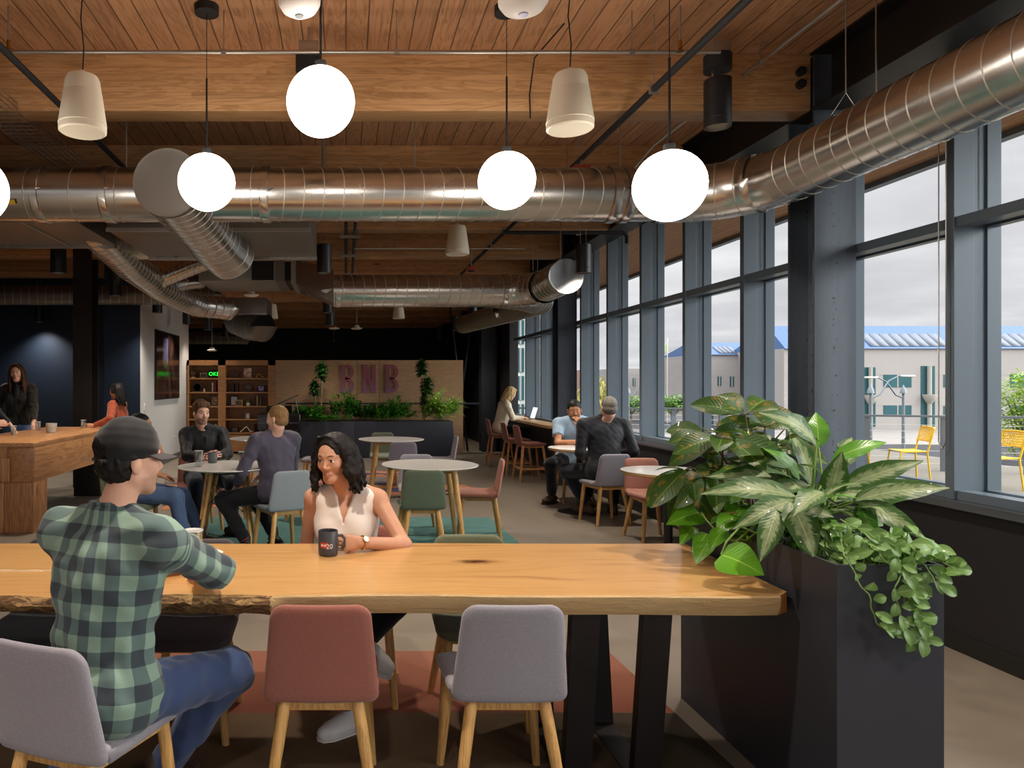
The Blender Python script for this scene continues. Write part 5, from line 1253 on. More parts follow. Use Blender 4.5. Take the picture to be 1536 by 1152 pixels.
# 2 the woman in the white blouse, mug in hand
person('woman in a sleeveless white blouse with wavy black shoulder-length hair, holding a dark mug', (.0, 3.50, .52), 180, (152, 6, 2), (-.055, 3.375, 1.148), lean=5, twist=-6, shoulders=.165, neck_len=.475, female=True,
       wrists=((.062, 3.135, .800), (-.17, 3.33, .58)), elbows=((.27, 3.30, .78), (-.20, 3.56, .70)), ankles=((.09, 3.21, .35), (.03, 3.06, .09)), knees=((.34, 3.0, .50), (-.16, 3.0, .60)), toes=((.80, -.45, -.40), (-.82, -.55, -.02)),
       hands=(dict(f=(-.93, -.36, .06), p=(-.34, .93, 0), curl=(.42, .52, .60, .66), thumb=.35, side=-1), None), top=T_OFF, sleeve='none', bottom=M_DARKT, shoe=W_SHOE, sk=SK_TAN, vneck=.13, hairf=strands_hair(n=44, length=.225, wave=.016, rad=.017, spread=.045, part=.018), hair_m=H_BLACK,
       h=.0045, hh=.0042, noise=.0014, s=.97, collar_=True, extra=lambda x: (watch_on(x), placket(T_OFF, .011, .112, .17, .36)(x), buttons(x, 3, '#e9dccb', .20, .06)))
# 3 the man in blue jeans, half behind the cap
person('man in blue jeans seated in profile, head half hidden by the black cap', (-1.93, 6.36, .545), -90, (-80, -8, 0), (-1.86, 6.42, 1.115), lean=-8, shoulders=.18, neck_len=.45,
       wrists=((-1.70, 6.52, .86), (-1.66, 6.28, .70)), elbows=((-1.66, 6.62, .3), (-1.75, 6.0, .65)), ankles=((-1.33, 6.55, .10), (-1.42, 6.25, .10)), knees=((-1.3, 6.5, .9), (-1.3, 6.2, .9)), toes=((1, 0, 0), (1, -.1, 0)),
       hands=(dict(f=(-.3, 0, 1), p=(-1, 0, 0), curl=(1.3, 1.3, 1.3, 1.3)), None), top=T_POLO, sleeve='short', bottom=M_DENIML, shoe=BR_SHOE, sk=SK_WARM, hairf=short_hair(top=.012), hair_m=H_BLACK, h=.009, hh=.008,
       extra=lambda x: MB().tube([(.15*math.cos(a)*1.05+.0, .185*math.sin(a), .645-.545+.545+.0) for a in np.linspace(0, 2*PI, 24)], .018, n=6, caps=False).build('belt', mat('brown_belt', '#5f3521', .5), x['root']))
# 4 the man in the black shirt
person('young man in a black shirt with brown hair facing the camera, holding a grey mug', (-1.48, 7.32, .545), 202, (214, 2, 0), (-1.475, 7.20, 1.21), lean=4, shoulders=.19, neck_len=.49, wrists=((-1.28, 6.93, .80), (-1.36, 6.90, .80)), elbows=((-1.15, 7.1, .7), (-1.75, 7.0, .65)),
       ankles=((-1.12, 6.98, .10), (-1.42, 6.85, .10)), knees=((-1.0, 6.9, .9), (-1.45, 6.7, .9)), toes=((.9, -.35, 0), (.3, -.9, 0)), hands=(dict(f=(-.3, -.8, 0), p=(-1, .2, 0)), dict(f=(.7, -.6, .25), p=(.5, .6, 0), curl=(.5, .6, .6, .7))),
       top=T_BLK, bottom=M_NAVYT, shoe=BR_SHOE, sk=SK_PINK, hairf=short_hair(top=.02, vol=.012, front=.075, back=-.07), hair_m=H_BROWN, h=.007, hh=.0065, stubble=True, sock=mat('teal_sock', '#6d8f98', .9), extra=placket(T_BLK, .012, .114, .06, .3))
# 5 the man in the plum shirt
person('man in a plum grey shirt with short sandy hair, back half turned to the camera', (-.60, 6.28, .545), 36, (64, 2, 0), (-.615, 6.30, 1.195), lean=8, shoulders=.195, neck_len=.50, wrists=((-.98, 6.35, .60), (-.74, 6.62, .66)), elbows=((-.92, 6.1, .7), (-.4, 6.6, .7)),
       ankles=((-.88, 6.22, .12), (-.66, 6.5, .12)), knees=((-1.15, 6.35, .9), (-1.0, 6.6, .9)), toes=((.45, -.85, -.1), (.4, -.8, 0)), top=T_PLUM, bottom=M_DARKT, shoe=B_BOOT, sk=SK_PINK, hairf=short_hair(top=.006, fade=True, back=-.06), hair_m=H_SANDY, h=.007, hh=.0065, noise=.0035,
       sock=mat('red_sock', '#a8392f', .9))
# 6 standing woman with long hair
NECKL = mat('silver_chain', '#c8c4bc', .25, 1)
person('standing woman with very long brown hair and blue jeans behind the timber counter', (-4.45, 9.60, .95), 188, (192, 0, 3), (-4.45, 9.55, 1.655), lean=0, shoulders=.165, neck_len=.52, female=True, wrists=((-4.08, 9.25, .93), (-4.75, 9.45, .95)), elbows=((-4.15, 9.7, 1.1), (-4.85, 9.7, 1.1)),
       ankles=((-4.35, 9.6, .09), (-4.55, 9.6, .09)), knees=((-4.35, 9.3, .5), (-4.55, 9.3, .5)), top=T_CHAR, bottom=M_DENIML, shoe=B_BOOT, sk=SK_LIGHT, hairf=strands_hair(n=30, length=.52, wave=.012, rad=.016, spread=.03, hh=.007), hair_m=H_LONG, h=.008, hh=.0075, skirt_z=.96, s=1.03,
       extra=lambda x: (Blob().ell(x['neck']-x['sp']*.22+x['fl']*.075, np.array((.062, .062, .25)), .01, 0, x['TR']).mesh('inner_top', .008, [mat('black_knit', '#0e0e10', .8)], x['root']),
                        MB().tube([x['neck']+x['sp']*(.015-.05*(1-abs(q))**.7)+x['fl']*(.10+.02*(1-abs(q)))+x['rs']*.07*q for q in np.linspace(-1, 1, 11)], .003, n=5).build('necklace', NECKL, x['root'])))
# 7 woman in the orange jacket
person('dark-haired woman in a rust orange jacket at the far end of the timber counter', (-3.16, 9.98, .80), 82, (80, 4, 0), (-3.22, 9.92, 1.405), lean=10, shoulders=.16, neck_len=.48, female=True, wrists=((-3.44, 9.62, .94), (-3.42, 9.95, .93)), elbows=((-3.2, 9.6, 1.0), (-3.2, 10.1, 1.0)),
       ankles=((-3.3, 9.95, .15), (-3.1, 9.95, .15)), knees=((-3.6, 9.9, .8), (-3.5, 10, .8)), top=T_ORA, bottom=M_DARKT, shoe=B_BOOT, sk=SK_LIGHT, hairf=strands_hair(n=26, length=.30, wave=.006, rad=.015, spread=.01, hh=.007, fmax=-.05), hair_m=H_BLACK, h=.008, hh=.0075, s=.95,
       hands=(dict(f=(-1, -.1, 0), p=(0, 1, 0), curl=(.4, .4, .5, .5)), None))
# 8 blonde woman at the bar
person('blonde woman in a cream blazer seated at the window bar, typing on a laptop', (2.83, 13.0, .70), -84, (-78, 28, 0), (3.03, 13.0, 1.34), lean=12, shoulders=.165, neck_len=.49, female=True, wrists=((3.20, 13.12, .90), (3.22, 12.80, .90)), elbows=((3.0, 13.3, .8), (2.98, 12.6, .80)),
       ankles=((3.08, 13.1, .27), (3.12, 12.9, .27)), knees=((3.3, 13.1, .8), (3.3, 12.9, .8)), top=T_CRM, bottom=M_NAVYT, shoe=B_BOOT, sk=SK_LIGHT, hairf=strands_hair(n=26, length=.27, wave=.006, rad=.014, spread=.015, hh=.008), hair_m=H_BLONDE, h=.009, hh=.008, skirt_z=.56, s=.97)
# 9 man in the light blue polo
person('bearded man in a light blue polo resting his chin on his hand', (2.92, 9.10, .545), 176, (168, 8, 2), (2.885, 8.93, 1.175), lean=14, shoulders=.20, neck_len=.49, wrists=((2.93, 8.76, .985), (2.86, 8.66, .80)), elbows=((3.16, 8.70, .60), (2.62, 8.80, .72)),
       ankles=((2.98, 8.75, .10), (2.60, 8.93, .11)), knees=((3.05, 8.6, .9), (2.50, 8.62, .9)), toes=((0, -1, 0), (-.75, -.65, 0)), hands=(dict(f=(-.45, .12, .85), p=(-.2, .9, .1), curl=(.5, .6, .7, .8)), dict(f=(1, .05, 0), p=(0, .2, -1))),
       top=T_SKY, sleeve='short', bottom=M_DARKT, shoe=BR_SHOE, sk=SK_WARM, hairf=short_hair(top=.012, back=-.04), hair_m=H_BLACK, h=.009, hh=.0075, s=1.06, stubble=True)
# 10 man in the dark shirt, back to the camera
person('grey-haired man in a black shirt seated by the windows with his back to the camera', (2.86, 7.80, .545), 2, (-2, 2, 0), (2.895, 7.78, 1.245), lean=5, shoulders=.215, neck_len=.515, wrists=((2.72, 8.04, .70), (3.06, 8.04, .70)), elbows=((2.52, 7.70, .6), (3.26, 7.70, .6)),
       ankles=((2.77, 8.13, .11), (3.1, 8.2, .10)), knees=((2.45, 8.10, .9), (3.2, 8.3, .9)), toes=((-.5, .8, 0), (.2, 1, 0)), top=T_NAVYB, bottom=M_NAVYT, shoe=TAN_SHOE, sk=SK_PINK, hairf=short_hair(top=.002, fade=True, back=-.075), hair_m=H_GREY, h=.008, hh=.0075, s=1.08, noise=.0018)
# 11 person cut off by the left edge
person('person in a black jacket mostly cut off by the left edge, holding a glass', (-4.52, 8.42, .93), -100, (-95, 4, 0), (-4.50, 8.42, 1.60), lean=4, shoulders=.18, neck_len=.50, wrists=((-4.0, 8.55, .95), (-3.97, 8.18, .955)), elbows=((-4.3, 8.7, 1.1), (-4.30, 8.2, 1.05)),
       ankles=((-4.5, 8.5, .09), (-4.5, 8.3, .09)), knees=((-4.2, 8.5, .5), (-4.2, 8.3, .5)), top=T_BLK, bottom=M_DARKT, shoe=B_BOOT, sk=SK_PINK, hairf=short_hair(), hair_m=H_BROWN, h=.010, hh=.009, skirt_z=.9,
       hands=(None, dict(f=(1, 0, 0), p=(0, 1, 0), curl=(.5, .5, .6, .6))))
# ---------------------------------------------------------------- divider wall with bookcase, lettered panel
BY = 15.3
bx = lambda px: (px-519)*BY/F
bz = lambda py: EYE+(577-py)*BY/F
r = thing('bookcase', 'built-in wooden bookcase with two bays of shelves behind the seated men', 'bookcase', (bx(348), BY, 0)); ox = bx(348)
X0, XD0, XD1, XE, XF = -3.44, bx(327), bx(338.4), bx(402), bx(413); SH = [bz(567), bz(588), bz(609), bz(628.5), bz(649)]
mb = MB()
for a, b_ in ((X0, X0+.04), (XD0, XD1), (XE, XF)): mb.b2((a-ox, 0, 0), (b_-ox, .38, 2.03))
mb.b2((X0-ox, 0, 1.92), (XF-ox, .38, 2.03)).b2((X0-ox, .36, 0), (XF-ox, .38, 2.03)); mb.build('carcass', M_SHELF, r)
for a, b_ in ((X0+.04, XD0), (XD1, XE)):
    for z in SH: MB().b2((a-ox, 0, z-.03), (b_-ox, .36, z)).build('shelf_board', M_SHELF, r)
    mb = MB().b2((a-ox, .01, 0.05), (b_-ox, .03, SH[-1]-.05)); mb.build('cabinet_door', M_SHELF, r)
r = thing('lettered_panel', 'long pale veneer wall panel carrying three big maroon letters', 'wall panel', (bx(555), BY, 0)); ox = bx(555)
for a, b_ in ((XF, bx(536)), (bx(536), bx(569)), (bx(569), 2.54)): MB().b2((a-ox+.004, 0, 0), (b_-ox-.004, .08, 2.03)).build('veneer_board', M_PANEL, r)
m, t, b = newmat('maroon_letter'); z_ = t.xyz(t.coord())[2]
t.put(b.inputs['Base Color'], t.ramp(t.math('SUBTRACT', z_, 1.3), [(0, lin('#8a5a86')), (.3, lin('#8c4650')), (1, lin('#8c4048'))])); b.inputs['Roughness'].default_value = .4
def letter(kind, x0):
    mb = MB(); w_, h_, s_, d = .275, .61, .085, .035; z0 = 1.327
    mb.b2((x0, -d, z0), (x0+s_, -.0, z0+h_))
    if kind == 'B':
        for a, b_ in ((z0, z0+h_*.53), (z0+h_*.47, z0+h_)):
            hh_ = b_-a; ro = hh_/2; ri = ro-s_*.8; cx = x0+w_-ro*.9; th = .075; n = 16; o = []; i_ = []
            for k in range(n+1):
                an = -PI/2+PI*k/n; o.append((cx+ro*.9*math.cos(an), a+ro+ro*math.sin(an))); i_.append((cx+(ro*.9-th)*math.cos(an), a+ro+ri*math.sin(an)))
            o = [(x0+s_, a)]+o+[(x0+s_, b_)]; i_ = [(x0+s_, a+ro-ri)]+i_+[(x0+s_, b_-ro+ri)]; q = len(o)
            vs = [(x, y, z) for y in (-d, 0) for x, z in o+i_]
            fs = []
            for k in range(q-1):
                fs += [(k, k+1, q+k+1, q+k), (2*q+k, 2*q+q+k, 2*q+q+k+1, 2*q+k+1), (k, 2*q+k, 2*q+k+1, k+1), (q+k, q+k+1, 3*q+k+1, 3*q+k)]
            mb.add(vs, fs)
    else:
        mb.b2((x0+w_-s_, -d, z0), (x0+w_, 0, z0+h_)); vs = []
        for y in (-d, 0): y = y+(.004 if y < 0 else -.004); vs += [(x0+.0, y, z0+h_), (x0+s_*1.05, y, z0+h_), (x0+w_, y, z0), (x0+w_-s_*1.05, y, z0)]
        mb.add(vs, [(0, 1, 2, 3), (7, 6, 5, 4), (0, 4, 5, 1), (1, 5, 6, 2), (2, 6, 7, 3), (3, 7, 4, 0)])
    o = mb.build('letter', m, r, smooth=0); return o
for k_, px in (('B', 511.7), ('N', 544.5), ('B', 578.3)): letter(k_, bx(px)-ox)
MB().cyl((bx(430)-ox, -.25, 1.10), (2.5-ox, -.25, 1.10), .018).build('handrail', M_STEEL, r)
for x in (-1.2, .2, 1.4, 2.4): MB().cyl((x-ox, -.25, 1.10), (x-ox, .0, 1.06), .012).build('rail_bracket', M_STEEL, r)
r = thing('cross_brace', 'dark X-shaped steel bracing in the opening right of the lettered panel', 'brace', (2.62, 15.9, 0))
MB().cyl((-.28, 0, 3.3), (.12, 0, .0), .022).build('brace_rod', M_BLACK, r); MB().cyl((.26, .03, 3.3), (-.18, .03, .0), .022).build('brace_rod', M_BLACK, r)
MB().b2((-.1, -.1, 1.06), (.45, -.06, 1.10)).build('rail', M_STEEL, r)

def box_on(name, label, cat, px0, px1, ptop, shelf, mfront, frame_=.0, depth=.03, y=BY+.12, fm=None, group=None, tilt=0):
    x0, x1 = bx(px0), bx(px1); z0 = SH[shelf]; h_ = z0 and (bz(ptop)-z0)
    o = thing(name, label, cat, ((x0+x1)/2, y, z0), group=group); w_ = x1-x0
    if frame_:
        mb = MB(); mb.b2((-w_/2, 0, 0), (w_/2, depth, frame_)).b2((-w_/2, 0, h_-frame_), (w_/2, depth, h_)).b2((-w_/2, 0, frame_), (-w_/2+frame_, depth, h_-frame_)).b2((w_/2-frame_, 0, frame_), (w_/2, depth, h_-frame_)); mb.build('frame', fm or M_BLACKM, o)
        MB().b2((-w_/2+frame_, depth*.5, frame_), (w_/2-frame_, depth, h_-frame_)).build('picture', mfront, o)
    else:
        MB().b2((-w_/2, 0, 0), (w_/2, depth, h_), bev=.003).build('cover', mfront, o)
        MB().b2((-w_/2+.004, .003, .004), (w_/2-.002, depth-.003, h_+.0005)).build('pages', mat('paper', '#d8d0c0', .9), o)
    return o
def blotch(name, cols, sc_=14):
    m, t, b = newmat(name); n = t.noise(t.coord(), sc_, 3, .6); k = len(cols)
    t.put(b.inputs['Base Color'], t.ramp(n, [(.30+.4*i/(k-1), lin(c)) for i, c in enumerate(cols)])); b.inputs['Roughness'].default_value = .5; return m
P1_ = blotch('picture_dark', ['#1c1d22', '#4a4640', '#a79a88']); P2_ = blotch('picture_colour', ['#e8dcc8', '#c96a3a', '#f2e9da', '#b04a36']); P3_ = blotch('picture_violet', ['#4a4a9a', '#9a8ac8', '#d8c8e8', '#b06a8a']); P4_ = mat('white_paper', '#cfd0d8', .7); P5_ = blotch('picture_faces', ['#2a2522', '#8a6a52', '#c8a890'], 20)
OK_ = mat('oak_frame', '#b0884e', .5); BKR = mat('book_red', '#7a2c26', .6); BKW = mat('book_white', '#cfcac2', .6); BKD = mat('book_dark', '#241e1e', .6); BKY = mat('book_ochre', '#b48c3c', .6)
box_on('picture_frame', 'small pale picture frame on the top shelf, left bay, beside the green glowing cube', 'picture frame', 298, 309, 559, 0, P1_, .02, fm=mat('pale_frame', '#a8a294', .5))
box_on('picture_frame', 'small dark red picture frame on the top shelf, right bay', 'picture frame', 345, 357, 558.5, 0, P1_, .015, fm=BKR)
box_on('book', 'colourful orange and white book standing face out on the top shelf, right bay', 'book', 364, 376, 552, 0, P2_, y=BY+.15)
box_on('picture_frame', 'small violet picture in a black frame on the second shelf, right bay', 'picture frame', 385, 396, 578, 1, P3_, .015)
box_on('picture_frame', 'wide dark picture frame on the third shelf, left bay', 'picture frame', 291, 307, 597, 2, P1_, .02)
box_on('picture_frame', 'tall dark photo frame with faces on the third shelf, left bay', 'picture frame', 314, 325, 593, 2, P5_, .014)
box_on('picture_frame', 'black-framed white certificate on the third shelf, right bay', 'picture frame', 343, 355, 594, 2, P4_, .018, y=BY+.2)
box_on('picture_frame', 'small wooden picture frame in front of the white certificate', 'picture frame', 351.5, 363, 600, 2, P1_, .02, fm=OK_, y=BY+.08)
box_on('picture_frame', 'small grey picture frame alone on the fourth shelf, right bay', 'picture frame', 367, 373.5, 620, 3, P4_, .012, fm=M_GREY)
box_on('picture_frame', 'dark picture frame on the bottom shelf, right bay', 'picture frame', 345, 356, 641, 4, P1_, .015)
def spine(px, w_, ptop, shelf, m_, label, grp):
    x = bx(px); z0 = SH[shelf]; h_ = bz(ptop)-z0; o = thing('book', label, 'book', (x, BY+.1, z0), group=grp)
    MB().b2((-w_/2, 0, 0), (w_/2, .18, h_), bev=.003).build('cover', m_, o); MB().b2((-w_/2+.004, .004, .003), (w_/2-.004, .184, h_+.0008)).build('pages', MATS['paper'], o)
for px, w_, pt, sh, m_, lab in ((317.5, .035, 574, 1, BKW, 'white book leaning upright on the second shelf, left bay'), (321.3, .045, 572.5, 1, BKR, 'red book at the right end of the second shelf, left bay'),
    (347.5, .06, 574.5, 1, BKD, 'thick dark book on the second shelf, right bay, left of its pair'), (354, .06, 574.5, 1, mat('book_maroon', '#3a1c1c', .6), 'thick maroon book on the second shelf, right bay, right of its pair'),
    (382.5, .03, 594, 2, BKD, 'black book first in the row on the third shelf, right bay'), (384.8, .03, 592.5, 2, BKY, 'ochre book second in the row on the third shelf, right bay'), (387.2, .03, 594, 2, mat('book_slate', '#3a4048', .6), 'slate book third in the row on the third shelf, right bay'), (390, .035, 594.5, 2, mat('book_mauve', '#6a5a6a', .6), 'mauve book last in the row on the third shelf, right bay'),
    (313.5, .07, 637, 4, mat('book_taupe', '#6e625c', .6), 'taupe book on the bottom shelf, left bay'), (318.2, .05, 637.5, 4, mat('book_brown', '#54403a', .6), 'brown book in the middle on the bottom shelf, left bay'), (322.5, .05, 636.5, 4, BKW, 'white book on the right on the bottom shelf, left bay')):
    spine(px, w_, pt, sh, m_, lab, 'books on the bookcase')
def text_mesh(txt, size, fn, extrude=.001, align='CENTER'):
    cu = bpy.data.curves.new('t', 'FONT'); cu.body = txt; cu.size = size; cu.align_x = align; cu.extrude = extrude; cu.resolution_u = 3
    o = bpy.data.objects.new('t', cu); C.objects.link(o); bpy.context.view_layer.update(); me = o.to_mesh()
    mb = MB(); mb.add([fn(*v.co) for v in me.vertices], [tuple(p.vertices) for p in me.polygons]); o.to_mesh_clear(); bpy.data.objects.remove(o); bpy.data.curves.remove(cu); return mb
r = thing('light_cube', 'dark cube with glowing green characters on the top shelf, left bay', 'display', (bx(318.5), BY+.12, SH[0]), .35)
MB().box((0, 0, .09), (.17, .14, .17), bev=.006).build('case', M_BLACKM, r)
text_mesh('OKE', .115, lambda x, y, z: (x, -.0745-z, .05+y), .003).build('glowing_characters', mat('green_neon', '#18e040', .4, emis='#1be83c', estr=1.6), r)
r = thing('clock', 'round dark desk clock on the second shelf, right bay', 'clock', (bx(371), BY+.12, SH[1]))
MB().lathe([(0, 0), (.085, 0), (.092, .01), (.085, .03), (0, .03)], c=(0, 0, .093), R=Matrix.Rotation(PI/2, 3, 'X')).build('case', mat('clock_brown', '#3d2b20', .4), r)
MB().box((.012, -.034, .10), (.05, .004, .006), rot=Matrix.Rotation(-.4, 3, 'Y')).box((-.004, -.034, .115), (.006, .004, .045)).build('hands', mat('paper', '#d8d0c0', .9), r)
r = thing('hexagon_frame', 'black hexagonal frame with a picture on the second shelf, left bay', 'picture frame', (bx(294.5), BY+.1, SH[1]))
R90 = Matrix.Rotation(PI/2, 3, 'X')
MB().lathe([(.085, 0), (.11, 0), (.11, .03), (.085, .03), (.085, 0)], c=(0, 0, .1), n=6, R=R90).build('frame', M_BLACKM, r); MB().lathe([(0, -.012), (.085, -.012), (.085, -.008), (0, -.008)], c=(0, 0, .1), n=6, R=R90).build('picture', P5_, r)
r = thing('ornament', 'small cream cone ornament on the second shelf, left bay', 'ornament', (bx(305), BY+.1, SH[1])); MB().lathe([(0, 0), (.03, 0), (.028, .01), (.004, .08), (0, .082)], n=20).build('cone', M_CREAM, r)
r = thing('ornament', 'round glass ornament on a wooden foot at the left end of the top shelf', 'ornament', (bx(288), BY+.1, SH[0])); MB().lathe([(0, 0), (.055, 0), (.05, .03), (0, .03)], n=20).build('foot', M_BARTOP, r); MB().lathe([(.075*math.sin(PI*i/10), .105-.075*math.cos(PI*i/10)) for i in range(11)], n=20).build('ball', mat('smoked_glass', '#4a3a30', .15), r)
r = thing('ornament', 'yellow arch ornament on the top shelf, right bay', 'ornament', (bx(388), BY+.12, SH[0])); MB().tube([(-.07, 0, .0), (-.05, 0, .06), (0, 0, .085), (.04, 0, .05), (.06, 0, .03), (.1, 0, .02)], .014, n=8).build('arch', mat('yellow_glaze', '#c89a3c', .3), r)
r = thing('ornament', 'white zigzag ornament on the bottom shelf, right bay', 'ornament', (bx(369), BY+.06, SH[4])); MB().tube([(-.13, 0, .012), (0, 0, .13), (.09, 0, .02), (.14, 0, .03)], .012, n=6).build('zigzag', M_WHITE, r)
r = thing('basket', 'dark wire basket on the bottom shelf at the right end', 'basket', (bx(390), BY+.15, SH[4])); mb = MB()
for k in range(6): mb.lathe([(.13+.004*k, .012+.03*k), (.134+.004*k, .016+.03*k), (.13+.004*k, .02+.03*k)], n=24)
for k in range(16): a = 2*PI*k/16; mb.tube([(.12*math.cos(a), .12*math.sin(a), 0), (.152*math.cos(a), .152*math.sin(a), .18)], .004, n=5)
mb.build('wire_body', M_BLACKM, r)
r = thing('potted_plant', 'tiny plant in a white pot on the third shelf, right bay', 'plant', (bx(371), BY+.12, SH[2])); MB().lathe([(0, 0), (.035, 0), (.045, .07), (.04, .07), (.038, .06), (0, .06)], n=20).build('pot', M_WHITE, r)
mb = MB(); random.seed(5)
for i in range(26):
    a = random.random()*6.3; l = random.uniform(.04, .08); q = Vector((math.cos(a)*l*.8, math.sin(a)*l*.8, .07+random.uniform(.02, .09))); s_ = Vector((-math.sin(a), math.cos(a), .3))*.014
    mb.add([(0, 0, .06), q*.6+s_+Vector((0, 0, .02)), q, q*.6-s_+Vector((0, 0, .02))], [(0, 1, 2, 3)])
mb.build('foliage', mat('small_leaves', '#6f8a3a', .5), r)
# grand piano, half hidden
r = thing('grand_piano', 'black grand piano with raised lid behind the man in the plum shirt', 'piano', (-1.33, 14.45, 0)); 
pl = [(-.42, -.45), (.42, -.45), (.44, .0), (.30, .25), (.12, .55), (-.12, .68), (-.36, .6), (-.42, .3)]
mg = mat('piano_black', '#0f0f11', .15, coat=.5); MB().prism(pl, .62, .92).build('body', mg, r, bevel=.01); MB().b2((-.40, -.62, .62), (.40, -.45, .74)).build('keyboard', mg, r)
R = Matrix.Rotation(.75, 3, 'Y'); MB().add([R@Vector((x+.42, y, 0))+Vector((-.42, 0, .93)) for x, y in pl[::1]]+[R@Vector((x+.42, y, .02))+Vector((-.42, 0, .93)) for x, y in pl], [tuple(range(8)), tuple(range(15, 7, -1))]+[(i, (i+1) % 8, 8+(i+1) % 8, 8+i) for i in range(8)]).build('lid', mg, r, smooth=0) if False else MB().box((-.02, .1, 1.12), (.86, .9, .02), rot=Matrix.Rotation(-.42, 3, 'Y')).build('lid', mg, r)
MB().cyl((.36, -.1, .92), (.30, -.1, 1.2), .01).build('lid_prop', mg, r)
for x, y in ((-.34, -.38), (.36, -.38), (-.1, .5)): MB().tube([(x, y, .62), (x, y, .3), (x, y, 0)], [.05, .035, .03], n=12).build('leg', mg, r)
MB().box((0, -.35, 1.0), (.5, .02, .16), rot=Matrix.Rotation(-.3, 3, 'X')).build('music_stand', mg, r)
# wall screen and switches
m, t, b = newmat('screen_reflection'); co = t.coord(); X, Y_, Z = t.xyz(co)
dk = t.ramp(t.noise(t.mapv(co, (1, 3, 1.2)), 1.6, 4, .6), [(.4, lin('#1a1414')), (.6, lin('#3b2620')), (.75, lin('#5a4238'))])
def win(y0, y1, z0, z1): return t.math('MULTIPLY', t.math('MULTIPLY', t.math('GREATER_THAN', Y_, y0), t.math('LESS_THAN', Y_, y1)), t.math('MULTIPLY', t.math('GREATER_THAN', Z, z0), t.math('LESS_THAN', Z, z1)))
c = t.mix(win(-.42, -.05, .05, .52), dk, lin('#4c4c66')); c = t.mix(win(-.36, -.16, -.06, .10), c, lin('#2c4433')); b.inputs['Roughness'].default_value = .15  # window reflection painted into the screen's colour
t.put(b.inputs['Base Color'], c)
r = thing('wall_screen', 'large dark screen on the white wall, a dim reflection painted into it', 'screen', (-3.46, 13.66, 1.865))
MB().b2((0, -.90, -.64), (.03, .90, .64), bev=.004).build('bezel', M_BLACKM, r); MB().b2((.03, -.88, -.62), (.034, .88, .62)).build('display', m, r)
for y, z, lab in ((12.15, 1.12, 'white light switch at the near end of the white wall'), (14.2, .42, 'left of two white wall sockets low on the white wall'), (14.7, .42, 'right of two white wall sockets low on the white wall')):
    r = thing('switch_plate', lab, 'switch', (-3.46, y, z)); MB().b2((0, -.04, -.06), (.008, .04, .06), bev=.002).build('plate', M_WHITE, r); MB().b2((.008, -.012, -.025), (.011, .012, .025)).build('rocker', M_GREY, r)

# ---------------------------------------------------------------- drinks
def tumbler(x, y, z, label, h_=.145, rt=.042, rb=.030, water=0, tint=None, group='drinking glasses'):
    r = thing('drinking_glass', label, 'glass', (x, y, z), group=group)
    MB().lathe([(0, 0), (rb, 0), (rb+.001, .004), (rt, h_), (rt-.002, h_), (rb-.001, .012), (0, .012)], n=32).build('vessel', M_GLASS, r)
    MB().lathe([(rt-.0022, h_-.001), (rt, h_+.0006), (rt+.0006, h_-.002), (rt-.0022, h_-.003)], n=32).build('rim', mat('glass_rim', '#c9cdcc', .2), r)
    if water:
        f = water/h_; rw = rb+(rt-rb)*f-.003; MB().lathe([(0, .013), (rb-.002, .013), (rw, water), (0, water)], n=28).build('water', M_WATER, r)
    return r
g = tumbler(-.635, 2.93, .7575, 'drinking glass with a red lettered label on the long table', .14, .043, .033, .06)
def on_cyl(R_, a0, z0): return lambda x, y, z: ((R_+z)*math.sin(a0+x/R_), -(R_+z)*math.cos(a0+x/R_), z0+y)
RL = mat('label_red', '#b5322c', .5); WL = mat('label_white', '#efe9e4', .5)
def label_patch(parent, R_, a0, z0, w_, h_, m_, name='label'):
    mb = MB(); n = 10
    mb.grid(lambda u, v: on_cyl(R_, a0, z0)((u-.5)*w_, (v-.5)*h_, 0), n, 1); return mb.build(name, m_, parent)
label_patch(g, .0408, .30, .082, .046, .040, WL, 'label_border'); label_patch(g, .0412, .30, .082, .042, .036, RL, 'label'); text_mesh('BNB', .017, on_cyl(.0418, .30, .078), .0002).build('label_lettering', WL, g)
tumbler(-1.336, 6.41, .7565, 'empty drinking glass on the dowel-leg table, left of the grey mug', .145)
tumbler(-.925, 6.32, .7565, 'drinking glass with a little water on the dowel-leg table', .145, water=.04)
tumbler(-3.98, 9.13, .913, 'drinking glass near the far-left woman\'s hand on the timber counter', .11, .035, .028, .06)
tumbler(-3.86, 8.20, .913, 'drinking glass held at the far left edge of the timber counter', .11, .036, .030, .05)
tumbler(-3.55, 9.55, .913, 'drinking glass held by the woman in the orange jacket', .11, .036, .030, .04)
r = thing('candle_holder', 'squat mosaic glass candle holder on the timber counter', 'candle holder', (-3.61, 8.66, .913)); MB().lathe([(0, 0), (.05, 0), (.058, .01), (.066, .115), (.062, .115), (.054, .012), (0, .012)], n=32).build('vessel', blotch('mosaic_glass', ['#8a8a80', '#c8c8c0', '#6a6258'], 60), r); MB().cyl((0, 0, .013), (0, 0, .05), .035).build('candle', M_CREAM, r)
def mug(x, y, z, rz, label, m_, r_=.043, h_=.108):
    r = thing('mug', label, 'mug', (x, y, z), rz)
    MB().lathe([(0, 0), (r_*.88, 0), (r_*.97, .006), (r_, .02), (r_, h_-.003), (r_-.002, h_), (r_-.004, h_-.002), (r_-.004, .01), (0, .008)], n=48).build('body', m_, r)
    MB().tube([(r_-.003, 0, h_*.80), (r_+.018, 0, h_*.82), (r_+.030, 0, h_*.68), (r_+.030, 0, h_*.38), (r_+.018, 0, h_*.22), (r_-.003, 0, h_*.24)], .0062, n=10, flat=.8).build('handle', m_, r)
    return r
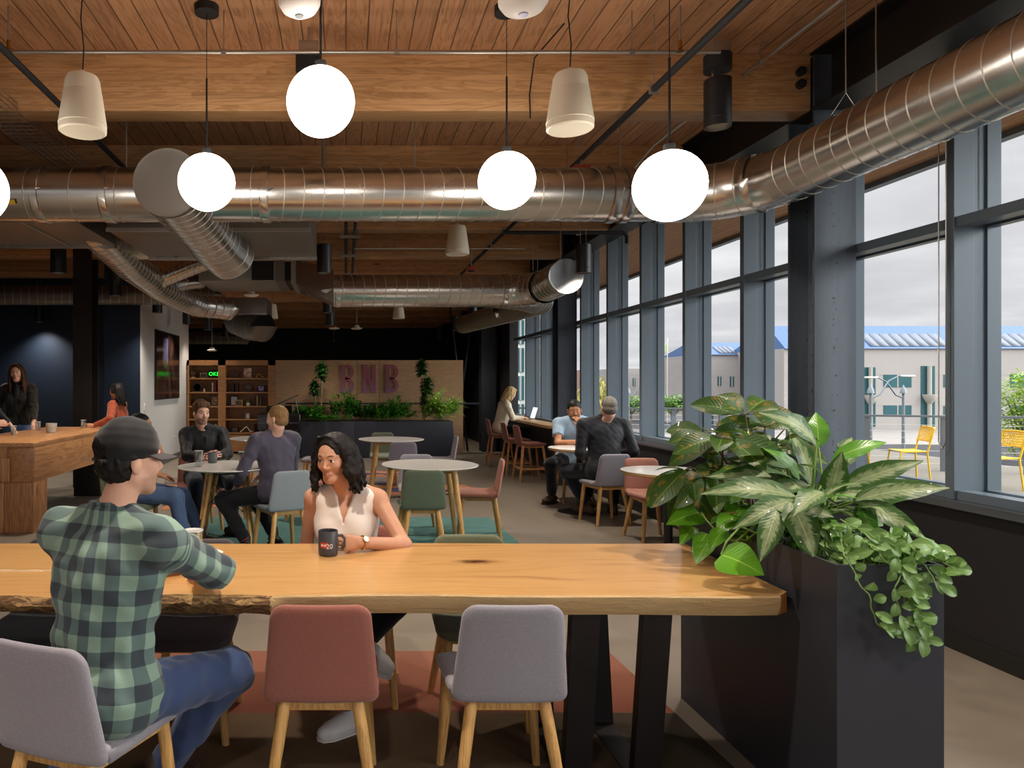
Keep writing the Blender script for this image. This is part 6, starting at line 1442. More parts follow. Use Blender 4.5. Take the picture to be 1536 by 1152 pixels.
g = mug(-.078, 3.085, .757, -.12, 'dark grey mug with red and white lettering, held by the woman in white', mat('mug_slate', '#3c3c42', .4))
label_patch(g, .0434, -.30, .050, .036, .024, RL, 'badge'); text_mesh('BNB', .014, on_cyl(.0437, -.32, .045), .0002).build('badge_lettering', WL, g); text_mesh('20', .030, on_cyl(.0440, .28, .036), .0002).build('number_lettering', mat('pink_white', '#e8d2d0', .5), g)
mug(-1.27, 6.72, .757, 2.9, 'plain grey mug on the dowel-leg table, held by the man in the black shirt', mat('mug_grey', '#5c5e62', .5), .045, .10)
r = thing('saucer', 'small white saucer edge behind the lettered glass', 'saucer', (-.60, 3.08, .757)); MB().lathe([(0, .002), (.035, .003), (.062, .010), (.064, .012), (.06, .012), (.035, .006), (0, .005)], n=32).build('dish', M_WHITE, r)
r = thing('laptop', 'open laptop with a bright screen on the window bar', 'laptop', (3.30, 12.95, .872), -PI/2)
MB().b2((-.16, -.10, 0), (.16, .11, .014), bev=.003).build('base', M_GALV_C, r); MB().box((0, .15, .115), (.32, .008, .215), rot=Matrix.Rotation(-.3, 3, 'X')).build('lid', M_GALV_C, r); MB().box((0, .144, .115), (.30, .002, .20), rot=Matrix.Rotation(-.3, 3, 'X')).build('display', mat('screen_glow', '#e8eef2', .3, emis='#dfe8f0', estr=.9), r)
r = thing('bag', 'black bag hanging below the seat of the blonde woman\'s bar stool', 'bag', (2.99, 12.95, 0)); Blob().ell((0, 0, .33), (.08, .13, .17), .02).ell((.02, .03, .20), (.07, .11, .09), .03).mesh('bag_body', .012, [M_BLACKM], r, noise=dict(amp=.008, len=.09)); MB().tube([(0, -.06, .46), (0, -.03, .57), (0, .03, .57), (0, .06, .46)], .008, n=6).build('strap', M_BLACKM, r)
# ---------------------------------------------------------------- plants
def leafmat(name, edge, mid, vein, patch=None, varieg=0, rough=.35):
    """u runs along the leaf, v across it"""
    m, t, b = newmat(name); uv = t.coord('UV'); u, v, _ = t.xyz(uv); co = t.coord()
    e = t.math('ABSOLUTE', t.math('MULTIPLY', t.math('SUBTRACT', v, .5), 2))
    sk_ = t.math('SUBTRACT', u, t.math('MULTIPLY', e, .22)); n = t.noise(t.comb(t.math('MULTIPLY', sk_, 15), t.math('MULTIPLY', v, 2.0), 0.), 1.0, 3, .6); n2 = t.noise(co, 30, 3)
    if varieg:
        k = t.math('ADD', e, t.math('MULTIPLY', t.math('SUBTRACT', n, .5), 1.2)); c = t.ramp(k, [(.42, lin(mid)), (.58, lin(edge))])
        c = t.mix(t.math('MULTIPLY', t.ramp(n2, [(.5, 0.), (.65, 1.)]), .45), c, lin(edge))
    else:
        c = t.mix(t.math('MULTIPLY', e, .6), lin(mid), lin(edge)); c = t.mix(t.math('MULTIPLY', n, .25), c, tuple(x*.6 for x in lin(edge)))
    if patch: c = t.mix(t.math('MULTIPLY', t.ramp(t.noise(co, 20, 4, .65), [(.54, 0.), (.66, 1.)]), t.math('SUBTRACT', 1, t.math('MULTIPLY', e, .6))), c, lin(patch))
    c = t.mix(t.ramp(e, [(.02, 1.), (.05, 0.)]), c, lin(vein))
    t.put(b.inputs['Base Color'], c); b.inputs['Roughness'].default_value = rough; b.inputs['Coat Weight'].default_value = .15
    side = t.math('SINE', t.math('MULTIPLY', sk_, 75)); t.put(b.inputs['Normal'], t.bump(side, .12, .002))
    tr = t.n.new('ShaderNodeBsdfTranslucent'); t.put(tr.inputs[0], c); mx = t.n.new('ShaderNodeMixShader'); mx.inputs[0].default_value = .25
    out = [n_ for n_ in t.n if n_.type == 'OUTPUT_MATERIAL'][0]; t.l.new(b.outputs[0], mx.inputs[1]); t.l.new(tr.outputs[0], mx.inputs[2]); t.l.new(mx.outputs[0], out.inputs[0]); return m
L_UMB = leafmat('umbrella_leaf', '#2a4d18', '#3f651f', '#7f9a3a', patch='#a07c30', rough=.42); L_AGL = leafmat('silver_leaf', '#3a6026', '#8f9f74', '#b4c08e', varieg=1, rough=.45); L_AGG = leafmat('green_leaf', '#4c8a2a', '#6faa3c', '#a8cc70')
L_TRL = leafmat('trailing_leaf', '#5d8a36', '#7a9f55', '#a8c47c', rough=.5); L_HRT = leafmat('heart_leaf', '#4f8f1f', '#6fb02e', '#a0d060', rough=.25); L_FAR = leafmat('far_leaf', '#2c6a1c', '#4c9a2a', '#86b850'); L_FARL = leafmat('far_lime_leaf', '#7fae3c', '#a8cc58', '#d0e090'); L_FARD = leafmat('far_dark_leaf', '#1e4a1c', '#2f6a28', '#4c8a3c')
M_STEM = mat('green_stem', '#6a8a3c', .5); M_CANE = mat('cane_stem', '#a8966a', .7, vary=.3, vscale=40); M_WOODS = mat('woody_stem', '#5f5030', .6)
def leaf(mb, a, b_, width, up=(0, 0, 1), bow=.12, curl=.25, roll=0, shape='lance', nu=9, nv=4, wave=0):
    """leaf blade from a to b; bow lifts its middle, curl folds its halves up"""
    a = Vector(a); b_ = Vector(b_); d = b_-a; L = d.length; d /= L; up = Vector(up); side = d.cross(up)
    if side.length < 1e-3: side = d.orthogonal()
    side.normalize(); nrm = side.cross(d).normalized(); q = Quaternion(d, roll); side = q@side; nrm = q@nrm; ph = random.random()*6
    def fn(u, v):
        if shape == 'heart': w_ = (math.sin(PI*min(1, u*.93+.07)**.62))**.85
        elif shape == 'oval': w_ = math.sin(PI*(u*.96+.03))**.72
        else: w_ = math.sin(PI*(u**.80)*.985+.012)**.95*(1-.15*u)
        s_ = (v-.5)*2; h_ = bow*L*math.sin(PI*u)*1.0-bow*L*.35*u*u+curl*width*.5*w_*abs(s_)+wave*math.sin(u*17+ph+s_*2)*w_*width*abs(s_)
        return a+d*(L*u)+side*(s_*width*.5*max(w_, .012))+nrm*h_
    mb.grid(fn, nu, nv)
def P(px, py, Y): return at(px, py, Y)
random.seed(11)
# umbrella plant at the far end of the near planter
r = thing('umbrella_plant', 'glossy umbrella plant with orange-flecked leaflets at the far end of the near planter', 'plant', (1.72, 3.15, .865)); O = r.location.copy()
mb = MB(); st = MB()
for (px, py, Y, n, L, dn) in ((1118, 622, 3.12, 6, .175, .0), (1148, 640, 3.22, 5, .15, .1), (1062, 650, 3.10, 6, .17, .35), (1085, 655, 2.98, 7, .19, .5), (1035, 700, 3.08, 6, .18, .8), (1120, 672, 3.2, 7, .17, .3), (1070, 712, 3.0, 6, .17, .7), (1165, 668, 3.25, 6, .16, .2), (1100, 700, 3.2, 7, .16, .3), (1150, 700, 3.3, 6, .15, .2), (1028, 728, 3.15, 5, .15, 1.0), (1180, 640, 3.3, 6, .15, .1)):
    c = P(px, py, Y)-O; a0 = random.random()*6
    for i in range(n):
        a = a0+2*PI*i/n; el = .35-dn+random.uniform(-.25, .25); d = Vector((math.cos(a)*math.cos(el), math.sin(a)*math.cos(el), math.sin(el))); l = L*random.uniform(.85, 1.2)
        s0 = c+d*.03; leaf(mb, s0, s0+d*l-Vector((0, 0, l*.22)), l*.50, up=(-.25, -.75, .6), bow=.07, curl=.22, shape='oval'); st.tube([c, s0], .0022, n=5)
    b0 = Vector((random.uniform(-.08, .08), random.uniform(-.15, .15), 0)); st.tube([b0, b0.lerp(c, .5)+Vector((.02, 0, .03)), c], [.008, .005, .003], n=7)
for i in range(60):
    c = Vector((random.uniform(-.14, .2), random.uniform(-.35, .18), random.uniform(.0, .45))); a = random.random()*6.3; l = random.uniform(.09, .15); leaf(mb, c, c+Vector((math.cos(a)*l, math.sin(a)*l*.8, random.uniform(-.06, .04))), l*.42, bow=.08, shape='oval')
mb.build('foliage', L_UMB, r, smooth=180); st.build('stems', M_WOODS, r)
# silver-leaved plant in the middle
r = thing('silver_leaf_plant', 'large-leaved plant with silvery green variegated leaves in the middle of the near planter', 'plant', (1.80, 2.78, .865)); O = r.location.copy(); mb = MB(); mg_ = MB(); st = MB()
LV = [((1225, 668), (1142, 617), .10, 2.80, 2.70, 0), ((1228, 672), (1224, 618), .085, 2.85, 2.9, 1), ((1262, 690), (1278, 655), .07, 2.9, 2.95, 0), ((1248, 690), (1330, 662), .075, 2.8, 2.75, 1), ((1245, 742), (1263, 678), .095, 2.72, 2.65, 0),
      ((1262, 732), (1385, 690), .085, 2.75, 2.62, 0), ((1278, 752), (1424, 730), .105, 2.66, 2.50, 0), ((1285, 752), (1392, 810), .085, 2.60, 2.42, 0), ((1292, 762), (1312, 812), .065, 2.58, 2.5, 1), ((1200, 722), (1148, 672), .08, 2.85, 2.8, 1),
      ((1205, 735), (1058, 712), .075, 2.85, 2.9, 0), ((1195, 745), (1052, 738), .080, 2.72, 2.75, 0), ((1190, 750), (1100, 792), .075, 2.66, 2.6, 0), ((1185, 752), (1222, 838), .115, 2.55, 2.42, 0), ((1165, 765), (1140, 842), .085, 2.55, 2.48, 0),
      ((1235, 738), (1190, 772), .09, 2.52, 2.42, 0), ((1215, 728), (1132, 745), .07, 2.8, 2.78, 0), ((1252, 705), (1296, 668), .06, 2.95, 3.0, 0), ((1218, 730), (1182, 640), .08, 2.95, 3.0, 0), ((1210, 765), (1250, 775), .07, 2.5, 2.42, 0),
      ((1265, 735), (1345, 700), .07, 2.9, 2.9, 1), ((1255, 745), (1330, 742), .09, 2.8, 2.7, 0), ((1180, 700), (1095, 690), .08, 2.95, 3.0, 0), ((1210, 755), (1200, 800), .07, 2.6, 2.52, 0), ((1150, 720), (1075, 760), .07, 2.9, 2.9, 1), ((1290, 745), (1350, 770), .08, 2.75, 2.65, 0)]
for (a, b_, w_, ya, yb, g_) in LV:
    A = P(*a, ya)-O; B_ = P(*b_, yb)-O; L_ = (B_-A).length; view = Vector((-.35, -.75, .62))
    leaf(mg_ if g_ else mb, A, B_, max(w_, L_*.34), up=view, bow=.10, curl=.18, roll=random.uniform(-.3, .3), nu=12, nv=6, wave=.05)
    root_ = Vector((random.uniform(-.05, .06), random.uniform(-.12, .08), 0)); st.tube([root_, root_.lerp(A, .55)+Vector((0, 0, .04)), A], [.0065, .005, .0035], n=6)
for i in range(52):
    c = Vector((random.uniform(-.12, .1), random.uniform(-.2, .25), random.uniform(.02, .2))); a = random.random()*6.3; l = random.uniform(.13, .20); e = Vector((math.cos(a)*l, math.sin(a)*l, random.uniform(-.02, .12)))
    leaf(random.choice((mb, mb, mg_)), c, c+e, l*.36, bow=.12, wave=.04)
mb.build('variegated_leaves', L_AGL, r, smooth=180); mg_.build('plain_green_leaves', L_AGG, r, smooth=180); st.build('stems', M_STEM, r)
# trailing vine over the front
r = thing('trailing_vine', 'trailing vine with small pale green leaves spilling over the front of the near planter', 'plant', (1.82, 2.42, .865)); O = r.location.copy(); mb = MB(); st = MB()
VN = [[(1255, 790), (1268, 835), (1288, 872), (1306, 900), (1312, 932), (1332, 948), (1352, 955)], [(1330, 800), (1352, 850), (1342, 890), (1352, 930), (1370, 950), (1384, 957)], [(1350, 800), (1385, 838), (1412, 842), (1428, 852)], [(1345, 805), (1372, 860), (1368, 900), (1372, 935), (1380, 925)], [(1262, 780), (1300, 800), (1340, 820), (1362, 870), (1356, 905)], [(1300, 790), (1322, 835), (1348, 858)], [(1360, 825), (1390, 850), (1402, 875)]]
for vi, v in enumerate(VN):
    pts = [];
    for i, (px, py) in enumerate(v):
        Y = 2.44 if i == 0 else (2.30 if i == 1 else 2.265-.01*(i % 2)); pts.append(P(px, py, Y)-O)
    fine = []
    for i in range(len(pts)-1):
        for k in range(4): fine.append(pts[i].lerp(pts[i+1], k/4)+Vector((math.sin((i*4+k)*1.3+vi)*.004, 0, math.cos((i*4+k)*1.7)*.003)))
    fine.append(pts[-1]); st.tube(fine, .0024, n=6)
    for i, q in enumerate(fine[1:], 1):
        if i % 2 and (vi == 0 or vi == 2): continue
        a = random.uniform(-2.6, .5) if i % 2 else random.uniform(-.6, 2.4); l = random.uniform(.04, .062)
        d = Vector((math.cos(a)*l*.9, -random.uniform(.1, .5)*l, math.sin(a)*l*.7-.2*l)); leaf(mb, q+d*.2, q+d*1.2, l*.66, up=(0, -1, .3), bow=.1, curl=.3, shape='oval', nu=7)
for i in range(95):
    c = Vector((random.uniform(-.18, .13), random.uniform(-.13, .16), random.uniform(.02, .13))); a = random.random()*6.3; l = random.uniform(.045, .07); e = Vector((math.cos(a)*l, math.sin(a)*l, random.uniform(-.02, .04))); leaf(mb, c, c+e, l*.68, up=(0, -.8, .6), bow=.1, curl=.25, shape='oval', nu=7)
    if i % 3 == 0: st.tube([Vector((c.x*.6, c.y*.6, 0)), c*.8+Vector((0, 0, .03)), c], .002, n=5)
mb.build('foliage', L_TRL, r, smooth=180); st.build('stems', M_STEM, r)
# heart-leaved vine at the table side
r = thing('heart_leaf_vine', 'bright green heart-leaved vine hanging over the table end from the near planter', 'plant', (1.66, 2.95, .88)); O = r.location.copy(); mb = MB(); st = MB()
for (a, b_, w_, ya, yb, rl) in (((1082, 832), (1146, 862), .15, 2.62, 2.50, .1), ((1052, 768), (1000, 786), .11, 3.05, 3.0, -.3), ((1062, 815), (1044, 846), .08, 2.95, 2.9, .2), ((1060, 800), (1040, 838), .07, 3.0, 2.95, .1), ((1040, 790), (1020, 818), .07, 3.1, 3.05, 0), ((1085, 795), (1065, 825), .07, 2.85, 2.8, 0), ((1100, 775), (1075, 800), .08, 2.8, 2.8, 0), ((1110, 760), (1090, 795), .08, 2.9, 2.85, 0), ((1035, 760), (1015, 790), .07, 3.1, 3.1, 0), ((1130, 770), (1105, 790), .07, 2.8, 2.75, .2)):
    A = P(*a, ya)-O; B_ = P(*b_, yb)-O; leaf(mb, A, B_, w_, up=(-.3, -.6, .75), bow=.08, curl=.12, roll=rl, shape='heart', nu=12, nv=6)
for path in ([(1175, 790), (1135, 800), (1110, 790), (1090, 812), (1082, 832)], [(1150, 770), (1105, 812), (1085, 808), (1060, 780), (1052, 768)], [(1150, 785), (1120, 810), (1095, 808), (1070, 805), (1062, 815)]):
    st.tube([P(px, py, 2.72+.06*i if path[-1][0] < 1070 else 2.70-.02*i)-O+Vector((0, 0, .0)) for i, (px, py) in enumerate(path)], .004, n=7)
for i in range(30):
    c = Vector((random.uniform(-.08, .12), random.uniform(-.3, .3), random.uniform(-.01, .1))); a = random.random()*6.3; l = random.uniform(.08, .12); leaf(mb, c, c+Vector((math.cos(a)*l, math.sin(a)*l, random.uniform(-.04, .03))), l*.6, shape='heart')
mb.build('foliage', L_HRT, r, smooth=180); st.build('stems', M_STEM, r)
mb = MB()
for i in range(1500):
    c = Vector((random.uniform(1.625, 1.935), random.uniform(2.33, 3.36), random.uniform(.868, .885))); a = random.random()*6.3; d = Vector((math.cos(a)*.012, math.sin(a)*.012, random.uniform(.006, .02))); s_ = Vector((-math.sin(a), math.cos(a), 0))*.0022
    mb.add([c-s_, c+s_, c+d], [(0, 1, 2)])
tag(mb.build('moss', mat('bright_moss', '#6fa030', .8)), 'bright green moss covering the soil of the near planter', 'moss', kind='stuff')
# plants in the far planter
def far_plant(name, label, px, Y, kind, m_, sz=1., zt=None, group='plants in the far planter'):
    c0 = at(px, 632, Y); c0.z = .755; r = thing(name, label, 'plant', tuple(c0), group=group); mb = MB(); st = MB()
    if kind == 'cane':
        for (dx, dz, rr) in zt:
            top = Vector((dx, 0, dz)); st.tube([(dx*.4, 0, 0), (dx*.8, .02, dz*.5), top], .014, n=8)
            for i in range(230):
                a = random.random()*6.3; el = random.uniform(-.5, 1.3); l = rr*random.uniform(.6, 1.1); s0 = top+Vector((0, 0, random.uniform(-rr*.9, rr*.5)))
                leaf(mb, s0, s0+Vector((math.cos(a)*math.cos(el), math.sin(a)*math.cos(el), math.sin(el)*.8))*l, l*.40, bow=.15, nu=4, nv=2)
    else:
        n, hgt, spr, l0, wd = zt
        for i in range(n):
            a = random.random()*6.3; rad = random.random()**.5*spr; s0 = Vector((math.cos(a)*rad*.4, math.sin(a)*rad*.3, .02)); tip = Vector((math.cos(a)*rad, math.sin(a)*rad*.5, hgt*random.uniform(.35, 1)*(1-.35*rad/spr)))
            st.tube([s0, s0.lerp(tip, .6)+Vector((0, 0, .05)), tip], .005, n=4)
            for j in range(8):
                q = s0.lerp(tip, .35+.085*j); b2_ = a+random.uniform(-1.5, 1.5); l = l0*random.uniform(.7, 1.2); leaf(mb, q, q+Vector((math.cos(b2_)*l, math.sin(b2_)*l*.6, l*random.uniform(-.3, .8))), l*wd, bow=.15, nu=5, nv=2)
    mb.build('foliage', m_, r, smooth=180); st.build('stems', M_CANE if kind == 'cane' else M_STEM, r)
far_plant('cane_plant', 'tall cane plant with two dark tufts at the left end of the far planter', 481, 14.65, 'cane', L_FARD, zt=((.02, 1.02, .20), (-.13, .66, .17)))
far_plant('cane_plant', 'tall cane plant with dark tufts near the right end of the far planter', 636, 14.65, 'cane', L_FARD, zt=((-.05, 1.10, .18), (.06, .72, .19), (.0, .45, .12)))
far_plant('leafy_plant', 'low creeping plant at the left end of the far planter', 463, 14.6, 'bush', L_FAR, zt=(50, .40, .32, .13, .55))
far_plant('leafy_plant', 'arching upright plant right of the left cane plant in the far planter', 517, 14.6, 'bush', L_FAR, zt=(40, .74, .30, .15, .42))
far_plant('leafy_plant', 'dense bushy plant in the middle of the far planter', 550, 14.7, 'bush', L_FARD, zt=(64, .50, .40, .15, .42))
far_plant('leafy_plant', 'broad bushy plant right of the middle of the far planter', 596, 14.6, 'bush', L_FAR, zt=(64, .52, .38, .15, .42))
far_plant('leafy_plant', 'pale lime long-leaved plant at the right end of the far planter', 661, 14.65, 'bush', L_FARL, zt=(44, .74, .40, .26, .26))
far_plant('leafy_plant', 'small low plant between the middle bushes of the far planter', 573, 14.5, 'bush', L_FAR, zt=(30, .30, .22, .10, .5))
far_plant('leafy_plant', 'small trailing plant hanging over the front of the far planter at left', 490, 14.42, 'bush', L_FAR, zt=(26, .14, .28, .10, .5))
# ---------------------------------------------------------------- outside
r0 = struct('ground', MB().b2((-150, 16.5, -5.2), (250, 400, -5)).b2((14, -60, -5.2), (250, 16.5, -5)), mat('asphalt', '#2f3034', .9, vary=.15, vscale=.5))
struct('terrace_floor', MB().b2((XR+.30, YN, -.25), (12.0, 17.2, .03)), mat('gravel', '#6f6a60', .95, vary=.5, vscale=25, bump=1, bscale=50))
struct('pavement', MB().b2((20, 76, -4.99), (200, 100, -4.9)), mat('pale_paving', '#8a8580', .9))
struct('retaining_wall', MB().b2((6, 52, -5), (60, 52.5, -3.9)), mat('slate_wall', '#4a4d52', .8))
def rail(name, label, a, b_, posts, z=.93):
    a = Vector(a); b_ = Vector(b_); r = thing(name, label, 'railing', tuple(a)); d = b_-a; mr_ = mat('railing_grey', '#6c7278', .4, .5)
    MB().box((d/2+Vector((0, 0, z))), (d.length, .09, .035), rz=math.atan2(d.y, d.x)).build('top_rail', mr_, r)
    for i in range(posts): q = d*((i+.3)/posts); MB().box(q+Vector((0, 0, z/2)), (.10, .05, z), rz=math.atan2(d.y, d.x)).build('post', mr_, r)
    mb = MB()
    for k in range(7): h_ = Vector((0, 0, .12+.11*k)); mb.cyl(h_, d+h_, .004, n=5)
    mb.build('cables', M_GALV_C, r)
rail('terrace_railing', 'far stretch of the grey cable railing across the terrace', (4.0, 16.3, .03), (9.2, 15.9, .03), 5)
rail('terrace_railing', 'near right stretch of the grey cable railing behind the yellow chairs', (8.8, 12.5, .03), (11.9, 11.3, .03), 3)
rail('terrace_railing', 'short connecting stretch of the grey cable railing', (9.2, 15.9, .03), (8.8, 12.5, .03), 3)
M_YEL = mat('yellow_powder_coat', '#e3b81f', .4)
def yellow_chair(x, y, rz, label):
    r = thing('garden_chair', label, 'chair', (x, y, .03), rz, group='yellow metal chairs on the terrace')
    for s in (-1, 1):
        MB().tube([(s*.23, -.20, 0), (s*.20, -.17, .43), (s*.215, -.25, .80), (s*.19, -.262, .815), (0, -.265, .82)], .013, n=8).build('back_leg', M_YEL, r)
        MB().tube([(s*.24, .22, 0), (s*.21, .17, .43), (s*.2, -.16, .45)], .013, n=8).build('front_leg', M_YEL, r)
    def lattice(fn, nu, nv):
        mb = MB()
        for i in range(nu+1):
            mb.tube([fn(i/nu, j/12) for j in range(13)], .0045, n=4)
        for j in range(nv+1): mb.tube([fn(i/12, j/nv) for i in range(13)], .0045, n=4)
        for k in range(-nv, nu): 
            p = [fn((k+j)/nu, j/nv) for j in range(nv+1) if 0 <= (k+j)/nu <= 1]
            if len(p) > 1: mb.tube(p, .004, n=4)
        return mb
    lattice(lambda u, v: Vector(((u-.5)*.40, -.185-.075*v-.03*math.sin(PI*u), .60+.21*v)), 12, 6).build('back_mesh', M_YEL, r)
    MB().tube([(-.21, -.20, .60), (-.1, -.225, .61), (.1, -.225, .61), (.21, -.20, .60)], .010, n=8).build('back_rail', M_YEL, r)
    MB().grid(lambda u, v: Vector(((u-.5)*.42, -.18+.37*v, .445-.025*math.sin(PI*u)*math.sin(PI*v))), 10, 10).build('seat', M_YEL, r, solid=.012, smooth=180)
yellow_chair(8.75, 11.0, math.radians(72), 'yellow perforated metal chair on the terrace beyond the near window')
yellow_chair(8.15, 11.5, math.radians(-75), 'yellow metal chair on the terrace partly hidden by the steel column')
yellow_chair(9.18, 10.0, math.radians(82), 'yellow metal chair on the terrace at the right edge of the picture')
r = thing('covered_seat', 'pale covered seat on the terrace behind the umbrella plant', 'furniture', (6.3, 12.8, .03)); Blob().ell((0, 0, .15), (.45, .4, .22), .05).ell((.15, 0, .45), (.25, .35, .28), .1).mesh('cover', .03, [mat('pale_cover', '#cfd2d6', .6)], r, noise=dict(amp=.02, len=.3))
bx_ = lambda px, Y: (px-519)*Y/F
bz_ = lambda py, Y: EYE+(577-py)*Y/F
M_BW = mat('white_cladding', '#a29d9a', .8, vary=.05, vscale=.2); M_BG = mat('teal_glass', '#27565c', .3, vary=.4, vscale=.3); M_BC = mat('concrete_column', '#a8a49c', .8)
m, t, b = newmat('blue_seam_roof'); X, Y_, Z = t.xyz(t.coord()); q = t.math('FRACT', t.math('MULTIPLY', X, 1.1))
t.put(b.inputs['Base Color'], t.mix(t.math('LESS_THAN', q, .12), lin('#4a6a9a'), lin('#40608f'))); b.inputs['Roughness'].default_value = .5; M_BR = m
M_SKL = mat('skylight_glass', '#6d7684', .5)
def building(name, label, Y, px0, px1, ptop, pridge, windows, skylights=(), lines=(), tone=None, depth=14, base=-5):
    x0, x1 = bx_(px0, Y), bx_(px1, Y); z1 = bz_(ptop, Y); r = thing(name, label, 'building', ((x0+x1)/2, Y, base)); cx = (x0+x1)/2
    MB().b2((x0-cx, 0, 0), (x1-cx, depth, z1-base)).build('wall', tone or M_BW, r)
    if pridge:
        zr = bz_(pridge, Y+4); MB().add([(x0-cx, -.3, z1-base), (x1-cx, -.3, z1-base), (x1-cx, 4, zr-base), (x0-cx, 4, zr-base), (x0-cx, depth, z1-base), (x1-cx, depth, z1-base)], [(0, 1, 2, 3), (3, 2, 5, 4), (0, 3, 4), (1, 5, 2)]).build('roof', M_BR, r, smooth=0)
        for (a, b_) in skylights:
            xa, xb = bx_(a, Y)-cx, bx_(b_, Y)-cx; f0, f1 = .08, .62; p = lambda x, f: (x, -.3+4.3*f, z1-base+(zr-z1)*f+.08)
            MB().add([p(xa, f0), p(xb, f0), p(xb, f1), p(xa, f1)], [(0, 1, 2, 3)]).build('skylight', M_SKL, r, solid=.06)
    for (a, b_, c, d, kind) in windows:
        xa, xb, za, zb = bx_(a, Y)-cx, bx_(b_, Y)-cx, bz_(d, Y)-base, bz_(c, Y)-base
        w_ = MB().b2((xa, -.05, za), (xb, .2, zb)).build('window', M_BG, r)
        if kind == 'tall':
            mb = MB().cyl(((xa+xb)/2, -.3, za), ((xa+xb)/2, -.3, zb), (xb-xa)*.14, n=16); mb.build('column', M_BC, r); MB().lathe([(.3, 0), (.5, .3), ((xb-xa)*.45, 1.0), ((xb-xa)*.45, 1.3)], c=((xa+xb)/2, -.3, za+(zb-za)*.38), n=20).build('bowl', M_BC, r)
        else: MB().b2(((xa+xb)/2-.08, -.09, za), ((xa+xb)/2+.08, -.05, zb)).build('mullion', M_BW, w_)
    mb = MB()
    for py in lines: mb.b2((x0-cx, -.03, bz_(py, Y)-base), (x1-cx, 0, bz_(py, Y)-base+.12))
    if lines: mb.build('joint_line', mat('cladding_joint', '#a49f9a', .8), r)
    return r
building('office_building', 'white office building with a blue metal roof and teal windows across the street', 100, 1176, 1900, 523, 489,
         [(1294, 1313, 551, 640, 'tall'), (1381, 1402, 549, 640, 'tall'), (1325, 1367, 562, 581, 'w'), (1325, 1367, 608, 623, 'w'), (1415, 1440, 562, 581, 'w'), (1415, 1440, 609, 622, 'w'), (1515, 1560, 561, 581, 'w'), (1515, 1560, 608, 622, 'w'), (1200, 1250, 628, 640, 'w')],
         [(1306+15*i, 1320+15*i) for i in range(8)]+[(1504+15*i, 1518+15*i) for i in range(5)], (562, 608))
building('office_building', 'left wing of the white office building with narrow teal windows and blue roof', 112, 1050, 1176, 532, 514, [(1059, 1065, 565, 579, 'w'), (1076, 1082, 565, 579, 'w'), (1094.5, 1101, 565, 580, 'w'), (1145, 1165, 604, 640, 'w'), (1172, 1190, 604, 640, 'w'), (1052, 1070, 612, 640, 'w')], [(1080+7*i, 1086+7*i) for i in range(4)], (564, 603))
building('low_office_building', 'long low white building with small square windows seen between the mullions', 130, 925, 1052, 553, None, [(949, 953, 567, 579, 'w'), (985, 989.5, 567, 579, 'w'), (998, 1003, 567, 579, 'w'), (1012, 1017, 567, 579, 'w')], (), (562,), base=-5)
building('distant_building', 'distant brick-toned building beyond the willow tree', 170, 870, 915, 555, None, [(896, 906, 566, 570, 'w')], (), (575,), tone=mat('brick_tone', '#a08478', .9))
building('glass_building', 'teal glass building seen through the farthest windows', 60, 770, 862, 470, None, [(775+14*i, 786+14*i, 480+42*j, 516+42*j, 'w') for i in range(6) for j in range(4)], (), (), tone=mat('pale_green_cladding', '#b8c4bc', .8))
def tree(name, label, px, py, Y, rad, hgt, m_, n=420, lsz=.25, trunk=True, weep=0):
    c0 = at(px, py, Y); r = thing(name, label, 'tree', (c0.x, Y, -5)); mb = MB(); zc = c0.z+5
    for i in range(n):
        u = Vector((random.gauss(0, 1), random.gauss(0, 1), random.gauss(0, 1))).normalized()*random.random()**.4; q = Vector((u.x*rad, u.y*rad, zc+u.z*hgt)); a = random.random()*6.3
        d = Vector((math.cos(a), math.sin(a), random.uniform(-.4, .4)-weep*2))*lsz*random.uniform(.6, 1.4); leaf(mb, q, q+d, lsz*.5, nu=3, nv=2)
    mb.build('crown', m_, r, smooth=180)
    st = MB(); st.tube([(0, 0, 0), (.05*rad, 0, zc*.5), (0, 0, zc)], [rad*.09, rad*.07, rad*.03], n=10)
    for i in range(6): a = i*1.05; st.tube([(0, 0, zc*.55), (math.cos(a)*rad*.3, math.sin(a)*rad*.3, zc*.8), (math.cos(a)*rad*.6, math.sin(a)*rad*.6, zc+hgt*.3)], [rad*.04, rad*.03, rad*.01], n=6)
    st.build('trunk', mat('bark_grey', '#6a6055', .9), r)
T_LIME = leafmat('lime_tree_leaf', '#8fae2e', '#a9c63c', '#c8dc60', rough=.6); T_WIL = leafmat('willow_leaf', '#9a9a48', '#b8b060', '#c8c070', rough=.7); T_GRN = leafmat('hedge_leaf', '#4f7a2a', '#6c9a38', '#88ac50', rough=.7)
tree('street_tree', 'lime green street tree at the right edge beyond the terrace', 1552, 622, 34, 1.7, 2.3, T_LIME, 3600, .26)
tree('willow_tree', 'yellowish willow tree seen left of the grey-haired man', 894, 612, 42, 1.1, 2.2, T_WIL, 900, .28, weep=.6)
tree('willow_tree', 'sparse yellowish young tree at the far windows', 848, 622, 40, .9, 2.0, T_WIL, 500, .25, weep=.4)
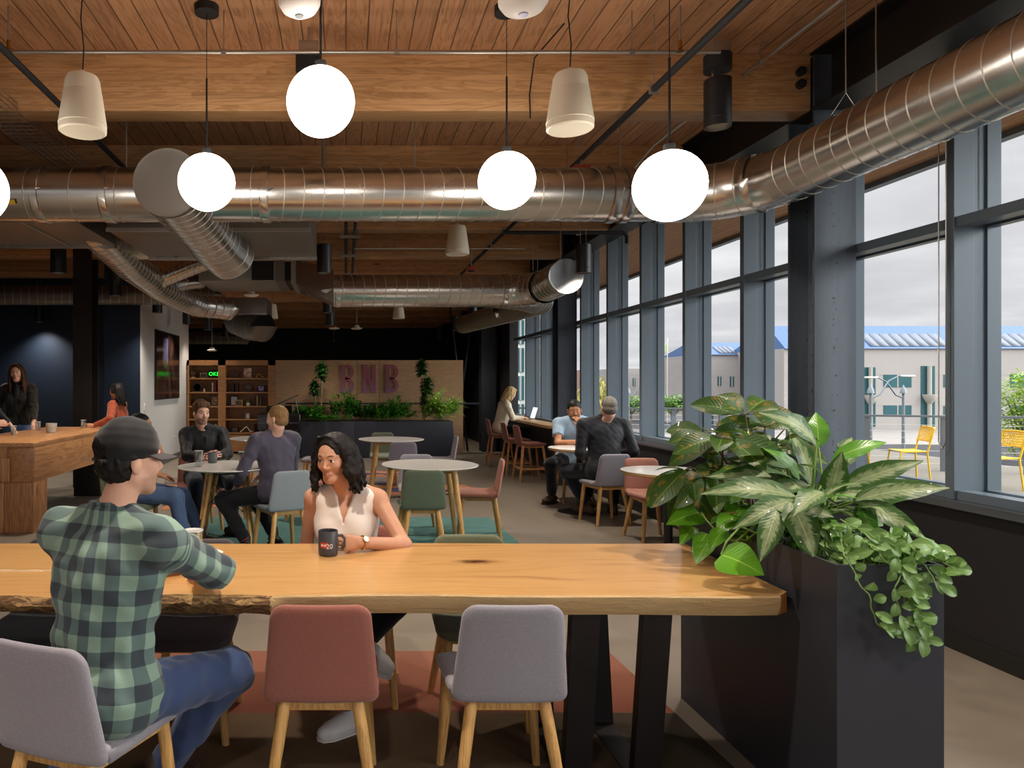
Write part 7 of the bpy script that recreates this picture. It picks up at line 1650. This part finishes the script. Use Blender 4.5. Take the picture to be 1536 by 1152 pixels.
for i, (px, lab) in enumerate(((945, 'green shrub under the low white building, leftmost'), (985, 'green shrub under the low white building, second from left'), (1010, 'green shrub under the low white building, third from left'), (1036, 'green shrub under the low white building, rightmost'))): tree('street_shrub', lab, px, 606, 96, 2.4, 1.2, T_GRN, 260, .8)
def street_lamp(px, Y, label, arm):
    x = bx_(px, Y); r = thing('street_lamp', label, 'street lamp', (x, Y, -5)); zt = bz_(590, Y)+5; mp = mat('lamp_post_grey', '#7c858a', .5, .4)
    MB().tube([(0, 0, 0), (0, 0, zt)], [.12, .075], n=12).build('post', mp, r); MB().lathe([(0, zt), (.2, zt), (.16, zt+.25), (.05, zt+.45), (0, zt+.6)], n=14).build('finial', mp, r)
    MB().tube([(0, 0, zt-.3), (arm*.5, 0, zt-.1), (arm*1.1, 0, zt+.75), (arm*1.7, 0, zt+1.05), (arm*2.0, 0, zt+1.05)], [.06, .05, .045, .04, .04], n=8).build('arm', mp, r); MB().box((arm*2.15, 0, zt+1.03), (.8, .35, .12), bev=.04).build('lamp_head', M_WHITE, r)
street_lamp(1306, 42, 'grey street lamp with a curved arm, left of two', 1.0); street_lamp(1355, 46, 'grey street lamp with a curved arm, right of two', -1.0); street_lamp(943, 70, 'small-looking street lamp seen between the far mullions', 1.0)
for px, lab, c_ in ((988, 'flagpole with a red, white and blue flag beyond the windows', '#b06a70'), (1001, 'flagpole with a white and green flag beyond the windows', '#c8dcae')):
    Y = 120; r = thing('flagpole', lab, 'flagpole', (bx_(px, Y), Y, -5)); h_ = bz_(507, Y)+5
    MB().cyl((0, 0, 0), (0, 0, h_), .09, n=8).build('pole', M_WHITE, r); MB().grid(lambda u, v: Vector((-1.1*u, .2*math.sin(u*6), h_*.95-1.2*u-1.6*v)), 8, 6).build('flag', mat('flag_'+c_, c_, .8), r, solid=.02)
r = thing('pylon', 'tall beige pylon seen through the window right of the second steel column', 'pylon', (bx_(893, 60), 60, -5)); MB().b2((-.22, -.22, 0), (.22, .22, bz_(425, 60)+5), bev=.02).build('shaft', mat('beige_pylon', '#a8a090', .8), r)
